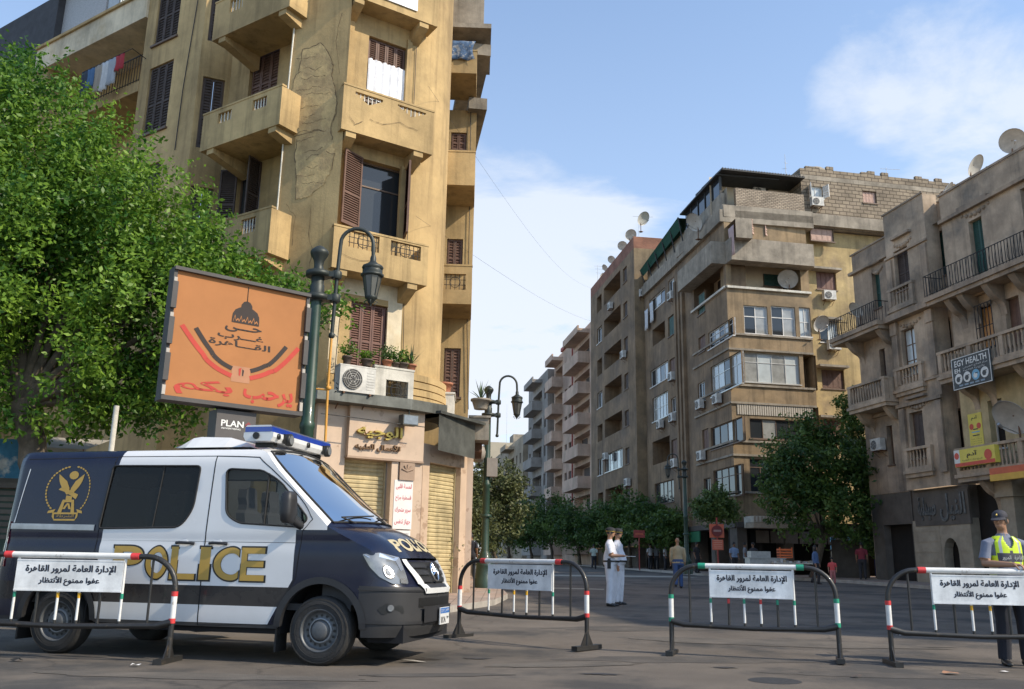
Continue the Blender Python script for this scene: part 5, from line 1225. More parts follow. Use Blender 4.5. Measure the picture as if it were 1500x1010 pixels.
tree('olive sunlit tree behind the green lamp post at the left kerb', on_ground(726, 47)+Vector((0,0,.13)), BB_((722,715,47,1.5), (738,745,47,1.4), (705,745,47.5,1.4), (735,700,47.5,1.0), (690,720,48,1.2), (720,775,47,1.3), (748,720,47,.8)), 12000, .17, M_LEAF_O, 41, r0=.14, clump=.3, per=20, shell=.45)
tree('shaggy olive tree on the left pavement beside the shop corner', on_ground(690, 40)+Vector((0,0,.13)), BB_((690,760,40,1.0), (676,735,40,.9), (700,790,40,.8), (668,790,39,.7), (685,715,40.5,.8)), 7000, .15, M_LEAF_O, 42, r0=.1, clump=.28, per=20, shell=.45)
tree('dark hazy tree closing the view down the street on the left side', on_ground(745, 92)+Vector((0,0,.13)), BB_((742,760,92,2.4), (762,775,92,2.2), (728,770,92,2.2), (748,740,93,1.8)), 5200, .28, M_LEAF_D, 43, r0=.18, clump=.45, per=20, shell=.45)
sb = thing('potted_shrub', 'dusty climbing shrub growing at the foot of the shop corner', 'shrub', on_ground(654, 24.5)+Vector((0,0,.13)))
crown_mesh(BB_((655,800,24.5,.35), (652,825,24.5,.4), (658,770,24.6,.25), (650,850,24.4,.35)), 2200, .1, 44, base=sb.location, m=M_LEAF_O, parent=sb, name='foliage', clump=.16, per=14)
q = MB(); q.tube([sb.location, sb.location+Vector((.05,.03,1.6))], [.04,.015], 6); q.build('stem', M_BARK, sb)

# ------------------------------------------------------------------ street lamps
M_LGREEN = mat('lamp_green_paint', (0.020, 0.052, 0.034), .5, var=.25, scale=4, coat=.15, streak=.15); M_LBLACK = mat('lamp_dark_iron', (0.035, 0.042, 0.038), .5, metal=.3, var=.2)
M_LGLASS = mat('dull_lantern_glass', (0.10, 0.10, 0.09), .25, var=.2); M_ORANGE = mat('orange_conduit', (0.62, 0.30, 0.05), .55, var=.12)
def make_lamp(label):
    t = thing('street_lamp', label, 'street lamp', group='green street lamps', local=True)
    b = MB(); b.lathe([(.30,0),(.30,.25),(.27,.28),(.25,.6),(.27,.66),(.2,.74),(.16,.95),(.13,1.0),(.112,1.04),(.104,2.9),(.12,2.93),(.12,3.0),(.10,3.03),(.086,5.0)], (0,0,0), 14)
    for z in (2.0,): b.lathe([(.15,0),(.17,.02),(.17,.07),(.15,.09)], (0,0,z), 14)
    b.build('post', M_LGREEN, t)
    c = MB(); c.lathe([(.10,5.0),(.115,5.03),(.115,5.28),(.10,5.3),(.115,5.5),(.085,5.53),(.075,5.62),(.085,5.70),(.14,5.80),(.15,5.83),(.15,5.86),(.12,5.9),(.06,5.95),(.02,5.97)], (0,0,0), 14)
    for z in (5.02, 5.42):
        c.lathe([(.12,0),(.20,.01),(.20,.09),(.12,.10)], (0,0,z), 14); c.box(LOCAL, .1, .34, -.075, .075, z+.005, z+.095)
        c.lathe([(.07,-.02),(.085,0),(.085,.1),(.07,.12)], (.30,0,z), 10)
    c.build('capital', M_LBLACK, t)
    a = MB(); pts = [(.285,0,4.45), (.29,0,4.6), (.30,0,5.0), (.31,0,5.5), (.33,0,5.95)]
    R = .27
    for k in range(1, 13): w = math.pi*(1-k/12); pts.append((.33+R+R*math.cos(w), 0, 6.02+R*1.05*math.sin(w)))
    pts += [(.875,0,5.9), (.88,0,5.82)]
    a.tube(pts, .032, 8); a.lathe([(.03,0),(.05,.02),(.05,.06),(.03,.1)], (.285,0,4.40), 8); a.build('arm', M_LBLACK, t)
    l = MB(); c0 = (.88,0,5.1)
    l.lathe([(.03,.76),(.05,.70),(.05,.64),(.09,.60),(.17,.555),(.18,.53),(.165,.50)], c0, 12, 0); l.lathe([(.165,.50),(.165,.42),(.19,.42),(.19,.38),(.155,.37)], c0, 8, 0)
    l.lathe([(.15,.37),(.09,.03)], c0, 8, 1, sm=False); l.lathe([(.10,.03),(.105,0),(.06,-.03),(.05,-.07),(.02,-.09),(.015,-.13)], c0, 8, 0)
    for k in range(8): w = k*math.pi/4; l.tube([(c0[0]+.155*math.cos(w), .155*math.sin(w), c0[2]+.38), (c0[0]+.095*math.cos(w), .095*math.sin(w), c0[2]+.03)], .009, 4)
    for k in range(4): w = k*math.pi/2; l.tube([(c0[0]+.05*math.cos(w), .05*math.sin(w), c0[2]-.03), (c0[0]+.11*math.cos(w), .11*math.sin(w), c0[2]-.06), (c0[0]+.05*math.cos(w), .05*math.sin(w), c0[2]-.11)], .01, 4)
    l.build('lantern', [M_LBLACK, M_LGLASS], t); return t
lamps = [make_lamp('green street lamp with orange conduit, rising behind the billboard')]
for lab in ('green street lamp with round globe on its post at the pavement corner', 'thin green street lamp half hidden by olive trees', 'green street lamp with arm to the left before the brown block', 'far small street lamp over the dark trees'):
    c = copy_tree(lamps[0]); c['label'] = lab; lamps.append(c)
cd_ = MB(); cd_.tube([(.285,0,4.40),(.28,0,3.6),(.30,0,2.55)], .022, 6); cd_.lathe([(.03,0),(.045,.01),(.045,.05),(.03,.06)], (.29,0,3.55), 6); cd_.tube([(.29,0,3.55),(.1,0,3.56)], .015, 5); cd_.build('conduit', M_ORANGE, lamps[0])
gl = MB(); gl.lathe([(.01,.02),(.16,.06),(.24,.18),(.26,.32),(.22,.46),(.12,.54),(.05,.58)], (-.3,0,3.6), 14); gl.tube([(-.3,0,3.95),(-.25,0,4.2),(0,0,4.25)], .03, 6); gl.box(LOCAL, -.02, .3, -.16, .16, 3.2, 3.75); gl.build('camera_globe', mat('dirty_globe', (.30,.26,.22), .5, var=.2), lamps[1])  # camera globe on the post, not a lamp, gives no light
for t, (x, Y, a, sc, h) in zip(lamps, ((428, 13.9, .1, 1.0, .13), (709, 27.5, .15, 1.03, .13), (671, 40, .2, .95, .13), (1007, 49.5, 2.9, 1.03, .14), (907, 84, 3.0, 1.0, .14))):
    t.location = on_ground(x, Y)+Vector((0,0,h)); t.rotation_euler = (0,0,a); t.scale = (sc,)*3

# ------------------------------------------------------------------ billboard
M_BBORANGE = mat('billboard_orange', (0.39, 0.165, 0.06), .75, var=.07, scale=2, spec=.3); M_BBRED = mat('billboard_red', (0.46, 0.06, 0.045), .75, spec=.3); M_BBBLACK = mat('billboard_charcoal', (0.045, 0.035, 0.032), .75, spec=.3)
M_BBFRAME = mat('billboard_frame', (0.055, 0.05, 0.048), .6, var=.2); M_BBSLAT = mat('billboard_slat_end', (0.42, 0.38, 0.33), .6)
bo = at_depth(250, 590, 12.0); BD = vdir(2450); BBF = Face((bo.x, bo.y), BD)
bs1 = BBF.px(443, 515)[0]; bs0 = BBF.px(250, 490)[0]; bz0 = BBF.px(340, 592)[1]; bz1 = BBF.px(350, 415)[1]
BW, BH = bs1-bs0, bz1-bz0
BL = Face(tuple(BBF.p(bs0,0).xy), tuple(BD))
bbt = thing('billboard', 'square orange billboard with red Arabic welcome and a black dome emblem on a grey post', 'billboard', BL.p(BW*.5, gz(13)))
fr_b = MB(); fr_b.box(BL, -.05, BW+.05, -.22, .06, bz1, bz1+.05); fr_b.box(BL, -.05, BW+.05, -.22, .06, bz0-.06, bz0)
fr_b.box(BL, -.05, -.0, -.20, .02, bz0, bz1); fr_b.box(BL, BW, BW+.05, -.20, .02, bz0, bz1); fr_b.box(BL, -.001, BW+.001, -.2, -.03, bz0, bz1)
for k in range(7):
    for a in (-.048, BW+.003):
        if k % 2 == 0: fr_b.box(BL, a, a+.045, .0205, .05, bz0+BH*(k/7)+.01, bz0+BH*((k+.55)/7), 1)
        else: fr_b.box(BL, a-.015, a+.058, .0205, .075, bz0+BH*(k/7)-.05, bz0+BH*((k+1.3)/7), 0)
fr_b.build('frame', [M_BBFRAME, M_BBSLAT], bbt)
pn = MB(); pn.box(BL, 0, BW, -.029, .0, bz0+.001, bz1-.001)
pan = pn.build('panel', M_BBORANGE, bbt)
gr = MB(); X = lambda u: BW*u; Z = lambda v: bz0+BH*v
def poly(pts, m, o=.004): gr.panel(BL, [(X(u), Z(v)) for u, v in pts], (), o, 0, m)
dome = [(.425,.665)]
dome += [(.425,.70),(.428,.74),(.445,.775),(.475,.795),(.487,.80),(.489,.825),(.505,.85),(.53,.86),(.555,.85),(.571,.825),(.573,.80),(.585,.795),(.615,.775),(.632,.74),(.635,.70),(.635,.665)]
poly(dome, 1); gr.tube([BL.p(X(.53), Z(.855), .004), BL.p(X(.53), Z(1.0)-.03, .004)], .006, 4, 1)
zz = [(.435,.675)]
for k in range(8): zz += [(.44+.024*k+.006, .70 if k % 2 else .725), (.44+.024*k+.016, .682)]
gr.mesh([BL.p(X(u), Z(v+(.007 if s else -.007)), .006) for u, v in zz for s in (0, 1)], [(2*i,2*i+2,2*i+3,2*i+1) for i in range(len(zz)-1)], 2)
text_into(gr, BL, 'حـــى', X(.38), X(.66), Z(.585), Z(.645), .005, 1, .02, 0, True)
text_into(gr, BL, 'غـــرب', X(.33), X(.68), Z(.515), Z(.58), .005, 1, .02, 0, True)
text_into(gr, BL, 'القـــاهرة', X(.27), X(.74), Z(.45), Z(.515), .005, 1, .02, 0, True)
def arc_band(u0, v0, u1, v1, w, m, bend, n=14):
    pts = []
    for k in range(n+1):
        t = k/n; u = u0+(u1-u0)*t; v = v0+(v1-v0)*t - bend*math.sin(t*math.pi)*(.8 if t < .5 else 1); pts.append((u, v))
    for k in range(n):
        (a, b), (c, d) = pts[k], pts[k+1]; l = math.hypot(c-a, d-b); nx, ny = -(d-b)/l*w*.5, (c-a)/l*w*.5
        gr.quad([BL.p(X(a-nx),Z(b-ny),.005),BL.p(X(c-nx),Z(d-ny),.005),BL.p(X(c+nx),Z(d+ny),.005),BL.p(X(a+nx),Z(b+ny),.005)], m)
arc_band(.07,.57,.46,.225,.036,0,.07); arc_band(.17,.565,.46,.285,.034,1,.055); arc_band(.60,.225,.965,.54,.036,0,.07); arc_band(.60,.285,.865,.535,.034,1,.055)
text_into(gr, BL, 'يرحب', X(.56), X(.95), Z(.02), Z(.15), .005, 0, .028, 0, True); text_into(gr, BL, 'بكم', X(.06), X(.48), Z(.03), Z(.165), .005, 0, .028, 0, True)
poly([(.46,.18),(.60,.18),(.60,.31),(.46,.31)], 3, .003); poly([(.515,.235),(.525,.235),(.53,.30),(.51,.29)], 0, .006); poly([(.54,.235),(.548,.235),(.552,.28),(.538,.29)], 1, .006)
gr.build('lettering', [M_BBRED, M_BBBLACK, M_BBORANGE, mat('billboard_faded_patch', (.40,.19,.10), .75)], pan)
ps0, ps1 = BL.px(313, 630, -.1)[0], BL.px(371, 630, -.1)[0]
pl = MB(); pl.box(BL, ps0, ps1, -.35, -.03, gz(12.6)+.1, bz0-.09); post = pl.build('post', mat('billboard_post_grey', (.07,.062,.06), .55, var=.15), bbt)
lp_ = MB(); zpl = BL.px(340, 621, -.03)[1]; text_into(lp_, BL, 'PLAN', ps0+.07, ps0+.40, zpl-.045, zpl+.045, -.025, 0, .02); text_into(lp_, BL, 'ADVERTISING', ps0+.075, ps0+.36, zpl-.085, zpl-.062, -.025, 0, .01); disc(lp_, BL, ps0+.47, zpl, .05, -.026, 1, 4)
lp_.build('lettering', [M_SIGNW, mat('dull_red_mark', (.20,.03,.035), .6)], post)

# ------------------------------------------------------------------ barriers
P_BLACK = mat('barrier_black_paint', (0.022, 0.021, 0.02), .45, var=.3, scale=9, coat=.1, col2=(0.10,0.075,0.05), c2=.66, c2w=.03, c2scale=7); P_WHITE = mat('barrier_white_paint', (0.72, 0.71, 0.68), .5, var=.1, scale=8, col2=(0.42,0.38,0.33), c2=.66, c2w=.03, c2scale=7)
P_RED = mat('barrier_red_paint', (0.62, 0.045, 0.045), .5, var=.15, scale=10); P_GREEN = mat('barrier_green_paint', (0.02, 0.27, 0.16), .5, var=.15, scale=10); P_YEL = mat('barrier_yellow_paint', (0.68, 0.37, 0.02), .5, var=.15, scale=10)
M_PLATE = mat('sign_plate_white', (0.86, 0.86, 0.84), .5, var=.07, scale=4, streak=.1, col2=(0.40,0.35,0.30), c2=.72, c2w=.03, c2scale=5)
M_PLATET = mat('sign_plate_letters', (0.02, 0.022, 0.035), .6)
PAL = {'k': 0, 'w': 1, 'r': 2, 'g': 3, 'y': 4}; PM = [P_BLACK, P_WHITE, P_RED, P_GREEN, P_YEL]
def barrier(label, A, Bp, left, right, top, edge, inner, tilt=0.0, plate=(.30, .735), bright=None):
    A = Vector((*A, gz(A[1]))); Bp = Vector((*Bp, gz(Bp[1]))); d = Bp-A; Lh = d.length/2; c = (A+Bp)/2
    t = thing('traffic_barrier', label, 'barrier', c, math.atan2(d.y, d.x), 'painted police barriers', local=True); t.rotation_euler.x = tilt
    r = .030; H = 1.09; RC = .34; sk = Lh
    fm = MB()
    def up(sx, col):
        x = sx*sk
        zs = [(.05,.40,'k'),(.40,.45,col),(.45,.68,'w'),(.68,.73,col),(.73,.76,'k')]
        for a, b, k in zs: fm.tube([(x,0,a),(x,0,b)], r+(.002 if k != 'k' else 0)+(.003 if k == col else 0), 10, PAL[k])
        fm.tube([(sx*(sk-RC+RC*math.cos(w)), 0, H-RC+RC*math.sin(w)) for w in [i*math.pi/2/8 for i in range(9)]], r, 10, 0)
    up(-1, left); up(1, right)
    px_ = .60*sk
    fm.tube([(-sk+RC,0,H),(-px_,0,H)], r, 10, 0); fm.tube([(px_,0,H),(sk-RC,0,H)], r, 10, 0)
    fm.tube([(-px_,0,H),(px_,0,H)], r+.004, 10, 1)
    for sx in (-1, 1): fm.tube([(sx*px_-.045,0,H),(sx*px_+.045,0,H)], r+.008, 10, PAL[top])
    zb = .36; n = 8; pts = [(-sk,0,zb+.05),(-sk+.16,0,zb+.01),(-sk*.5,0,zb),(0,0,zb-.012),(sk*.5,0,zb),(sk-.16,0,zb+.01),(sk,0,zb+.05)]
    fm.tube(pts, [.042,.036,.03,.03,.03,.036,.042], 8, 0)
    fm.build('frame', PM, t)
    xs = [-.76*sk, -.50*sk, -.28*sk, -.09*sk, .11*sk, .31*sk, .51*sk, .77*sk]
    spec = ['k', 'e', inner[0], inner[1], inner[2], inner[3], 'e', 'k']
    z0p, z1p = H-.06-.31, H-.055
    for i, (x, s) in enumerate(zip(xs, spec)):
        b = MB(); zt = H if s in 'ke' and i in (0, 1, 6, 7) else z0p
        if i in (0, 7): b.tube([(x,0,zb),(x,0,zt)], .014, 7, 0)
        else:
            col, cap = (('w', edge) if s == 'e' else (('k', s[1]) if s[0] == 'k' else ('w', s[1])))
            zc = z0p-.005
            b.tube([(x,0,zb),(x,0,zb+.05)], .016, 7, 0); b.tube([(x,0,zb+.05),(x,0,zc-.075)], .015, 7, PAL[col]); b.tube([(x,0,zc-.075),(x,0,zc-.02)], .017, 7, PAL[cap])
            b.tube([(x,0,zc-.02),(x,0,zt)], .015, 7, PAL[col])
        b.build('bar', PM, t)
    q = MB(); w = .505*sk
    q.box(LOCAL, -w, w, .018, .024, z0p, z1p); 
    for a, b_, c_, e in ((-w,w,z0p-.012,z0p+.006),(-w,w,z1p-.006,z1p+.008)): q.box(LOCAL, a, b_, .0, .028, c_, e)
    pl_ = q.build('sign_plate', M_PLATE, t); x_ = MB()
    for dx, dz, dy in ((0, 0, 0), (.0045, .001, .0004), (-.002, .0035, .0008)): text_into(x_, LOCAL, 'الإدارة العامة لمرور القاهرة', -w*.82+dx, w*.86+dx, z0p+.165+dz, z0p+.265+dz, .0255+dy, 0, .012, 0, True)
    for dx, dz, dy in ((0, 0, 0), (.0045, .001, .0004), (-.002, .0035, .0008)): text_into(x_, LOCAL, 'عفواً ممنوع الأنتظار', -w*.55+dx, w*.58+dx, z0p+.045+dz, z0p+.145+dz, .0255+dy, 0, .012, 0, True)
    x_.build('lettering', M_PLATET, pl_)
    for sx in (-1, 1):
        f = MB(); x = sx*sk; f.box(LOCAL, x-.045, x+.045, -.27, .27, 0.0, .055)
        for k in (-1, 1): f.mesh([(x-.006,0,.26),(x+.006,0,.26),(x-.006,k*.13,.055),(x+.006,k*.13,.055),(x-.006,0,.055),(x+.006,0,.055)], [(0,1,3,2),(0,2,4),(1,5,3),(0,4,5,1)], 0)
        f.build('foot', P_BLACK, t)
    return t
barrier('barrier with red bands and yellow tipped bars in front of the police van', (-5.98, 10.12), (-3.60, 9.98), 'r', 'r', 'r', 'g', ('kk', 'wy', 'wy', 'kk'))
barrier('barrier with red bands just right of the van bonnet', (-.70, 13.5), (1.03, 12.0), 'r', 'r', 'r', 'g', ('kk', 'wy', 'wy', 'kk'))
barrier('barrier with green bands in the middle of the open road', (2.08, 11.75), (3.97, 11.13), 'g', 'g', 'g', 'g', ('kr', 'wg', 'wr', 'kg'), tilt=R_(-1.6))
barrier('barrier with red bands under the hand of the traffic officer', (4.53, 10.98), (6.58, 10.72), 'r', 'r', 'r', 'g', ('kk', 'wy', 'wy', 'kk'))
barrier('barrier cut off by the left edge, only its yellow banded post showing', (-7.6, 9.75), (-5.52, 9.78), 'y', 'y', 'y', 'g', ('kk', 'wy', 'wy', 'kk'))
# ------------------------------------------------------------------ police van
VF, VR = Vector((-1.985, 9.97, 0)), Vector((-5.16, 10.73, 0))
vd = (VF-VR).normalized(); VROT = math.atan2(vd.y, vd.x)
VN = Vector((-vd.y, vd.x, 0))
VO = VF + VN*.90                                   # axle centre on the ground (local origin), y left
VAN = thing('police_van', 'white and navy police van with gold POLICE lettering and a roof light bar', 'van', VO, VROT, local=True)
VM = Matrix.Translation(VO) @ Matrix.Rotation(VROT, 4, 'Z')
def project(p):
    d = Vector(p)-EYE; k = d.dot(FW); return CX+FPX*d.dot(RT)/k, CY-FPX*d.dot(UP)/k
HW = .985
PLAN = [(-4.24,0),(-4.24,-.45),(-4.235,-.75),(-4.20,-.90),(-4.12,-.965),(-4.0,-HW),(-3.0,-HW),(-2.0,-HW),(-1.0,-HW),(-.2,-HW),(.15,-.985),(.40,-.975),(.60,-.945),(.76,-.88),(.87,-.78),(.935,-.64),(.975,-.45),(.995,-.22),(1.0,0)]
_U = [0]
for i in range(1, len(PLAN)): _U.append(_U[-1]+math.hypot(PLAN[i][0]-PLAN[i-1][0], PLAN[i][1]-PLAN[i-1][1]))
UMAX = _U[-1]
def _cat(vals, u):
    """Catmull-Rom along the plan outline"""
    i = max(0, min(len(_U)-2, next((k-1 for k in range(1, len(_U)) if _U[k] >= u), len(_U)-2)))
    t = (u-_U[i])/(_U[i+1]-_U[i]); p0, p1, p2, p3 = (vals[max(i-1, 0)], vals[i], vals[i+1], vals[min(i+2, len(vals)-1)])
    m1 = (p2-p0)*.5 if (_U[i+1]-_U[max(i-1,0)]) < .9 else (p2-p1)*.5; m2 = (p3-p1)*.5 if (_U[min(i+2,len(_U)-1)]-_U[i]) < .9 else (p2-p1)*.5
    if abs(p2-p1) < 1e-6: return p1
    return (2*t**3-3*t**2+1)*p1+(t**3-2*t**2+t)*m1+(-2*t**3+3*t**2)*p2+(t**3-t**2)*m2
PX_, PY_ = [p[0] for p in PLAN], [p[1] for p in PLAN]
def sm(a, b, x): t = max(0, min(1, (x-a)/(b-a))); return t*t*(3-2*t)
ZRF = 2.315
def S(u, z, off=0.0):
    """point of the right hand body shell, off = distance outwards"""
    x, y = _cat(PX_, u), _cat(PY_, u)
    wf = sm(.45, .90, x)                                            # how much this is the nose
    wr = sm(-4.10, -4.235, x) if x < -4 else 0
    ins = .075*max(0, (z-1.1)/1.2)**1.3
    if z > 2.13: ins += .13*(1-math.sqrt(max(0, 1-((z-2.13)/(ZRF-2.13+.012))**2)))
    ins += .018*math.exp(-((z-1.27)/.05)**2)*(1-wf) *.6             # waist crease
    if z < .5: ins += .05*((.5-z)/.3)**2
    y2 = y*(1-ins/HW) if abs(y) > .2 else y*(1-ins/HW)
    nose = .05*sm(.80, .84, z)+.16*sm(.82, 1.2, z)+.10*max(0, (.42-z)/.2)
    x2 = x - wf*nose + wr*(.02+.115*max(0, (z-.9)/1.4)) + (wr*.1*max(0, (z-2.13)/.2) if z > 2.13 else 0)
    p = Vector((x2, y2, z))
    if off:
        e = .01; du = S(min(u+e, UMAX), z)-S(max(u-e, 0), z); dz = S(u, z+.004)-S(u, z-.004); n = du.cross(dz)
        if n.length > 1e-9: p += n.normalized()*off
    return p
def u_of_x(x):
    lo, hi = _U[1], UMAX
    for _ in range(40):
        m = (lo+hi)/2
        if _cat(PX_, m) < x: lo = m
        else: hi = m
    return (lo+hi)/2
U0X = u_of_x(-2.0)+2.0                                              # on the flat side u = x + U0X
def ux(x): return u_of_x(x)
TOP = [(-4.24,2.27),(-4.0,ZRF),(-.93,ZRF),(-.80,2.26),(-.70,2.13),(.03,1.44),(.20,1.355),(.40,1.26),(.60,1.18),(.76,1.125),(.87,1.10),(1.0,1.10)]
def topz(u):
    x = _cat(PX_, u)
    if u < _U[5]: return 2.27+(ZRF-2.27)*sm(-4.24, -4.0, x) if u > _U[2] else 2.27
    for (a, b), (c, d) in zip(TOP, TOP[1:]):
        if a <= x <= c: return b+(d-b)*(x-a)/(c-a)
    return TOP[-1][1]
ZW, RA = .355, .465
def botz(u):
    x = _cat(PX_, u); z = .36 if x < .45 else .30
    if x < -4.1: z = .42
    for c in (0.0, -3.265):
        d = abs(x-c)
        if d < RA: z = max(z, ZW+.03+math.sqrt(max(0, RA*RA-d*d)))
    return z
us = sorted(set([UMAX*i/150 for i in range(151)] + [ux(c+RA*math.sin(k*math.pi/24)) for c in (0, -3.265) for k in range(-12, 13)]))
outl = [(u, botz(u)) for u in us] + [(u, topz(u)) for u in reversed(us)]
def rounded(pts, r, n=4):
    out = []; N = len(pts)
    for i in range(N):
        p, a, b = Vector(pts[i]), Vector(pts[i-1]), Vector(pts[(i+1) % N]); rr_ = r[i] if isinstance(r, (list, tuple)) else r
        da, db = (a-p), (b-p); ra = min(rr_, da.length*.45, db.length*.45); A, B = p+da.normalized()*ra, p+db.normalized()*ra
        for k in range(n+1):
            t = k/n; q = A*(1-t)**2+p*2*t*(1-t)+B*t*t; out.append((q.x, q.y))
    return out
XW = lambda l: [(x+U0X, z) for x, z in l]
door_win = rounded(XW([(-1.33,2.085),(-.80,2.065),(-.62,1.96),(-.235,1.52),(-.36,1.435),(-1.10,1.475),(-1.27,1.56)]), [.07,.05,.1,.05,.05,.2,.15], 5)
mid_win = rounded(XW([(-2.74,2.13),(-1.60,2.12),(-1.62,1.62),(-1.74,1.42),(-2.80,1.40)]), [.04,.05,.2,.1,.04], 5)
grid = [(UMAX*(i+.5)/110, .3+2.05*(j+.5)/44) for i in range(110) for j in range(44)]
grid = [g for g in grid if botz(g[0])+.02 < g[1] < topz(g[0])-.02]
sp, st, slp = cdt(outl, [door_win, mid_win], grid)
# livery material -------------------------------------------------
def livery():
    m = bpy.data.materials.new('van_paint'); m.use_nodes = True; N = m.node_tree.nodes; L = m.node_tree.links; b = N['Principled BSDF']
    tc = N.new('ShaderNodeTexCoord'); sp = N.new('ShaderNodeSeparateXYZ'); L.new(tc.outputs['Object'], sp.inputs[0]); x, z = sp.outputs[0], sp.outputs[2]
    def M(op, a, b_=None, c=None):
        n = N.new('ShaderNodeMath'); n.operation = op
        for i, v in enumerate((a, b_, c)):
            if v is None: continue
            if isinstance(v, (int, float)): n.inputs[i].default_value = v
            else: L.new(v, n.inputs[i])
        return n.outputs[0]
    lt = lambda a, b_: M('LESS_THAN', a, b_); gt = lambda a, b_: M('GREATER_THAN', a, b_); AND = lambda a, b_: M('MULTIPLY', a, b_); OR = lambda a, b_: M('MAXIMUM', a, b_)
    rear = lt(x, M('MULTIPLY_ADD', M('MAXIMUM', M('SUBTRACT', z, 1.2), 0), .09, -2.80))
    front = AND(gt(x, M('MULTIPLY_ADD', M('MAXIMUM', M('SUBTRACT', .87, z), 0), -.55, -.345)), lt(z, 1.405))
    hood = AND(gt(x, .02), lt(z, 1.60))
    navy = OR(rear, OR(front, hood))
    stripe = AND(AND(gt(z, .585), lt(z, .79)), lt(x, -.3))
    plastic = OR(AND(gt(x, .43), lt(z, M('MULTIPLY_ADD', x, -.02, .835))), lt(z, .40))
    def mix(f, a, c):
        q = N.new('ShaderNodeMix'); q.data_type = 'RGBA'; L.new(f, q.inputs[0])
        for i, v in ((6, a), (7, c)):
            if isinstance(v, tuple): q.inputs[i].default_value = v
            else: L.new(v, q.inputs[i])
        return q.outputs[2]
    nz = N.new('ShaderNodeTexNoise'); nz.inputs['Scale'].default_value = 3; nz.inputs['Detail'].default_value = 7; L.new(tc.outputs['Object'], nz.inputs['Vector'])
    dz = N.new('ShaderNodeMapRange'); L.new(nz.outputs['Fac'], dz.inputs[0]); dz.inputs['From Min'].default_value = .35; dz.inputs['From Max'].default_value = .75; dz.inputs['To Max'].default_value = .09
    low = N.new('ShaderNodeMapRange'); L.new(z, low.inputs[0]); low.inputs['From Min'].default_value = 1.0; low.inputs['From Max'].default_value = .35; low.inputs['To Max'].default_value = .16
    dirt = M('ADD', dz.outputs[0], M('MULTIPLY', low.outputs[0], nz.outputs['Fac']))
    c = mix(navy, (.70, .70, .70, 1), (.005, .008, .026, 1)); c = mix(stripe, c, (.012, .012, .016, 1)); c = mix(plastic, c, (.030, .031, .034, 1)); dn = M('MULTIPLY', dirt, M('SUBTRACT', 1.0, M('MULTIPLY', navy, .72))); c = mix(dn, c, (.30, .25, .19, 1)); L.new(c, b.inputs['Base Color'])
    rg = M('MULTIPLY_ADD', plastic, .32, M('MULTIPLY_ADD', dirt, .8, .22)); L.new(rg, b.inputs['Roughness'])
    L.new(M('SUBTRACT', .3, M('MULTIPLY', plastic, .3)), b.inputs['Coat Weight']); b.inputs['Coat Roughness'].default_value = .05; b.inputs['Specular IOR Level'].default_value = .3; return m
M_VAN = livery()
M_RUBBER = mat('rubber_black', (.017, .017, .017), .75, var=.15, scale=8); M_PLAST = mat('black_plastic', (.022, .022, .024), .5, var=.12, scale=8); M_SEAM = mat('panel_gap', (.008, .008, .010), .9)
M_CHROME = mat('chrome', (.78, .78, .78), .12, metal=1.0); M_GOLDP = mat('gold_vinyl', (.46, .285, .055), .45, var=.08); M_GOLDPALE = mat('pale_gold_vinyl', (.52, .44, .27), .4); M_BLK = mat('black_vinyl', (.012,.012,.012), .45)
M_VWHITE = mat('van_white_plastic', (.66, .66, .65), .35, var=.08, scale=3, coat=.3); M_TYRE = mat('tyre_rubber', (.028, .027, .026), .85, var=.3, scale=9, bump=.4, bscale=40); M_RIM = mat('steel_rim_grey', (.11, .115, .12), .5, metal=.35, var=.2, scale=6); M_RIML = mat('rim_light_ring', (.26, .27, .28), .45, metal=.4)
def glass_mat(name, tint, dust=.04):
    m = bpy.data.materials.new(name); m.use_nodes = True; N = m.node_tree.nodes; L = m.node_tree.links; out = N['Material Output']; N.remove(N['Principled BSDF'])
    t = N.new('ShaderNodeBsdfTransparent'); t.inputs[0].default_value = (*tint, 1); g = N.new('ShaderNodeBsdfGlossy'); g.inputs['Roughness'].default_value = .03; d = N.new('ShaderNodeBsdfDiffuse'); d.inputs[0].default_value = (.5, .5, .47, 1)
    f = N.new('ShaderNodeFresnel'); f.inputs[0].default_value = 1.34; a = N.new('ShaderNodeMixShader'); a.inputs[0].default_value = dust; L.new(t.outputs[0], a.inputs[1]); L.new(d.outputs[0], a.inputs[2])
    b = N.new('ShaderNodeMixShader'); L.new(f.outputs[0], b.inputs[0]); L.new(a.outputs[0], b.inputs[1]); L.new(g.outputs[0], b.inputs[2]); L.new(b.outputs[0], out.inputs[0]); return m
G_WIND = glass_mat('windscreen_glass', (.86, .92, .91), .20); G_DOOR = glass_mat('door_glass', (.80, .83, .83), .015); G_DARK = glass_mat('tinted_glass', (.30, .34, .33), .02)
def mir(p): return Vector((p[0], -p[1], p[2]))
def vpart(mb, name, m, parent=None): o = mb.build(name, m, VAN if parent is None else parent); return o
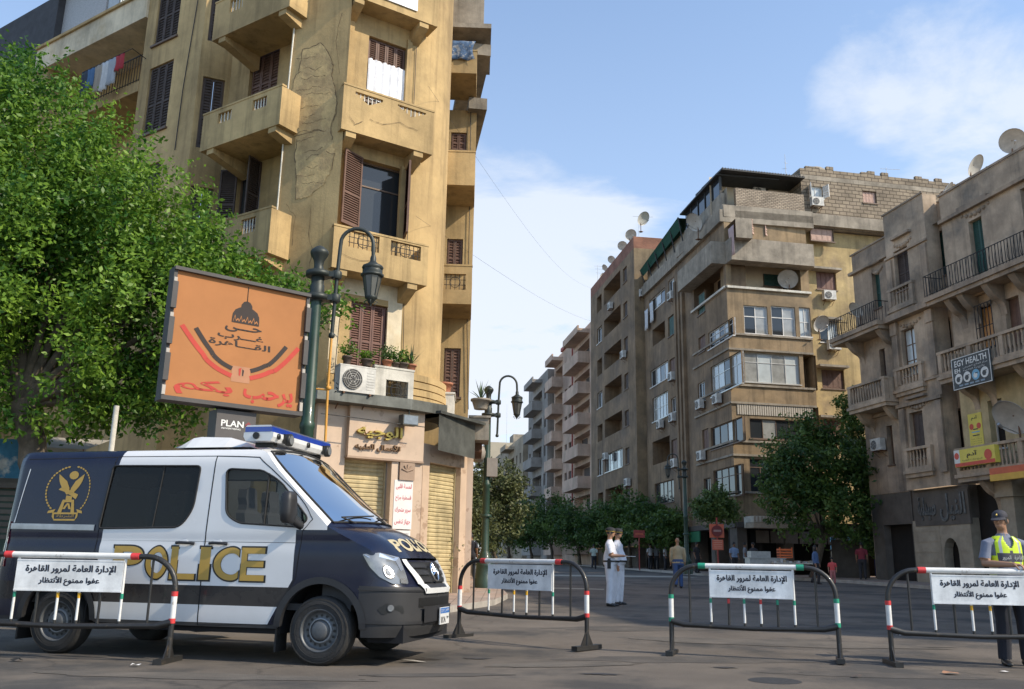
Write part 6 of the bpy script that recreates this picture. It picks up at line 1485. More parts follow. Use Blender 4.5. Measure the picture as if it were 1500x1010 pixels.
# shell both sides, roof, windscreen frame, bonnet
bd = MB()
P3 = [S(u, z) for u, z in sp]; bd.mesh(P3, st, 0, True); bd.mesh([mir(p) for p in P3], [t[::-1] for t in st], 0, True)
for lp in slp[1:]:
    for sgn_ in (0, 1):
        for i in range(len(lp)):
            a, b = lp[i], lp[(i+1) % len(lp)]; q = [S(*a), S(*b), S(*b, -.03), S(*a, -.03)]
            bd.quad([mir(p) for p in q] if sgn_ else q, 1)
def across(R, c, bulge, n=None):
    """c in -1..1 from right to left"""
    L_ = mir(R); t = (c+1)/2; return R.lerp(L_, t) + bulge*(1-c*c)
def patch(mb, f, nu, nv, m=0, uv=None):
    vs = [f(i/nu, -1+2*j/nv) for i in range(nu+1) for j in range(nv+1)]
    mb.mesh(vs, [(i*(nv+1)+j, i*(nv+1)+j+1, (i+1)*(nv+1)+j+1, (i+1)*(nv+1)+j) for i in range(nu) for j in range(nv)], m, True)
uA, uB = ux(-.93), ux(.03)
def roof(t, c):
    u = _U[5]+(uA-_U[5])*t; u = _U[3]*0+ (ux(-4.1)*(1-t)+uA*t)
    R = S(u, topz(u)-.0); return across(R, c, Vector((0, 0, .075*min(1, t*8+.3))))
patch(bd, roof, 40, 20)
def rear_cap(t, c):
    R0 = S(ux(-4.1), topz(ux(-4.1))); a = across(R0, c, Vector((0,0,.075*.3)))
    cu = abs(c); u = _U[0]+(ux(-4.1)-_U[0])*cu; b = S(u, topz(u)); b = b if c < 0 else mir(b)
    return b.lerp(a, t)
patch(bd, rear_cap, 4, 20)
WB = lambda t: Vector((.02+.22*t, 0, .02+.04*t))
def wind(t, c):
    u = uA+(uB-uA)*t; R = S(u, topz(u)); return across(R, c, Vector((.02+.26*t, 0, .075*(1-t)+.03*t)))
uC = ux(.80)
def bonnet(t, c):
    uu = uB+(uC-uB)*t; E = S(uu, topz(uu)); base = across(S(uB, topz(uB)), c, Vector((.28, 0, .03)))
    cu = abs(c); uf = UMAX+(uC-UMAX)*cu; F = S(uf, topz(uf)); F = F if c < 0 else mir(F)
    E2 = E if c < 0 else mir(E)
    lin = base.lerp(F, t); Eb = S(uB, topz(uB)); Ef = S(uC, topz(uC)); lnE = Eb.lerp(Ef, t); dE = E-lnE
    if c > 0: dE = mir(dE)
    p = lin + dE*cu**2.5
    p.z += .085*math.sin(t*math.pi*.9)*(1-cu**3) + .02*sm(.55, .7, cu)*(1-sm(.8, 1.0, cu))*math.sin(min(1, t*1.15)*math.pi)
    return p
patch(bd, bonnet, 26, 36)
# windscreen frame: strip between roof and glass
def wind_in(t, c, k=0.0): return wind(.10+.86*t, c*.90) + Vector((.004, 0, .004))
for (t0, t1, c0, c1) in ((0,.115,-1,1),(.955,1,-1,1),(.115,.955,-1,-.895),(.115,.955,.895,1)):
    vs = [wind(t0+(t1-t0)*i/10, c0+(c1-c0)*j/16) for i in range(11) for j in range(17)]; bd.mesh(vs, [(i*17+j, i*17+j+1, (i+1)*17+j+1, (i+1)*17+j) for i in range(10) for j in range(16)], 0, True)
BODY = vpart(bd, 'body', [M_VAN, M_SEAM])
gw = MB(); patch(gw, wind_in, 14, 20, 0); WG = vpart(gw, 'windscreen', G_WIND)
wf_ = MB()
for c in (-.90, .90): wf_.tube([wind(.10+.86*k/8, c)+Vector((.006,0,.006)) for k in range(9)], .012, 6)
for t in (.10, .96): wf_.tube([wind(t, -.9+1.8*k/12)+Vector((.006,0,.006)) for k in range(13)], .012, 6)
vpart(wf_, 'seal', M_RUBBER, WG)
wp = MB()
for a, b in ((-.78, -.1), (-.1, .62)):
    wp.tube([wind(.985, a+.15)+Vector((.02,0,.02)), wind(.93, a)+Vector((.03,0,.03))], .010, 5); wp.tube([wind(.93, a)+Vector((.03,0,.03)), wind(.90, b)+Vector((.025,0,.025))], .009, 5)
vpart(wp, 'wiper', M_RUBBER, WG)
stk = MB(); stk.mesh([wind_in(a, b)+Vector((-.012,0,-.006)) for a, b in ((.06,-.80),(.06,-.62),(.20,-.62),(.20,-.80))], [(0,1,2,3)], 0); vpart(stk, 'sticker', mat('pale_blue_sticker', (.55,.68,.70), .6), WG)
def sheet(name, poly_, m, off, parent=None, both=False, step=.07, rim=None):
    """surface patch of the shell given in (u,z)"""
    us_, zs_ = [p[0] for p in poly_], [p[1] for p in poly_]; g = []
    a, b, c, d = min(us_), max(us_), min(zs_), max(zs_)
    for i in range(1, max(2, int((b-a)/step))):
        for j in range(1, max(2, int((d-c)/step))): g.append((a+(b-a)*i/max(2, int((b-a)/step)), c+(d-c)*j/max(2, int((d-c)/step))))
    pts, tris, _ = cdt(poly_, (), g); mb = MB(); V = [S(u, z, off) for u, z in pts]; mb.mesh(V, tris, 0, True)
    if both: mb.mesh([mir(p) for p in V], [t[::-1] for t in tris], 0, True)
    return vpart(mb, name, m, parent)
for sgn_ in (0, 1):
    for poly_, nm, gm in ((door_win, 'door_window', G_DOOR), (mid_win, 'side_window', G_DARK)):
        pts, tris, _ = cdt(poly_, (), [g for g in grid if inside(g, poly_)]); mb = MB(); V = [S(u, z, -.012) for u, z in pts]
        mb.mesh([mir(p) for p in V] if sgn_ else V, tris, 0, True); w_ = vpart(mb, nm, gm)
        rb = MB(); n = len(poly_); lst = [S(*poly_[i % n], .002) for i in range(n+1)]; rb.tube([mir(p) for p in lst] if sgn_ else lst, .011, 5, cap=False)
        if nm == 'door_window' and not sgn_: rb.tube([S(-.72+U0X, 1.455, .0), S(-.72+U0X, 2.03, .0)], .012, 5)
        if nm == 'side_window' and not sgn_: rb.tube([S(-2.2+U0X, 1.41, -.006), S(-2.15+U0X, 2.12, -.006)], .008, 5)
        vpart(rb, 'seal', M_RUBBER, w_)
def sline(mb, pts, w=.006, off=.0015, m=0, n=14):
    for (a, b), (c, d) in zip(pts, pts[1:]):
        for k in range(n):
            t0, t1 = k/n, (k+1)/n; l = math.hypot(c-a, d-b) or 1; nx, nz = -(d-b)/l*w/2, (c-a)/l*w/2
            q = [(a+(c-a)*t+s*nx, b+(d-b)*t+s*nz) for t, s in ((t0,-1),(t1,-1),(t1,1),(t0,1))]; mb.quad([S(u, z, off) for u, z in q], m)
sm_ = MB(); X_ = lambda x: x+U0X
for ln in ([(X_(-1.455),2.24),(X_(-1.46),1.30),(X_(-1.455),.37)], [(X_(-2.72),2.24),(X_(-2.80),1.35),(X_(-2.84),.37)], [(X_(-2.72),2.24),(X_(-1.455),2.235)], [(X_(-1.455),2.235),(X_(-.86),2.215),(X_(-.70),2.08),(X_(-.14),1.52),(X_(-.30),1.40),(X_(-.345),.9),(X_(-.50),.58),(X_(-.56),.42)], [(X_(-1.455),.37),(X_(-.56),.40)], [(X_(-4.0),2.22),(X_(-2.72),2.235)], [(X_(-2.84),1.27),(X_(-.35),1.265)]):
    sline(sm_, ln, .011 if len(ln) > 2 else .008)
vpart(sm_, 'seam', M_SEAM, BODY)
rl = sheet('slide_rail', XW([(-4.06,1.385),(-2.86,1.375),(-2.86,1.44),(-4.06,1.45)]), M_STEEL, .012)
ep = MB(); sline(ep, [(X_(-4.03),1.46),(X_(-3.90),2.10)], .018, .004); vpart(ep, 'film_edge', M_VWHITE, BODY)
# lettering and emblem
mb = MB()
def side_text(s, x0, x1, z0, z1, mats, tgt, bold):
    vs, fs = text_mesh(s, bold, 0, 10); xs = [v.x for v in vs]; ys = [v.y for v in vs]; a, b, c, d = min(xs), max(xs), min(ys), max(ys)
    tgt.mesh([S(X_(x0+(v.x-a)/(b-a)*(x1-x0)), z0+(v.y-c)/(d-c)*(z1-z0), mats[1]) for v in vs], fs, mats[0])
x = -2.575
for ch, w in zip('POLICE', (.345, .395, .30, .13, .37, .315)):
    side_text(ch, x-.018, x+w-.008, .832, 1.222, (0, .004), mb, .035); side_text(ch, x, x+w-.026, .85, 1.204, (1, .007), mb, .02); x += w+.016
vpart(mb, 'lettering', [M_BLK, M_GOLDP], BODY)
em = MB(); ec = (-3.36, 1.82)
def E_(pts, off=.005): em.mesh([S(X_(ec[0]+a), ec[1]+b, off) for a, b in cdt(pts)[0]], cdt(pts)[1], 0)
for k in range(46):
    w = math.pi*2*k/46
    if 4.05 < w < 5.35 or abs(w-math.pi/2) < .07: continue
    cx_, cy_ = .265*math.cos(w), .285*math.sin(w)+.02; tx, ty = -math.sin(w), math.cos(w)
    E_([(cx_+tx*.017*math.cos(a)+ty*-.011*math.sin(a), cy_+ty*.017*math.cos(a)+tx*.011*math.sin(a)) for a in [i*math.pi/3 for i in range(6)]])
for sx in (-1, 1):
    E_([(sx*.0,-.02),(sx*.01,.05),(sx*.05,.13),(sx*.15,.215),(sx*.145,.17),(sx*.135,.13),(sx*.12,.095),(sx*.10,.06),(sx*.07,.02),(sx*.03,-.03)][::-sx])
E_([(.055*math.cos(a*.52)+.02, .2+.05*math.sin(a*.52)) for a in range(12)]); E_([(-.13,.03),(-.10,.055),(-.02,.03),(.11,-.03),(.09,-.085),(.02,-.04),(-.05,-.0)][::-1]); E_([(-.03,-.09),(-.03,-.04),(.04,-.05),(.04,-.09)][::-1])
for a in ([(-.10,-.245),(-.06,-.09),(-.03,-.09),(-.055,-.245)], [(.055,-.245),(.04,-.09),(.07,-.09),(.10,-.245)], [(-.06,-.12),(-.06,-.09),(.07,-.09),(.07,-.12)], [(-.05,-.20),(-.005,-.13),(.015,-.13),(-.02,-.20)], [(.02,-.20),(.005,-.15),(.02,-.13),(.05,-.20)], [(-.15,-.26),(-.15,-.24),(.15,-.24),(.15,-.26)], [(-.12,-.335),(-.12,-.315),(.12,-.315),(.12,-.335)], [(-.15,-.29),(-.15,-.24),(-.13,-.24),(-.12,-.335)], [(.12,-.335),(.13,-.24),(.15,-.24),(.15,-.29)], [(-.21,-.25),(-.20,-.22),(-.12,-.20),(-.14,-.24)], [(.12,-.20),(.2,-.22),(.21,-.25),(.14,-.24)]): E_(a[::-1])
vs, fs = text_mesh(shape_ar('الشرطة')); xs = [v.x for v in vs]; ys = [v.y for v in vs]
em.mesh([S(X_(ec[0]-.1+(v.x-min(xs))/(max(xs)-min(xs))*.2), ec[1]-.305+(v.y-min(ys))/(max(ys)-min(ys))*.045, .005) for v in vs], fs, 0)
vpart(em, 'emblem', M_GOLDP, BODY)
hd = MB(); cpos = -.50
vs, fs = text_mesh('POLICE', .03); xs = [v.x for v in vs]; ys = [v.y for v in vs]; a, b, c, d = min(xs), max(xs), min(ys), max(ys)
hd.mesh([bonnet(.88-(v.y-c)/(d-c)*.30, -.60+(v.x-a)/(b-a)*1.2)+Vector((0,0,.006)) for v in vs], fs, 0); vpart(hd, 'lettering', M_GOLDPALE, BODY)
# nose furniture, placed where the photo shows it on the shell
def vuz(x, y, u0=None):
    best = None
    lo, hi, za, zb = (ux(-.2), UMAX, .25, 1.3)
    for rnd_ in range(4):
        for i in range(25):
            for j in range(25):
                u = lo+(hi-lo)*i/24; z = za+(zb-za)*j/24; q = project(VM @ S(u, z)); e = (q[0]-x)**2+(q[1]-y)**2
                if best is None or e < best[0]: best = (e, u, z)
        du, dz = (hi-lo)/10, (zb-za)/10; lo, hi, za, zb = max(ux(-.2), best[1]-du), min(UMAX, best[1]+du), best[2]-dz, best[2]+dz
    return best[1], best[2]
VPX = lambda pts: [vuz(*p) for p in pts]
M_HLG = mat('headlamp_lens', (.16, .17, .18), .1, var=.25, scale=9, coat=1.0, spec=.8); M_HLC = mat('headlamp_silver', (.66, .67, .68), .18, metal=.85, var=.12)
hl = rounded(VPX([(531,812),(556,810),(584,817),(592,838),(597,856),(575,856),(556,846),(541,830)]), .02, 3); HL = sheet('headlight', hl, M_HLG, .012, step=.05)
ci = VPX([(568,839)])[0]
hh = MB()
def sdisc(mb, c, r, off, m, n=18, sx=1.0): mb.mesh([S(c[0]+r*sx*math.cos(6.283*k/n), c[1]+r*math.sin(6.283*k/n), off) for k in range(n)], [tuple(range(n))], m)
sdisc(hh, ci, .072, .017, 1); sdisc(hh, ci, .062, .0185, 0); sdisc(hh, ci, .04, .020, 1); sdisc(hh, ci, .03, .0215, 2)
hh.mesh([S(*p, .0155) for p in VPX([(534,813),(556,811),(583,818),(590,836),(586,838),(578,823),(556,817),(540,817)])], cdt(VPX([(534,813),(556,811),(583,818),(590,836),(586,838),(578,823),(556,817),(540,817)]))[1], 0)
hh.mesh([S(*p, .0155) for p in VPX([(585,849),(592,847),(595,855),(586,855)])], [(0,1,2,3)], 0)
vpart(hh, 'reflector', [M_HLC, M_BLK, M_HLG], HL)
h2 = MB(); pts, tris, _ = cdt(hl); h2.mesh([mir(S(u, z, .012)) for u, z in pts], [t[::-1] for t in tris], 0); vpart(h2, 'headlight', M_HLG)
# grille: built symmetric about the centre line
def sym(mb, poly_, off, m):
    pts, tris, _ = cdt(poly_, (), [(UMAX-.62*i/8, .72+.4*j/8) for i in range(9) for j in range(9) if True] if False else None)
    V = [S(u, z, off) for u, z in pts]; mb.mesh(V, tris, m); mb.mesh([mir(v) for v in V], [t[::-1] for t in tris], m)
gW = UMAX-vuz(592, 826)[0]
gt_, gb_ = 1.075, .80
G = lambda k, z: (UMAX-gW*k, z)
grl = MB()
def strip(z0, z1, k0, k1, off, m, n=12):
    for i in range(n):
        a, b = k0+(k1-k0)*i/n, k0+(k1-k0)*(i+1)/n
        q = [S(*G(a,z0),off), S(*G(b,z0),off), S(*G(b,z1),off), S(*G(a,z1),off)]; grl.quad(q, m, sm=True); grl.quad([mir(p) for p in q][::-1], m, sm=True)
        q = [S(*G(a,z1),off), S(*G(b,z1),off), S(*G(b,z1),0), S(*G(a,z1),0)]; grl.quad(q, m); grl.quad([mir(p) for p in q][::-1], m)
for i in range(10):
    z0, z1 = .80+.28*i/10, .80+.28*(i+1)/10; k = .50+.42*(i/9)
    strip(z0, z1, 0, k+.04, .006, 0)
for z in (.86, .935, 1.01): strip(z, z+.045, .18, .62+.30*((z-.8)/.28), .022, 1)
strip(.80, .83, 0, .5, .02, 1)
# white band: sides sloping in, bottom across
for i in range(14):
    t0, t1 = i/14, (i+1)/14
    e = lambda t: (.93-.40*t**1.4, 1.10-.30*t); f = lambda t: (1.08-.36*t**1.6, 1.10-.355*t)
    q = [S(*G(*e(t0)),.024), S(*G(*e(t1)),.024), S(*G(*f(t1)),.024), S(*G(*f(t0)),.024)]; grl.quad(q, 2); grl.quad([mir(p) for p in q][::-1], 2)
    q = [S(*G(*e(t0)),.024), S(*G(*e(t1)),.024), S(*G(*e(t1)),0), S(*G(*e(t0)),0)]; grl.quad(q, 2); grl.quad([mir(p) for p in q][::-1], 2)
strip(.745, .80, 0, .70, .024, 2)
GR = vpart(grl, 'grille', [M_BLK, M_PLAST, M_VWHITE])
lg = MB(); cc = S(UMAX, .95, .05); rt_ = .105
ndir = Vector((.94, 0, .34)).normalized(); e1_, e2_ = Vector((0,1,0)), ndir.cross(Vector((0,1,0))).normalized()*-1
e2_ = Vector((-.34,0,.94)).normalized()
lg.tube([cc+e1_*rt_*math.cos(a*math.pi/12)+e2_*rt_*math.sin(a*math.pi/12) for a in range(25)], .013, 6, cap=False)
for k in range(3):
    w = math.pi/2+k*2.0944; tip = cc+(e1_*math.cos(w)+e2_*math.sin(w))*rt_; l_ = (e1_*-math.sin(w)+e2_*math.cos(w))*.020
    lg.mesh([cc+l_+ndir*.004, cc-l_+ndir*.004, tip, cc+ndir*.022], [(0,3,2),(3,1,2)], 0)
vpart(lg, 'emblem', M_CHROME, GR)
lg2 = MB(); lg2.lathe([(.005,.03),(.12,.03),(.125,0)], (0,0,0), 20); 
fg = rounded(VPX([(552,893),(566,884),(590,888),(592,899),(560,901)]), .02, 3); FG = sheet('fog_light', fg, M_BLK, .004); ff2 = MB(); c2 = vuz(572, 891); sdisc(ff2, c2, .042, .010, 0); sdisc(ff2, c2, .033, .012, 1); vpart(ff2, 'lens', [M_PLAST, M_HLG], FG)
ik = MB(); 
for i in range(12):
    a, b = i/12, (i+1)/12
    for (z0, z1, kk, off, m) in ((.60, .70, .92, .004, 0), (.44, .60, .80, .035, 1), (.60,.612,.85,.036,1)):
        q = [S(UMAX-gW*kk*a,z0,off),S(UMAX-gW*kk*b,z0,off),S(UMAX-gW*kk*b,z1,off),S(UMAX-gW*kk*a,z1,off)]; ik.quad(q, m, sm=True); ik.quad([mir(p) for p in q][::-1], m, sm=True)
vpart(ik, 'bumper_intake', [M_BLK, M_PLAST])
lip = MB(); sline(lip, [(ux(.42),.795),(UMAX,.765)], .02, .012, 0, 30); vpart(lip, 'bumper_trim', M_PLAST); lip = MB(); sline(lip, [(ux(.46),.46),(UMAX,.43)], .03, .012, 0, 30); vpart(lip, 'bumper_trim', M_PLAST)
# number plate hanging low in the middle of the bumper
npx = MB(); zc_ = .50; NP = Face((1.06, .17), (0, 1), False)
npx.box(NP, -.28, .06, .0, .012, zc_-.10, zc_+.085, 0); npx.box(NP, -.27, .05, .0125, .014, zc_+.02, zc_+.078, 1)
text_into(npx, NP, 'مصر', -.10, .03, zc_+.03, zc_+.07, .015, 0, 0, 0, True); text_into(npx, NP, 'EGYPT', -.25, -.13, zc_+.032, zc_+.065, .015, 0)
text_into(npx, NP, '\u0661\u0662\u0668 \u0663', -.25, .03, zc_-.085, zc_-.005, .015, 2, .02); vpart(npx, 'number_plate', [M_VWHITE, mat('plate_blue', (.02,.13,.42), .4), M_BLK])
# arches, sills, mudflaps
for c in (0.0, -3.265):
    tr_ = MB()
    for k in range(24):
        a0, a1 = math.pi*k/24, math.pi*(k+1)/24
        q = []
        for (a, r) in ((a0,RA-.012),(a1,RA-.012),(a1,RA+.06),(a0,RA+.06)): q.append((c+r*math.cos(a), ZW+.03+r*math.sin(a)))
        tr_.quad([S(ux(x), max(z,.3), .014) for x, z in q], 0, sm=True); tr_.quad([S(ux(q[0][0]),max(q[0][1],.3),.014), S(ux(q[1][0]),max(q[1][1],.3),.014), S(ux(q[1][0]),max(q[1][1],.3),-.05), S(ux(q[0][0]),max(q[0][1],.3),-.05)], 0)
    vpart(tr_, 'arch_trim', M_PLAST)
un = MB(); un.box(LOCAL, -4.1, -3.74, -.90, .90, .42, .9); un.box(LOCAL, -2.78, -.48, -.92, .92, .30, .42); un.box(LOCAL, -3.75, -2.75, -.55, .55, .3, .95); un.box(LOCAL, -.5, .5, -.55, .55, .26, .95); un.box(LOCAL, .48, .88, -.78, .78, .24, .45)
for c in (0, -3.265):
    for sy in (-1, 1):
        n = 12
        for k in range(n):
            a0, a1 = math.pi*k/n, math.pi*(k+1)/n; r = RA+.02
            un.quad([(c+r*math.cos(a0), sy*.55, ZW+.03+r*math.sin(a0)), (c+r*math.cos(a1), sy*.55, ZW+.03+r*math.sin(a1)), (c+r*math.cos(a1), sy*.95, ZW+.03+r*math.sin(a1)), (c+r*math.cos(a0), sy*.95, ZW+.03+r*math.sin(a0))], 0)
vpart(un, 'underbody', M_SEAM)
mf = MB(); mf.box(LOCAL, -.52, -.50, .70, .95, .12, .55); vpart(mf, 'mudflap', M_RUBBER)
mf = MB(); mf.box(LOCAL, -3.80, -3.78, .70, .95, .14, .55); vpart(mf, 'mudflap', M_RUBBER)
def wheel(xc, sy):
    t = MB(); o = 1 if sy < 0 else -1; yc = sy*.86; W2 = .115
    prof = [(.215,-W2),(.25,-W2-.006),(.31,-W2-.008),(.343,-W2+.014),(.355,-W2+.04),(.357,0),(.355,W2-.04),(.343,W2-.014),(.31,W2+.008),(.25,W2+.006),(.215,W2)]
    t.lathe(prof, (xc, yc, ZW), 40, 0, 'y', cap=False)
    for r in (.275, .325): t.lathe([(r-.004,-o*(W2+.0075)),(r,-o*(W2+.0115)),(r+.004,-o*(W2+.0075))], (xc, yc, ZW), 40, 0, 'y', cap=False)
    w = vpart(t, 'wheel', M_TYRE); r_ = MB(); f = lambda d: -o*d
    r_.lathe([(.225,f(.10)),(.222,f(.118)),(.205,f(.108)),(.195,f(.07)),(.175,f(.045)),(.135,f(.060)),(.10,f(.075)),(.095,f(.10)),(.07,f(.112)),(.02,f(.114)),(.001,f(.114))], (xc, yc, ZW), 40, 0, 'y', cap=False)
    r_.lathe([(.112,f(.0785)),(.122,f(.086)),(.132,f(.068))], (xc, yc, ZW), 40, 2, 'y', cap=False)
    for k in range(16):
        a = 6.2832*k/16; c = Vector((xc+.153*math.cos(a), yc+f(.0575), ZW+.153*math.sin(a)))
        r_.mesh([c+Vector((.015*math.cos(b*.785), 0, .015*math.sin(b*.785))) for b in range(8)], [tuple(range(8))], 1)
    for k in range(6):
        a = 6.2832*k/6; r_.lathe([(.012,f(.07)),(.012,f(.10)),(.001,f(.102))], (xc+.082*math.cos(a), yc, ZW+.082*math.sin(a)), 6, 1, 'y')
    vpart(r_, 'rim', [M_RIM, M_BLK, M_RIML], w)
for xc in (0, -3.265):
    for sy in (-1, 1): wheel(xc, sy)
# handles, mirror, tail lamp
for x in (-1.66, -1.31):
    h_ = MB(); sdisc(h_, (X_(x)-.02, 1.245), .055, .003, 1); h_.tube([S(X_(x)-.10,1.245,.012), S(X_(x)-.06,1.245,.035), S(X_(x)+.06,1.24,.035), S(X_(x)+.10,1.24,.012)], .017, 7, 0); vpart(h_, 'door_handle', [M_PLAST, M_VAN])
mr_ = MB(); mc = Vector((-.36, -1.20, 1.63))
pr = [(-.165,.055,.045),(-.14,.085,.06),(-.05,.095,.07),(.08,.095,.068),(.15,.085,.058),(.175,.05,.035)]
vs = []; n = 14
for z, a, b in pr:
    for k in range(n):
        w = 6.2832*k/n; cw, sw = math.cos(w), math.sin(w); vs.append(mc+Vector((b*math.copysign(abs(cw)**.6, cw)+.02, a*1.15*math.copysign(abs(sw)**.6, sw), z)))
mr_.mesh(vs, [(i*n+k, i*n+(k+1) % n, (i+1)*n+(k+1) % n, (i+1)*n+k) for i in range(len(pr)-1) for k in range(n)], 0, True); mr_.mesh(vs[:n], [tuple(range(n))], 0); mr_.mesh(vs[-n:], [tuple(range(n))], 0)
mr_.tube([mc+Vector((.02,.05,-.12)), mc+Vector((.04,.16,-.16)), Vector((-.30,-.95,1.45))], [.05,.045,.05], 8); vpart(mr_, 'side_mirror', M_PLAST)
tl = MB(); 
for i in range(6):
    z0, z1 = .95+.07*i*1.25, .95+.07*(i+1)*1.25; mm = 1 if i in (1, 2) else 0
    q = [S(_U[3]+.005,z0,.012),S(_U[4]+.05,z0,.012),S(_U[4]+.05,z1,.012),S(_U[3]+.005,z1,.012)]; tl.quad(q, mm)
vpart(tl, 'tail_light', [mat('tail_red', (.42,.02,.02), .2, coat=.6), M_VWHITE])
# roof pod and light bar
rp = MB(); n = 5
prof = [(-2.20,.0),(-2.16,.07),(-2.06,.135),(-1.95,.15),(-1.55,.135),(-1.32,.07),(-1.20,.0)]
for (a, h), (b, h2_) in zip(prof, prof[1:]):
    for k in range(8):
        y0, y1 = -.62+1.24*k/8, -.62+1.24*(k+1)/8; ed = lambda y, h: 2.345+.03+h*min(1, ((.62-abs(y))/.12) if abs(y) > .5 else 1)
        rp.quad([(a,y0,ed(y0,h)),(a,y1,ed(y1,h)),(b,y1,ed(y1,h2_)),(b,y0,ed(y0,h2_))], 0, sm=True)
vpart(rp, 'roof_pod', M_VWHITE)
lb = MB(); bx0, bx1 = -1.16, -.86; zb_l = 2.42
LBL = []
sec = [(-.16,0),(-.19,.05),(-.19,.10),(-.17,.105),(-.17,.165),(-.15,.185),(.15,.185),(.17,.165),(.17,.105),(.19,.10),(.19,.05),(.16,0)]
for i in range(len(sec)):
    (a, b), (c, d) = sec[i], sec[(i+1) % len(sec)]; mm = 1 if (b >= .105 and d <= .17 and abs(b-d) > .02) else (2 if min(b, d) > .16 else 0)
    lb.quad([(-1.0+a,-.80,zb_l+b),(-1.0+c,-.80,zb_l+d),(-1.0+c,.80,zb_l+d),(-1.0+a,.80,zb_l+b)], mm)
for y in (-.80, .80): lb.mesh([(-1.0+a, y, zb_l+b) for a, b in sec], [tuple(range(len(sec)))], 0); lb.mesh([(-1.0+a*1.0, y+math.copysign(.002, y), zb_l+b) for a, b in ((-.172,.105),(.172,.105),(.172,.165),(-.172,.165))], [(0,1,2,3)], 1)
LB = vpart(lb, 'light_bar', [M_VWHITE, mat('beacon_blue', (.012,.045,.30), .15, coat=.8), mat('beacon_dark_blue_top', (.02,.035,.09), .25, coat=.5)])
for y in (-.45, .62):
    fl_ = MB(); fl_.lathe([(.075,0),(.075,.05),(.06,.06),(.001,.055)], (-.81, y, zb_l+.05), 14, 0, 'x'); fl_.lathe([(.055,.061),(.001,.062)], (-.81, y, zb_l+.05), 14, 1, 'x'); fl_.box(LOCAL, -.82, -.79, -y-.1, -y+.1, zb_l-.0, zb_l+.11); vpart(fl_, 'floodlight', [M_BLK, M_HLG], LB)
for y in (-.68, .1): fl_ = MB(); fl_.lathe([(.035,0),(.035,.02),(.001,.021)], (-.812, y, zb_l+.06), 12, 0, 'x'); vpart(fl_, 'sensor', M_BLK, LB)
fl_ = MB(); fl_.lathe([(.04,-.805-.02),(.04,-.805),(.001,-.803)], (-1.02, 0, zb_l+.06), 12, 0, 'y'); vpart(fl_, 'sensor', M_BLK, LB)
ft = MB()
for y in (-.6, .6): ft.box(LOCAL, -1.12, -.88, -y-.04, -y+.04, 2.37, 2.419)
vpart(ft, 'roof_bar', M_BLK)
# cabin seen through the glass
ci_ = MB(); ci_.box(LOCAL, -4.1, .30, -.86, .86, .55, .62); ci_.box(LOCAL, -.05, .35, -.84, .84, .62, 1.28); ci_.box(LOCAL, -1.62, -1.58, -.86, .86, .62, 1.30)
ci_.box(LOCAL, -4.0, -2.85, -.84, .84, .62, 1.9); vpart(ci_, 'cabin', mat('cabin_grey', (.05, .05, .052), .8))
for x, ys in ((-.95, (-.5, .05, .55)), (-2.1, (-.55, 0, .55))):
    for y in ys:
        s_ = MB(); s_.box(LOCAL, x-.1, x+.4, -y-.24, -y+.24, .75, 1.0)
        pr = [(-.10,.23,1.0),(-.13,.235,1.3),(-.2,.2,1.6),(-.22,.13,1.64),(-.22,.12,1.70),(-.235,.13,1.78),(-.24,.11,1.88),(-.24,.06,1.9)]
        for (a, w, z), (b, w2, z2) in zip(pr, pr[1:]):
            s_.quad([(x+a,y-w,z),(x+a,y+w,z),(x+b,y+w2,z2),(x+b,y-w2,z2)], 0, sm=True); s_.quad([(x+a-.11,y+w,z),(x+a-.11,y-w,z),(x+b-.11,y-w2,z2),(x+b-.11,y+w2,z2)], 0, sm=True)
            for q in (-1, 1): s_.quad([(x+a,y+q*w,z),(x+a-.11,y+q*w,z),(x+b-.11,y+q*w2,z2),(x+b,y+q*w2,z2)], 0, sm=True)
        vpart(s_, 'seat', mat('seat_fabric', (.03, .03, .034), .9))
sw = MB(); cS = Vector((-.22, .42, 1.33)); sw.tube([cS+Vector((.08*math.sin(a*.2618)*-1, .19*math.cos(a*.2618), .17*math.sin(a*.2618))) for a in range(25)], .016, 6, cap=False); sw.tube([cS+Vector((0,-.18,0)), cS+Vector((0,.18,0))], .018, 5); sw.tube([cS, cS+Vector((.3,0,-.2))], .03, 6); vpart(sw, 'steering_wheel', M_PLAST)
# ------------------------------------------------------------------ people
SKIN = mat('skin_tan', (.36, .20, .125), .55, var=.06, spec=.35); SKIN_D = mat('skin_brown', (.24, .13, .08), .55, var=.06)
HAIR = mat('hair_black', (.012, .010, .009), .6); SHOE = mat('shoe_black', (.015, .014, .014), .4)
def cl(name, c, r=.85, v=.10): return mat('cloth_'+name, c, r, var=v, scale=7, bump=.25, bscale=22)
def ell(mb, c, r, m, n=14, k=9, rot=None):
    vs = []; c = Vector(c)
    for i in range(1, k):
        f = math.pi*i/k
        for j in range(n):
            w = 6.2832*j/n; q = Vector((r[0]*math.sin(f)*math.cos(w), r[1]*math.sin(f)*math.sin(w), r[2]*math.cos(f)))
            vs.append(c+(rot @ q if rot else q))
    t = Vector((0,0,r[2])); b = len(vs); vs += [c+(rot @ t if rot else t), c-(rot @ t if rot else t)]
    fs = [(i*n+j, (i+1)*n+j, (i+1)*n+(j+1) % n, i*n+(j+1) % n) for i in range(k-2) for j in range(n)]
    fs += [(b, j, (j+1) % n) for j in range(n)] + [(b+1, (k-2)*n+(j+1) % n, (k-2)*n+j) for j in range(n)]
    mb.mesh(vs, fs, m, True)
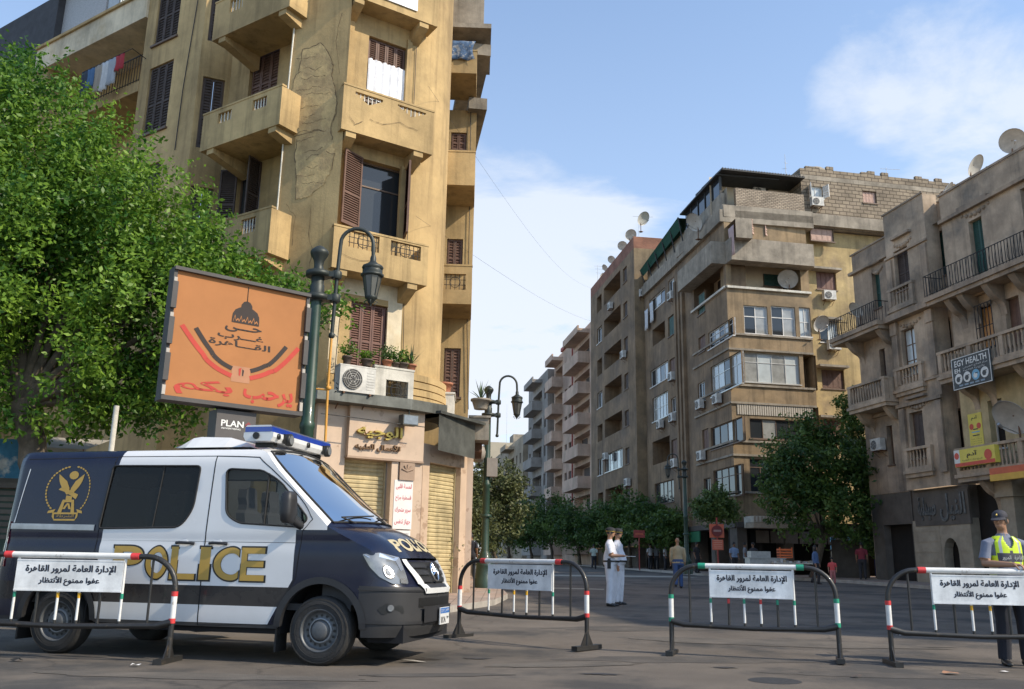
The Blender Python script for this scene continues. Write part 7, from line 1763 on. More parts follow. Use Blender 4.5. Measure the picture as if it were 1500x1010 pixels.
def rings(mb, rs, m, n=20, p=2.3):
    """closed loft of super-elliptic rings (cx, cy, z, rx, ry)"""
    vs = []
    for cx, cy, z, rx, ry in rs:
        for j in range(n):
            w = 6.2832*j/n; a, b = math.cos(w), math.sin(w); vs.append((cx+rx*math.copysign(abs(a)**(2/p), a), cy+ry*math.copysign(abs(b)**(2/p), b), z))
    mb.mesh(vs, [(i*n+j, i*n+(j+1) % n, (i+1)*n+(j+1) % n, (i+1)*n+j) for i in range(len(rs)-1) for j in range(n)], m, True)
    mb.mesh(vs[:n], [tuple(reversed(range(n)))], m); mb.mesh(vs[-n:], [tuple(range(n))], m)
def fuse(mb, name, mats, parent, voxel):
    """voxel-remesh the overlapping pieces into one continuous skin, keep each piece's material"""
    src = mb.build('shape', mats, None); kd = KDTree(len(src.data.polygons))
    for p in src.data.polygons: kd.insert(p.center, p.index)
    kd.balance(); mi = [p.material_index for p in src.data.polygons]
    md = src.modifiers.new('r', 'REMESH'); md.mode = 'VOXEL'; md.voxel_size = voxel; sm2 = src.modifiers.new('s', 'SMOOTH'); sm2.factor = .5; sm2.iterations = 2
    bpy.context.view_layer.update(); me = bpy.data.meshes.new_from_object(src.evaluated_get(bpy.context.evaluated_depsgraph_get()))
    me.materials.clear(); [me.materials.append(m) for m in mats]
    for p in me.polygons: p.material_index = mi[kd.find(p.center)[1]]; p.use_smooth = True
    bpy.data.objects.remove(src); me.name = name
    o = bpy.data.objects.new(name, me); COL.objects.link(o); o.parent = parent; return o
def hand(mb, wrist, elbow, m, side, curl=.5, grip=None, s=1.0):
    """palm with four unequal bent fingers and a thumb leaving its side"""
    w = Vector(wrist); d = (w-Vector(elbow)).normalized() if grip is None else Vector(grip[0]).normalized()
    across_ = (Vector(grip[1]) if grip else Vector((0, 1, 0)) if abs(d.y) < .8 else Vector((1, 0, 0))); across_ = (across_-d*across_.dot(d)).normalized()
    nrm = d.cross(across_).normalized()*side
    pc = w+d*.05*s; rot = Matrix((across_, nrm, d)).transposed(); ell(mb, pc, (.042*s, .017*s, .056*s), m, 12, 8, rot)
    for k in range(4):
        L = (.072, .082, .078, .06)[k]*s; p0 = w+d*.085*s+across_*(-.030+.020*k)*s; p = [p0-d*.02*s, p0]; a = 0
        for j, f in enumerate((.45, .32, .23)):
            a += curl*(.9 if j == 0 else .8); dd = d*math.cos(a)+nrm*math.sin(a); p.append(p[-1]+dd*L*f)
        mb.tube(p, [.0095*s, .0095*s, .009*s, .0082*s, .007*s], 7, m)
    q0 = w+d*.025*s-across_*.035*s; mb.tube([q0, q0-across_*.025*s+d*.025*s+nrm*.012*s, q0-across_*.022*s+d*.06*s+nrm*.03*s*(1+curl)], [.012*s, .011*s, .008*s], 7, m)
def person(label, loc, rz, skin, shirt, trou, H=1.75, hair='short', legs=None, armR=None, armL=None, sleeve='short', head=(0, 0), belly=0.0, coat=None, shoe=None, voxel=.014, female=False, hands=True, gripR=None, curl=.45, lean=0.0, hairm=None, wide=1.0):
    t = thing('person', label, 'person', loc, rz, local=True); k = H/1.75; t.scale = (k, k, k)
    mats = [skin, shirt, trou, shoe or SHOE]; mb = MB()
    legs = legs or [((-.10,0,.90),(-.105,-.03,.50),(-.11,.02,.10),-.1),((.10,0,.90),(.105,-.03,.50),(.11,.02,.10),.1)]
    for hip, kn, an, tw in legs:
        hip, kn, an = Vector(hip), Vector(kn), Vector(an)
        mb.tube([hip+Vector((0,0,.06)), hip, hip.lerp(kn, .5), kn, kn.lerp(an, .5), an+Vector((0,0,.0)), an-Vector((0,0,.03))], [x*wide for x in (.105,.108,.094,.078,.072,.068,.066)], 12, 2)
        f = Matrix.Rotation(tw, 3, 'Z'); ft = lambda y: an+f @ Vector((0, y, -.055)); lift = max(0, an.z-.10)
        rings2 = [(.065,.032,.035),(.03,.042,.042),(-.04,.044,.036),(-.11,.046,.028),(-.165,.034,.02)]
        vs = []; n = 10
        for y, rx, rh in rings2:
            c = ft(y)
            for j in range(n): w = 6.2832*j/n; vs.append(c+f @ Vector((rx*math.cos(w), 0, rh*math.sin(w)-.045+rh)))
        mb.mesh(vs, [(i*n+j, i*n+(j+1) % n, (i+1)*n+(j+1) % n, (i+1)*n+j) for i in range(4) for j in range(n)], 3, True); mb.mesh(vs[:n], [tuple(range(n))], 3); mb.mesh(vs[-n:], [tuple(reversed(range(n)))], 3)
    ly = lambda z: -lean*max(0, z-.9)
    sh = .178 if female else .2
    low = .80 if coat else .93
    rings(mb, [(0,0,.80,.150*wide,.105*wide),(0,0,.90,.172*wide,.120*wide),(0,ly(.98),.98,.165*wide,.118+belly*.6)], 2)
    rings(mb, [(0,ly(low),low,.176*wide+(.02 if coat else 0),.124+belly*.5),(0,-.02*bool(belly)+ly(1.02),1.02,.166*wide,.118+belly),(0,-.01+ly(1.14),1.14,.163*wide,.116+belly*.7),(0,ly(1.26),1.26,.182,.118),(0,.01+ly(1.37),1.37,sh-.005,.108),(0,.015+ly(1.435),1.435,sh*.80,.082),(0,.015+ly(1.475),1.475,.085,.062),(0,.012+ly(1.50),1.50,.066,.058)], 1)
    hx = Vector((0, ly(1.5)-.0, 0)); tilt = Matrix.Rotation(head[0], 3, 'Z') @ Matrix.Rotation(head[1], 3, 'X'); hc = Vector((0, .01, 1.53))+hx
    T = lambda v: hc + tilt @ Vector(v)
    mb.tube([Vector((0,.018,1.45))+hx, Vector((0,.012,1.54))+hx, T((0,-.01,.06))], [.058,.054,.054], 12, 0)
    ell(mb, T((0,-.012,.135)), (.073,.092,.105), 0, 18, 12, tilt); ell(mb, T((0,-.035,.072)), (.054,.066,.062), 0, 14, 9, tilt)
    mb.tube([T((0,-.098,.145)), T((0,-.116,.112)), T((0,-.10,.103))], [.010,.016,.011], 7, 0)
    for sx in (-1, 1): ell(mb, T((sx*.075,.005,.115)), (.010,.02,.032), 0, 8, 6, tilt)
    mb.tube([T((-.022,-.094,.065)), T((0,-.101,.066)), T((.022,-.094,.065))], [.006,.009,.006], 6, 0)
    aR = armR or ((-.215,.01,1.40),(-.25,.03,1.13),(-.245,-.06,.90)); aL = armL or ((.215,.01,1.40),(.25,.03,1.13),(.245,-.06,.90))
    for side, (S_, E_, W_) in ((-1, aR), (1, aL)):
        S_, E_, W_ = Vector(S_)+Vector((0,ly(1.4),0)), Vector(E_)+Vector((0,ly(1.2),0)), Vector(W_)+Vector((0,ly(1.0),0))
        S_ = S_-Vector((0, 0, .035)); inn = Vector((-side*.06, 0, .022))
        if sleeve == 'short': mb.tube([S_.lerp(E_, .80), E_, E_.lerp(W_, .35), W_, W_+(W_-E_).normalized()*.03], [.046,.043,.041,.030,.026], 10, 0)
        else: mb.tube([E_.lerp(W_, .93), W_, W_+(W_-E_).normalized()*.03], [.032,.029,.026], 10, 0)
        if sleeve == 'short': mb.tube([S_+inn*1.2, S_+Vector((side*.002,0,.008)), S_.lerp(E_, .45), S_.lerp(E_, .82)], [.066,.068,.064,.068], 12, 1)
        else: mb.tube([S_+inn*1.2, S_, S_.lerp(E_, .5), E_, E_.lerp(W_, .5), W_], [.068,.068,.060,.054,.050,.045], 12, 1)
        if hands: hand(mb, W_, E_, 0, side, curl, gripR if side < 0 else None)
    fuse(mb, 'body', mats, t, voxel)
    hm = hairm or HAIR
    if hair != 'bald':
        h = MB(); vs = []; n = 18
        for i in range(7):
            f = (math.pi*.5)*i/6
            for j in range(n):
                w = 6.2832*j/n; drop = .0 if math.sin(w) < -.35 else (-.05 if hair == 'short' else -.2); r = math.cos(f*.999)
                vs.append(T((.081*r*math.cos(w), -.006+.10*r*math.sin(w), .145+(drop if i == 0 else 0)+.112*math.sin(f))))
        h.mesh(vs, [(i*n+j, i*n+(j+1) % n, (i+1)*n+(j+1) % n, (i+1)*n+j) for i in range(6) for j in range(n)], 0, True); h.mesh(vs[:n], [tuple(reversed(range(n)))], 0); h.build('hair', hm, t)
    e = MB()
    for sx in (-1, 1): ell(e, T((sx*.030,-.090,.135)), (.011,.007,.006), 0, 8, 6, tilt); e.tube([T((sx*.014,-.099,.155)), T((sx*.03,-.098,.16)), T((sx*.046,-.088,.155))], .0045, 5, 1)
    e.build('eyes', [mat('eye_dark', (.03,.02,.015), .2), HAIR], t)
    t['_head'] = 1
    return t, T, tilt
def cap_on(t, T, kind, m, m2=None):
    c = MB(); n = 20; vs = []
    for i in range(7):
        f = math.pi*.5*i/6
        for j in range(n):
            w = 6.2832*j/n; r = math.cos(f*.98); big = 1.0 if kind == 'peak' else 1.18
            vs.append(T((.085*r*big*math.cos(w), -.008+.104*r*big*math.sin(w)+(0 if kind == 'peak' else .0), .182+(.070 if kind == 'peak' else .07)*math.sin(f)-(.0 if i else .014))))
    c.mesh(vs, [(i*n+j, i*n+(j+1) % n, (i+1)*n+(j+1) % n, (i+1)*n+j) for i in range(6) for j in range(n)], 0, True); c.mesh(vs[:n], [tuple(reversed(range(n)))], 0)
    if kind == 'peak':
        v = []
        for s in (0, -.008):
            for j in range(11):
                w = math.pi+math.pi*(.14+.72*j/10); v.append(T((.085*math.cos(w), -.008+.104*math.sin(w), .170+s))); v.append(T((.088*math.cos(w), -.008+.104*math.sin(w)-.098*math.sin(math.pi*j/10)**.6, .150+s)))
        c.mesh(v, [(2*j, 2*j+1, 2*j+3, 2*j+2) for j in range(10)] + [(22+2*j, 22+2*j+2, 22+2*j+3, 22+2*j+1) for j in range(10)] + [(2*j+1, 22+2*j+1, 22+2*j+3, 2*j+3) for j in range(10)], 0)
        ell(c, T((0,-.112,.20)), (.014,.004,.014), 1, 8, 6)
    else:
        c.tube([T((.087*math.cos(6.283*j/18), -.008+.106*math.sin(6.283*j/18), .158)) for j in range(19)], .012, 6, 1, cap=False); ell(c, T((.05,-.09,.18)), (.012,.006,.014), 1, 8, 6)
    c.build('cap', [m, m2 or m], t)
WHITE = cl('white_uniform', (.60, .61, .66)); NAVYC = cl('dark_navy', (.018, .020, .03)); GREYB = cl('grey_blue_shirt', (.17, .19, .25)); BERET = mat('beret_black', (.018, .017, .019), .8); BELT = mat('belt_black', (.012,.012,.012), .45); BADGE = mat('gold_badge', (.5,.36,.1), .4, metal=.7)
# traffic officer in the yellow vest at the right hand barrier
gp_ = on_ground(1491, 11.17)
g, T, tl_ = person('traffic officer in yellow safety vest and dark cap resting one hand on the barrier', gp_, .05, SKIN, GREYB, NAVYC, 1.80, 'short', [((-.11,0,.90),(-.125,-.02,.50),(-.13,.02,.10),-.25),((.11,0,.90),(.12,-.02,.50),(.13,.0,.10),.3)],
    armR=((-.215,.0,1.40),(-.285,-.02,1.15),(-.105,-.30,1.135)), armL=((.215,.01,1.40),(.27,-.04,1.15),(.20,-.22,.98)), head=(-.85, .13), voxel=.007, gripR=((.45,-.55,-.02),(.75,.60,0)), curl=.75, belly=.02, wide=1.08)
cap_on(g, T, 'peak', mat('cap_grey', (.032,.033,.045), .8, var=.1), BADGE)
M_LIME = mat('vest_lime', (.58, .75, .02), .6, var=.06); M_REFL = mat('vest_reflective', (.42,.43,.42), .35, metal=.3); M_VDARK = mat('vest_dark_panel', (.06,.06,.075), .7)
v = MB(); zs = [.90+.01*i for i in range(58)]; n = 96
def vr(z): 
    t_ = [(.90,.196,.150),(1.02,.190,.152),(1.14,.184,.146),(1.26,.198,.140),(1.34,.200,.130),(1.40,.196,.118),(1.44,.150,.100),(1.475,.105,.082)]
    for a, b in zip(t_, t_[1:]):
        if a[0] <= z <= b[0]: f = (z-a[0])/(b[0]-a[0]); return a[1]+(b[1]-a[1])*f, a[2]+(b[2]-a[2])*f
    return t_[-1][1:]
vs = []
for z in zs:
    rx, ry = vr(z)
    for j in range(n): w = 6.2832*j/n; a, b = math.cos(w), math.sin(w); vs.append((rx*math.copysign(abs(a)**.87, a), .008+ry*math.copysign(abs(b)**.87, b), z))
fs, ms = [], []
for i in range(len(zs)-1):
    for j in range(n):
        w = 6.2832*(j+.5)/n; xx = math.cos(w); front = math.sin(w) < 0; zc = (zs[i]+zs[i+1])/2
        if abs(xx) > .80 and 1.24 < zc < 1.43: continue
        if front and zc > 1.33 and abs(xx) < (zc-1.31)*2.6: continue
        m_ = 0
        if 1.08 < zc < 1.11 or .96 < zc < 1.02: m_ = 1
        elif front and 1.17 < zc < 1.27 and abs(xx) < .75: m_ = 2
        elif .42 < abs(xx) < .60 and zc > 1.11: m_ = 1
        if front and abs(xx) < .06 and zc < 1.3: m_ = 2
        fs.append((i*n+j, i*n+(j+1) % n, (i+1)*n+(j+1) % n, (i+1)*n+j)); ms.append(m_)
v.mesh(vs, fs, ms, True)
VST = v.build('vest', [M_LIME, M_REFL, M_VDARK], g); md = VST.modifiers.new('thick', 'SOLIDIFY'); md.thickness = .008
tx = MB(); text_into(tx, LOCAL, 'المرور', -.13, -.02, 1.185, 1.245, .146, 0, .01, 0, True); text_into(tx, LOCAL, 'القاهرة', .02, .13, 1.185, 1.245, .146, 0, .01, 0, True); tx.build('lettering', M_REFL, VST)
q = MB(); rings(q, [(0,0,.93,.19,.138),(0,0,.975,.187,.140)], 0); q.box(LOCAL, -.19, -.13, .07, .13, .84, .95); q.build('belt', BELT, g)
# two officers in white
for i, (lab, x, Y, rz) in enumerate((('police officer in white uniform and black beret holding out a white paper', 895, 21.6, 1.25), ('second white uniformed officer in sunglasses, half hidden behind the one holding paper', 906, 22.3, 1.1))):
    t, T, tl_ = person(lab, on_ground(x, Y), rz, SKIN, WHITE, WHITE, 1.78, 'short', [((-.09,0,.90),(-.09,-.01,.50),(-.10,.02,.10),-.3),((.09,0,.90),(.09,-.03,.50),(.10,.0,.10),.2)],
        armR=((-.215,.0,1.40),(-.235,-.07,1.13),(-.16,-.33,1.13)) if i == 0 else None, armL=((.215,.02,1.40),(.27,.09,1.14),(.17,.06,.92)), belly=.075, voxel=.012, wide=1.13, head=(.25 if i == 0 else 0, 0.05))
    cap_on(t, T, 'beret', BERET, BADGE)
    q = MB(); rings(q, [(0,-.02,.985,.196,.195),(0,-.02,1.025,.194,.196)], 0); q.build('belt', BELT, t)
    q = MB(); q.box(LOCAL, -.225, -.185, -.03, .05, .84, 1.03); q.box(LOCAL, -.235, -.19, -.02, .04, 1.0, 1.07); q.build('holster', BELT, t)
    if i == 0:
        p = MB(); p.box(LOCAL, -.24, .0, .40, .60, 1.135, 1.145); pb = p.build('clipboard', mat('paper_pad', (.68,.68,.66), .7), None); pb.location = t.location; pb.rotation_euler = (0,0,rz); tag(pb, 'flat white paper pad held by an officer in white', 'paper pad')
    else:
        s_ = MB(); s_.tube([T((-.06,-.085,.137)), T((0,-.105,.14)), T((.06,-.085,.137))], [.014,.016,.014], 6); s_.build('sunglasses', BELT, t)
# bald man in tan jacket walking away
TAN = cl('tan_jacket', (.40, .32, .20)); JEAN = cl('blue_jeans', (.045, .085, .20))
walk = lambda a=.18: [((-.09,0,.90),(-.095,-a*.75,.52),(-.10,-a*.55,.10),-.05),((.09,0,.90),(.095,a*.25,.50),(.10,a*1.3,.16),.05)]
person('bald man in tan jacket and blue jeans walking away across the road', on_ground(994, 33), math.pi-.15, SKIN, TAN, JEAN, 1.76, 'bald', walk(.25), sleeve='long', coat=True, voxel=.014, wide=1.08)
GW_ = cl('white_shirt', (.55,.56,.57)); DKT = cl('dark_trousers', (.03,.03,.035)); MAR = cl('maroon_top', (.20,.025,.04)); PINK = cl('coral_shirt', (.62,.09,.09)); BLUEP = cl('blue_print_shirt', (.10,.16,.30)); PALEG = cl('pale_green_shirt', (.42,.48,.42)); GREYS = cl('grey_shirt', (.20,.21,.23)); BLUES = cl('light_blue_shirt', (.22,.30,.45))
w_, _, _ = person('woman in blue printed top and dark trousers walking beside a child in coral', on_ground(1197, 40.6), .9, SKIN, BLUEP, DKT, 1.66, 'long', walk(.2), female=True, sleeve='long', voxel=.016)
person('small child in coral shirt holding on beside the woman in blue', on_ground(1221, 39.8), -.4, SKIN, PINK, cl('pink_trousers', (.45,.16,.16)), 1.14, 'short', walk(.12), voxel=.014)
person('person in maroon top standing by the bookstall under the trees', on_ground(1265, 44.4)+Vector((0,0,.14)), 2.8, SKIN_D, MAR, DKT, 1.74, 'short', voxel=.018)
person('man in pale shirt alone on the far road beyond the white officers', on_ground(870, 66), 2.9, SKIN_D, PALEG, DKT, 1.72, 'short', walk(.2), voxel=.02)
for lab, x, Y, c, rz in (('standing person in white shirt, leftmost of the group by the pavement edge', 953, 62, GW_, .6), ('standing person in grey shirt in the middle of the pavement group', 962, 63, GREYS, -.4), ('person in white shirt walking at the right of the pavement group', 975, 60, GW_, 1.2)):
    person(lab, on_ground(x, Y)+Vector((0,0,.1)), rz, SKIN_D, c, DKT, 1.7, 'short', voxel=.022)
for lab, x, Y, c, rz in (('man in light blue shirt behind the street cart', 1077, 49, BLUES, .3), ('man in grey shirt bending near the street cart', 1093, 49.5, GREYS, 1.4), ('dark clothed man left of the metal cart', 1105, 48.6, DKT, -.9), ('seated looking man in dark clothes beside the corner tree', 1022, 52, DKT, .7)):
    person(lab, on_ground(x, Y)+Vector((0,0,.14)), rz, SKIN_D, c, DKT, 1.7, 'short', voxel=.022)
person('dark figure walking on the left pavement near the thin lamp post', on_ground(689, 37)+Vector((0,0,.13)), 2.9, SKIN_D, NAVYC, DKT, 1.72, 'short', walk(.2), voxel=.022)
# ------------------------------------------------------------------ things standing and hanging about
def simple(name, label, cat, mb, mats, group=None): return tag(mb.build(name, mats), label, cat, group)
# air conditioner, flowerpots and floodlight over the shop
ac(CH, CH.px(519, 575, .3)[0], CH.px(519, 577, .3)[1], .0, 'large white air conditioner on the ledge above the marble shop', 0, 1.12)
M_TERRA = mat('terracotta', (.40, .16, .09), .85, var=.2); M_POTD = mat('dark_plastic_pot', (.10, .075, .06), .8, var=.2); M_AGAVE = leaf_mat('agave_leaf', (.05,.09,.045), (.14,.17,.09), .1)
def pot(label, p, r, h, m, kind, hh=.4, seed=1):
    t = thing('potted_plant' if kind else 'flowerpot', label, 'potted plant' if kind else 'flowerpot', p, group='pots on the shop ledge'); mb = MB(); mb.lathe([(r*.68,0),(r*.95,h*.8),(r*1.08,h*.8),(r*1.08,h),(r*.9,h),(r*.85,h*.85)], p, 14); mb.build('pot', m, t); rg = random.Random(seed)
    if kind == 'spike':
        q = MB()
        for i in range(16):
            a = rg.uniform(0, 6.28); el = rg.uniform(.5, 1.45); L = hh*rg.uniform(.7, 1.1); d = Vector((math.cos(a)*math.cos(el), math.sin(a)*math.cos(el), math.sin(el))); sd = d.cross(Vector((0,0,1))).normalized()*.02; b = Vector(p)+Vector((0,0,h))
            m_ = b+d*L*.5; e = b+d*L-Vector((0,0,.03)); q.quad([b-sd, b+sd, m_+sd, m_-sd], 0); q.quad([m_-sd, m_+sd, e, e], 0)
        q.build('leaves', M_SPIKE, t)
    elif kind: crown_mesh([(p[0], p[1], p[2]+h+hh*.5, hh*.5)], 260, .07, seed, base=p, m=M_LEAF_Y if kind == 'pale' else M_LEAF, parent=t, name='leaves', clump=.1, per=13)
    return t
M_SPIKE = mat('spiky_leaf', (.10, .15, .07), .6, var=.3, scale=9)
def onp(x, y, fr, o): return fr.p(*fr.px(x, y, o), o)
for lab, x, y, r, h, m, kd, hh in (('dark pot with wispy plant, leftmost above the air conditioner', 508, 535, .12, .22, M_POTD, 'leaf', .35), ('brown low pot with small plant on the air conditioner', 537, 537, .15, .17, M_POTD, 'leaf', .22), ('terracotta pot with pale bushy plant in the middle of the ledge', 567, 540, .13, .2, M_TERRA, 'pale', .32), ('small dark pot with green plant right of the pale bushy one', 579, 542, .10, .18, M_POTD, 'leaf', .28), ('round pot with dense green leaves left of the spiky plant', 590, 544, .14, .2, M_POTD, 'leaf', .3), ('terracotta pot with tall spiky plant at the right end of the ledge', 602, 546, .13, .2, M_TERRA, 'spike', .55)):
    pot(lab, onp(x, y, CH, -.05), r, h, m, kd, hh, x)
pot('empty red flowerpot on the white parapet box', onp(652, 577, FC, 2.2), .2, .3, M_TERRA, None)
ppt = pot('agave in a bowl on the stone box hung over the side street', onp(704, 600, FC, 2.6), .26, .28, M_CONC, 'spike', .6, 5)
fb = MB(); c = CH.p(CH.px(599, 612, .3)[0], ZS-.12, .3); fb.box(CH, CH.px(585, 618, .3)[0], CH.px(607, 618, .3)[0], .25, .52, ZS-.42, ZS-.17); fb.tube([c+Vector((0,0,-.1)), c+Vector((0,0,.25))], .02, 6); fb.box(CH, CH.px(586, 618, .3)[0], CH.px(606, 618, .3)[0], .521, .53, ZS-.40, ZS-.19, 1)
simple('floodlight', 'grey floodlight clamped under the zinc cornice over the shop sign', 'floodlight', fb, [M_ZINC, M_HLG])
# stone box and dark machinery on the side street end of the corner building
bx = MB(); s0, s1, z0, z1 = FC.rect(689, 612, 716, 645, 2.6); bx.box(FC, s0, s1, 1.6, 2.6, z0, z1); bx.box(FC, s0-.05, s1+.05, 1.55, 2.65, z1+.001, z1+.06); simple('planter_box', 'weathered stone planter box projecting over the side street', 'planter', bx, M_CONC)
bx = MB()
for (x0, y0, x1, y1, o, m) in ((655, 625, 692, 655, 1.5, 0), (662, 655, 690, 682, 1.6, 1), (668, 648, 706, 662, 1.9, 0), (652, 690, 690, 712, 1.4, 1)):
    s0, s1, z0, z1 = FC.rect(x0, y0, x1, y1, o); bx.box(FC, s0, s1, .1, o, z0, z1, m)
simple('awning', 'dark stacked awnings and boxes over the side entrance of the corner building', 'awning', bx, [M_RUST, M_SOOT])
cb = MB()
def cable(fr, pts, o, r=.012, m=0): cb.tube([fr.p(*fr.px(x, y, o), o) for x, y in pts], r, 5, m)
cable(PR, [(436, -5), (423, 120), (404, 330), (396, 420)], .03, .022, 1); cable(CH, [(610, 70), (604, 200), (598, 330), (592, 420), (590, 560)], WO+.04, .009); cable(CH, [(536, 460), (505, 430), (497, 470), (489, 560)], .0, .01); cable(CH, [(470, 606), (520, 612), (590, 622), (622, 626)], .45, .012)
cable(FC, [(690, 120), (688, 300), (684, 480), (686, 600)], .05, .012); cable(LF, [(290, 0), (268, 130), (256, 220)], .03, .014)
for k in range(3): a = CH.p(-.1, 4.95+.1*k, .45); b = FC.p(-.2, 4.6+.12*k, 1.5); cb.tube([a.lerp(b, t)-Vector((0,0,.12*math.sin(math.pi*t))) for t in [i/8 for i in range(9)]], .012, 5)
cb.build('cable', [M_BLK, M_WHITEPL], CB)
# washing
def cloth(label, fr, s, z, w, h, m, o, seed, name='garment', cat='laundry', group='washing on the loggia line'):
    mb = MB(); rg = random.Random(seed); n, k = 7, 6; ph = rg.uniform(0, 6)
    vs = [fr.p(s+w*(i/n)*(1-.12*math.sin(j/k*3)), z-h*j/k-.02*math.sin(i*1.3+ph)*(j/k), o+.035*math.sin(i*1.9+ph)*(.3+j/k)) for j in range(k+1) for i in range(n+1)]
    mb.mesh(vs, [(j*(n+1)+i, j*(n+1)+i+1, (j+1)*(n+1)+i+1, (j+1)*(n+1)+i) for j in range(k) for i in range(n)], 0, True); o_ = simple(name, label, cat, mb, m, group); md = o_.modifiers.new('t', 'SOLIDIFY'); md.thickness = .006; return o_
ln = MB(); l0, l1 = LF.px(192, 86, .5), LF.px(122, 100, .5); zl = LF.px(168, 84, .5)[1]
rail_geo(ln, LF, sC+.05, sD-.0, .0, zf, zf+.95, .14); ln.tube([LF.p(l0[0],zl,.5), LF.p(l1[0],zl,.5)], .012, 5)
for s in (l0[0], l1[0]): ln.tube([LF.p(s,zl,.5), LF.p(s,zl-.1,0)], .014, 5)
ln.build('railing', M_IRON, CB)
for lab, x, w, h, c in (('red cloth at the right end of the washing line', 181, .5, .55, (.35,.03,.04)), ('pale grey shirt second from the right on the washing line', 170, .5, .95, (.33,.35,.38)), ('white shirt in the middle of the washing line', 161, .45, 1.05, (.5,.5,.5)), ('tan garment left of the white shirt on the washing line', 152, .45, 1.0, (.32,.27,.22)), ('blue garment near the left end of the washing line', 141, .45, .7, (.06,.13,.25)), ('dark trousers at the left end of the washing line', 132, .4, .95, (.03,.04,.06))):
    cloth(lab, LF, LF.px(x, 90, .5)[0], zl, w, h, cl('wash%d' % x, c), .5, x)
s, z = FC.px(660, 62, 1.75); s2, _ = FC.px(697, 62, 1.75); cloth('dark blue patterned rug hung over the uppermost small balcony', FC, s, z+.05, s2-s, .65, mat('rug_blue', (.06,.11,.20), .9, var=.5, scale=9, col2=(.25,.27,.30), c2=.56, c2w=.03, c2scale=8), 1.76, 3, 'rug', 'rug', None)
for lab, x, y, w, h in (('pink curtain nearest the corner in the open top floor gallery', 1075, 329, .9, 1.9), ('pink curtain in the middle of the open top floor gallery', 1062, 336, 1.2, 1.9), ('pink curtain furthest from the corner in the top floor gallery', 1050, 346, 1.2, 1.9)):
    s, z = BS.px(x, y, -.1); cloth(lab, BS, s, z, w, h, cl('pink_curtain', (.46,.33,.31)), -.08, x, 'curtain', 'curtain', 'pink curtains of the top floor gallery')
for lab, x, y in (('white sheet hung from the upper window of the brown street side', 956, 441), ('dark cloth hung beside the white sheet on the brown street side', 949, 452)):
    s, z = BS.px(x, y, .25); cloth(lab, BS, s, z, .9, 1.6, GW_ if 'white' in lab else DKT, .25, x, 'sheet', 'laundry', None)
# roof structures on the left building
rs_ = MB(); zt2 = zr+.46; a0, a1 = LF.px(128, 60, -.3)[0], LF.px(88, 100, 0)[0]
rs_.box(LF, sD+2.4, sD+8, -2.6, -.1, zr-.5, zr+2.6, 0); rs_.box(LF, sC+3.2, sD+2.39, -2.4, -.35, zt2, zt2+2.3, 1); rs_.box(LF, sC+2.4, sC+3.15, -2.4, -.4, zt2, zt2+2.0, 2); rs_.box(LF, sC+2.2, sD+2.6, -2.8, .1, zt2+2.31, zt2+2.4, 0)
rs_.build('roof_hut', [mat('dark_tarp', (.05,.05,.055), .8, var=.3), mat('lattice_screen', (.40,.40,.40), .6, var=.3, scale=30), mat('cloudy_sheet', (.42,.46,.48), .4, var=.15)], CB)
rl2 = MB(); rail_geo(rl2, LF, sC+.1, sC+2.3, -.3, zt2, zt2+.95, .18); rl2.build('railing', M_IRON, CB)
# antennas
def antenna(label, p, h, bars):
    mb = MB(); p = Vector(p); mb.tube([p, p+Vector((0,0,h))], [.03, .012], 5)
    for z, w in bars: mb.tube([p+Vector((-w*.3,0,z)), p+Vector((w*.7,.1,z))], .012, 4)
    simple('antenna', label, 'antenna', mb, M_STEEL, 'roof antennas')
antenna('tall whip antenna on the blockwork top of the brown block', BF.p(5.0, zr0, -1), 2.2, [(1.6, .25), (1.2, -.25)]); antenna('thin mast rising behind the arm of the pavement corner lamp', BS.p(88, 17, .5), 8.5, [])
antenna('bent bar antenna on the second brown block roof', BS.p(*BS.px(936, 330, 0)[:1], zt2 if False else 27.2, 0), 2.3, [(2.25, 1.7)]); antenna('small comb antenna at the far street end of the dish roof', BS.p(31, 27.2, .2), 2.4, [(2.3, 1.1), (2.0, .8), (1.6, .5)]); antenna('bar antenna on the blockwork roof at the right', BF.p(12.4, zD, -1), 1.1, [(1.0, 1.4)])
# overhead wires
for i, (a, b, sag) in enumerate(((CH.p(2.0, 10.0, 0), BS.p(18, 20, .8), 1.0), (CH.p(2.2, 13.9, 0), BS.p(30, 26.8, .8), 1.4))):
    mb = MB(); mb.tube([a.lerp(b, t)-Vector((0,0,sag*math.sin(math.pi*t))) for t in [k/20 for k in range(21)]], .0035, 4); simple('overhead_wire', ('lower' if i == 0 else 'upper')+' thin wire strung across the street from the ochre building', 'wire', mb, M_BLK)
# road signs
M_SRED = mat('sign_post_red', (.33,.06,.05), .7, var=.2); M_SORANGE = mat('sign_orange_red', (.55,.13,.07), .7, var=.1)
t = thing('road_sign', 'faded red no entry sign with a smaller orange board under it', 'road sign', on_ground(1053, 46)+Vector((0,0,.14))); F = Face(tuple(t.location.xy), (1, .02)); mb = MB(); mb.tube([t.location, t.location+Vector((0,0,2.9))], .04, 7); mb.build('post', M_SRED, t)
z1, z0 = F.px(1053, 768)[1], F.px(1053, 788)[1]; mb = MB(); mb.box(F, -.37, .37, -.09, -.05, z0, z1); zc = (z0+z1)/2; mb.panel(F, [(.27*math.cos(k*.2618), zc+.27*math.sin(k*.2618)) for k in range(24)], (), .05, .095, 1); mb.box(F, -.19, .19, .051, .056, zc-.05, zc+.05, 2); mb.build('sign_face', [M_SORANGE, mat('no_entry_dark', (.16,.03,.03), .7), mat('no_entry_bar', (.35,.22,.2), .7)], t)
z1, z0 = F.px(1053, 791)[1], F.px(1053, 806)[1]; mb = MB(); mb.box(F, -.28, .28, .045, .07, z0, z1); 
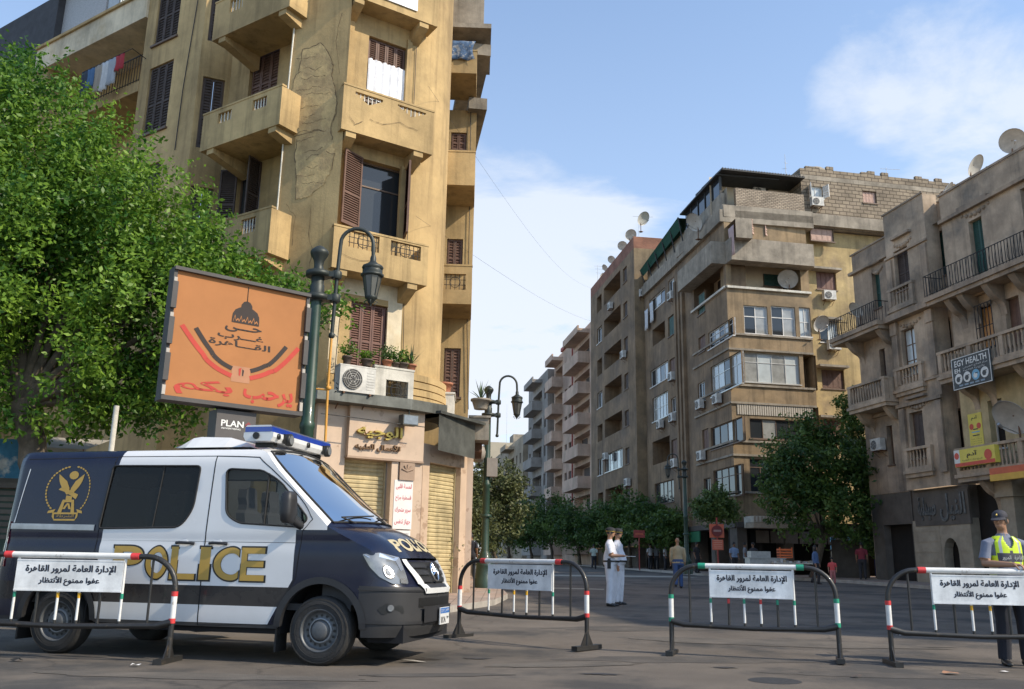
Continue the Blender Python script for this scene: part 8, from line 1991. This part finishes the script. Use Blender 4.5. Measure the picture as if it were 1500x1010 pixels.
for k in range(5): mb.box(F, -.22, .22, .0705, .073, z0+.08+.09*k, z0+.11+.09*k, 1)
mb.build('lower_board', [M_SORANGE, mat('sign_pale_lines', (.6,.3,.22), .7)], t)
t = thing('road_sign', 'plain red square sign on a thin post at the far kerb', 'road sign', on_ground(937, 58)+Vector((0,0,.14))); F = Face(tuple(t.location.xy), (1, .05)); z1, z0 = F.px(937, 777)[1], F.px(937, 788)[1]; mb = MB(); mb.tube([t.location, t.location+Vector((0,0,z1-t.location.z))], .04, 6); mb.build('post', M_SRED, t); mb = MB(); mb.box(F, -.36, .36, .04, .06, z0, z1); mb.box(F, -.25, .25, .061, .066, (z0+z1)/2-.06, (z0+z1)/2+.06, 1); mb.build('sign_face', [M_SRED, M_SORANGE], t)
# street cart, crate, bookstall
p = on_ground(1122, 46)+Vector((0,0,.14)); t = thing('street_cart', 'grey metal street cart by the corner shop under the trees', 'cart', p, .05, local=True); mb = MB(); mb.box(LOCAL, -.9, .9, -.4, .4, .45, .9); mb.box(LOCAL, -.95, .95, -.45, .45, .9, .94); mb.build('body', M_STEEL, t); mb = MB(); mb.box(LOCAL, -.8, .2, -.3, .3, .94, 1.25); mb.build('hood', M_STEEL, t)
for x in (-.6, .6): mb = MB(); mb.lathe([(.02,-.03),(.22,-.03),(.25,-.015),(.25,.015),(.22,.03),(.02,.03)], (x,-.36,.25), 16, 0, 'y'); mb.build('wheel', M_RUBBER, t)
mb = MB(); q = p+Vector((.95,-.1,.94)); F = Face((q.x, q.y), (1, 0)); mb.box(F, -.3, .35, -.25, .25, q.z, q.z+.05); 
for k in range(3): mb.box(F, -.3, .35, .22, .25, q.z+.09+.14*k, q.z+.17+.14*k); mb.box(F, -.3, -.27, -.22, .219, q.z+.09+.14*k, q.z+.17+.14*k); mb.box(F, .32, .35, -.22, .219, q.z+.09+.14*k, q.z+.17+.14*k); mb.box(F, -.3, .35, -.25, -.22, q.z+.09+.14*k, q.z+.17+.14*k)
for s in (-.3, .3): mb.box(F, s, s+.05, .251, .27, q.z+.05, q.z+.52)
simple('crate', 'bright orange plastic crate standing on the metal street cart', 'crate', mb, mat('crate_orange', (.75,.16,.04), .5))
p = on_ground(1170, 45.5)+Vector((0,0,.14)); t = thing('market_stall', 'low stall with pale stacked goods under the big ficus', 'stall', p, 0, local=True); mb = MB(); mb.box(LOCAL, -1.3, .9, -.4, .4, .66, .72); mb.build('table_top', M_WHITEPL, t)
for x in (-1.2, .8): mb = MB(); mb.box(LOCAL, x-.04, x+.04, -.35, .35, 0, .659); mb.build('leg', M_RUST, t)
gd = MB(); rg = random.Random(8)
for k in range(16): x = -1.25+.13*k; h = rg.uniform(.05, .18); gd.box(LOCAL, x, x+.11, -.3, rg.uniform(.0, .3), .7205, .72+h, k % 3)
gd.build('goods', [GW_, mat('goods_tan', (.4,.33,.25), .8), mat('goods_grey', (.28,.28,.28), .8)], t)
p = on_ground(1248, 47.5)+Vector((0,0,.14)); t = thing('bookstall', 'tall rack of pale books and papers left of the person in maroon', 'stall', p, 0, local=True); mb = MB(); mb.box(LOCAL, -.95, .95, -.02, .02, 0, 1.9); [mb.box(LOCAL, -.95, .95, -.35, -.021, .25+.38*k, .28+.38*k) for k in range(5)]; mb.build('rack', M_SOOT, t)
gd = MB()
for k in range(5):
    for j in range(14): x = -.93+.133*j; gd.box(LOCAL, x, x+.115, -.2, -.03 if False else -.05, .2805+.38*k, .28+.38*k+rg.uniform(.15, .30), rg.randrange(3))
gd.build('books', [GW_, mat('goods_tan', (.4,.33,.25), .8), M_SIGNB], t)
mb = MB(); s0, z0 = RF.px(1303, 790, 1.0); s1, z1 = RF.px(1250, 770, 1.0)
JF = Face(tuple(on_ground(1262, 49).xy), (1, .05)); zj0, zj1 = JF.px(1262, 790)[1], JF.px(1262, 768)[1]; mb.box(JF, -.9, .9, -.1, 0, zj0, zj1); text_into(mb, JF, 'Joseph', -.5, .7, zj0+.2, zj1-.15, .006, 1, .02); mb.tube([JF.p(-.85, gz(49), -.05), JF.p(-.85, zj0, -.05)], .04, 6); mb.tube([JF.p(.85, gz(49), -.05), JF.p(.85, zj0, -.05)], .04, 6)
simple('shop_sign', 'dark blue shop sign lettered Joseph half hidden by leaves', 'sign', mb, [mat('sign_dark_blue', (.035,.035,.10), .6), mat('sign_lilac', (.42,.36,.55), .6)])
lp = MB(); sp0, sp1, zz0, zz1 = BF.rect(1092, 757, 1120, 774, .4); lp.box(BF, sp0, sp1, .2, .35, zz0, zz1, 0)
for k in range(4): lp.box(BF, sp0+.2*k+.05, sp0+.2*k+.2, .351, .36, zz0+.08, zz1-.08, 1)
simple('shop_sign', 'small white shop sign board at the corner of the brown block', 'sign', lp, [M_WHITEPL, M_SOOT])
M_LAMPON = mat('shop_lamp_glow', (.9,.7,.5)); N_, L_, b_ = nodes_of(M_LAMPON); b_.inputs['Emission Color'].default_value = (1,.55,.3,1); b_.inputs['Emission Strength'].default_value = 6
for lab, x in (('left one of two small lit shop lamps', 1079), ('right one of two small lit shop lamps', 1085)):
    mb = MB(); s, z = BF.px(x, 801, -.6); ell(mb, BF.p(s, z, -.6), (.08,.08,.08), 0); mb.tube([BF.p(s,z,-.6), BF.p(s,3.3,-.6)], .01, 4); simple('shop_lamp', lab+' inside the corner shop', 'lamp', mb, M_LAMPON)
# left background: mural board, kiosk, awning, pole
F = Face(tuple(at_depth(18, 660, 18.6).xy), (1, .25)); mu = mat('mural_blue', (.06,.22,.36), .8, var=.4, scale=2.5, col2=(.55,.55,.52), c2=.55, c2w=.04, c2scale=1.6)
mb = MB(); s0, s1, z0, z1 = F.rect(-60, 640, 44, 702); mb.box(F, s0, s1, -.06, 0, z0, z1); mb.box(F, s0, s1, -.08, .04, z0-.12, z0-.001, 1); [mb.box(F, s0+(s1-s0)*k-.04, s0+(s1-s0)*k+.04, -.16, -.061, gz(18), z1, 1) for k in (.1, .9)]
simple('mural_board', 'blue painted mural board with white figures behind the tree trunk', 'board', mb, [mu, M_SOOT])
F2 = Face(tuple(at_depth(10, 780, 17.6).xy), (1, .25)); mb = MB(); s0, s1, z0, z1 = F2.rect(-90, 712, 30, 806); mb.box(F2, s0, s1, -1.2, 0, gz(17), z1, 0); mb.box(F2, s0-.1, s1+.1, -1.3, .12, z1, z1+.1, 1); [mb.box(F2, s0+.1, s1-.1, .001, .02, z0+.2+.12*k, z0+.28+.12*k, 1) for k in range(9)]
simple('kiosk', 'dark green shuttered kiosk at the left edge behind the van', 'kiosk', mb, [mat('kiosk_green', (.025,.05,.035), .7, var=.2), M_SOOT])
F3 = Face(tuple(at_depth(90, 650, 19).xy), (1, .35)); mb = MB(); s0, z1 = F3.px(55, 630); s1, z0 = F3.px(130, 655); mb.quad([F3.p(s0,z1,-1.2),F3.p(s1+.3,z1,-1.2),F3.p(s1,z0-.1,.4),F3.p(s0,z0-.1,.4)], 0); mb.quad([F3.p(s0,z0-.1,.4),F3.p(s1,z0-.1,.4),F3.p(s1,z0-.4,.42),F3.p(s0,z0-.4,.42)], 0); [mb.tube([F3.p(s,gz(19),.35), F3.p(s,z0-.1,.38)], .03, 6, 1) for s in (s0+.05, s1-.05)]
simple('awning', 'pale canvas awning between the trunk and a white pole', 'awning', mb, [mat('canvas', (.36,.33,.28), .9, var=.15), M_RUST])
mb = MB(); p = on_ground(131, 14.5)+Vector((0,0,.1)); mb.tube([p, p+Vector((.0,0,3.35))], .045, 8); simple('pole', 'white pole standing behind the van roof below the tree', 'pole', mb, M_WHITEPL)
cg = MB(); F4 = Face(tuple(on_ground(659, 25.5).xy), (1, .1))
cg.tube([F4.p(-.3,gz(25)+2.3), F4.p(.25,gz(25)+2.3)], .02, 5); [cg.tube([F4.p(s,gz(25)), F4.p(s,gz(25)+2.3)], .02, 5) for s in (-.3, .25)]; cr_ = simple('clothes_rack', 'thin clothes rack beside the shop corner', 'rack', cg, M_STEEL)
cloth('dark blue clothes hanging by the shop corner', F4, -.28, gz(25)+2.3, .5, 1.2, cl('navy_clothes', (.03,.05,.11)), .03, 9, 'garment', 'laundry', None)
# parked pale car far along the left pavement
p = on_ground(684, 44); t = thing('parked_car', 'pale parked car glimpsed past the shop corner', 'car', p, 1.75, local=True); mb = MB(); pr = [(-2.1,.35),(-2.15,.75),(-1.5,.92),(-.9,1.38),(.6,1.42),(1.25,.95),(2.05,.80),(2.15,.4)]
mb.mesh([(x, y, z) for y in (-.82, .82) for x, z in pr], [tuple(range(8)), tuple(range(15, 7, -1))]+[(i, i+8, (i+1) % 8+8, (i+1) % 8) for i in range(8)], 0); mb.build('body', mat('car_silver', (.5,.52,.54), .3, coat=.6), t)
for x in (-1.35, 1.35):
    for y in (-.75, .75): mb = MB(); mb.lathe([(.1,-.09),(.3,-.09),(.32,0),(.3,.09),(.1,.09)], (x,y,.32), 16, 0, 'y'); mb.build('wheel', M_TYRE, t)
for y in (-.825, .825): mb = MB(); mb.mesh([(-.85,y,.98),(.62,y,1.0),(.5,y,1.34),(-.75,y,1.32)], [(0,1,2,3)], 0); mb.build('window', M_GLASS, t)
# sunlit strips painted on the road, manhole, litter
M_SUNPAINT = mat('painted_sunlight', (.36,.33,.27), .9, var=.25, scale=3)  # pale colour stands in for sunlight falling across the road
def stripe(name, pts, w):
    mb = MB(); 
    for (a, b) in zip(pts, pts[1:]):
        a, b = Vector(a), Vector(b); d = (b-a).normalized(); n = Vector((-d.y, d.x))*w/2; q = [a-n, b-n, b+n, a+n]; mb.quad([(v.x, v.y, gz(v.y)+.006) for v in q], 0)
    tag(mb.build(name, M_SUNPAINT), kind='structure')
A2 = lambda x, Y: tuple(on_ground(x, Y).xy)
stripe('painted_sun_strip', [A2(760, 47), A2(890, 48), A2(1010, 49)], 2.6); stripe('painted_sun_strip', [A2(752, 31.5), A2(885, 31)], .8)
mb = MB(); c = on_ground(1135, 9.32); mb.lathe([(.001,.004),(.22,.004),(.24,.003)], c, 24); mb.lathe([(.24,.003),(.25,.0045),(.26,.002)], c, 24, 0); simple('manhole_cover', 'dark iron manhole cover at the bottom edge of the road', 'manhole cover', mb, [mat('manhole_iron', (.035,.034,.033), .7, var=.3, scale=20, bump=.8, bscale=30), M_KERB])
rg = random.Random(4)
for i, (x, Y, s, m, lab) in enumerate(((1392, 10.15, .11, mat('litter_orange', (.5,.25,.14), .8), 'flattened orange leaf of litter below the right hand barrier'), (199, 9.55, .05, M_PAPER, 'white scrap of paper in front of the leftmost barrier'), (1472, 10.4, .05, M_PAPER, 'tiny pale scrap at the lower right of the road'), (775, 17.5, .05, M_PAPER, 'pale scrap beyond the barrier beside the bonnet'), (1318, 15, .06, M_PAPER, 'small pale scrap between the two right barriers'), (25, 9.85, .08, M_RUBBER, 'dark rag on the road at the left barrier foot'), (606, 10.4, .12, M_KERB, 'small stone lying in front of the bumper'), (1255, 9.7, .05, M_POTD, 'small brown scrap in front of the middle barrier'))):
    c = on_ground(x, Y); mb = MB(); n = 7; vs = [c+Vector((s*rg.uniform(.6,1.3)*math.cos(6.283*k/n), s*.8*rg.uniform(.6,1.2)*math.sin(6.283*k/n), .008+rg.uniform(0,.03)))for k in range(n)]; mb.mesh(vs+[c+Vector((0,0,.02+.08*s))], [(k, (k+1) % n, n) for k in range(n)], 0); simple('litter', lab, 'litter', mb, m, 'scraps of litter on the road')

# asphalt repairs and an oil stain
def blot(name, c, rx, ry, m, seed, n=22, rz=0.0, h=.004, jag=.18):
    rg_ = random.Random(seed); pts = []
    for k in range(n):
        a = 6.2832*k/n; r = 1+rg_.uniform(-jag, jag); x, y = rx*r*math.cos(a), ry*r*math.sin(a); pts.append((c[0]+x*math.cos(rz)-y*math.sin(rz), c[1]+x*math.sin(rz)+y*math.cos(rz)))
    P_, T_, _ = cdt(pts); b_ = MB(); b_.mesh([(x, y, gz(y)+h) for x, y in P_], T_, 0); tag(b_.build(name, m), kind='structure')
M_PATCH = mat('asphalt_repair', (.082,.072,.062), .9, var=.3, scale=1.5, bump=.8, bscale=60, col2=(.105,.09,.075), c2=.5, c2w=.08, c2scale=1.2); M_PATCHL = mat('asphalt_worn', (.135,.115,.093), .9, var=.25, scale=1.5, bump=.7, bscale=70, col2=(.10,.088,.074), c2=.5, c2w=.1, c2scale=1.0)
M_OIL = mat('oil_stain', (.040,.036,.033), .6, var=.4, scale=3)
for i, (x, Y, rx, ry, m, rz) in enumerate(((1010, 11.2, 1.5, .35, M_PATCH, .1), (300, 8.9, 1.6, .22, M_PATCHL, -.05), (820, 10.4, .9, .25, M_PATCHL, .3), (1290, 9.9, 1.1, .2, M_PATCH, -.1), (640, 9.3, .7, .14, M_PATCH, .2), (1150, 13.4, 2.2, .5, M_PATCHL, -.15), (930, 15.5, 1.4, .5, M_PATCH, .2))):
    blot('road_patch', on_ground(x, Y), rx, ry, m, 50+i, rz=rz, h=.003+.0012*(i % 3))
for i, (x, Y, rx, ry) in enumerate(((590, 10.75, .42, .16), (520, 10.15, .3, .08), (700, 10.9, .16, .07), (1060, 10.4, .14, .06), (880, 9.6, .2, .07))): blot('oil_stain', on_ground(x, Y), rx, ry, M_OIL, 70+i, h=.0075, jag=.35)
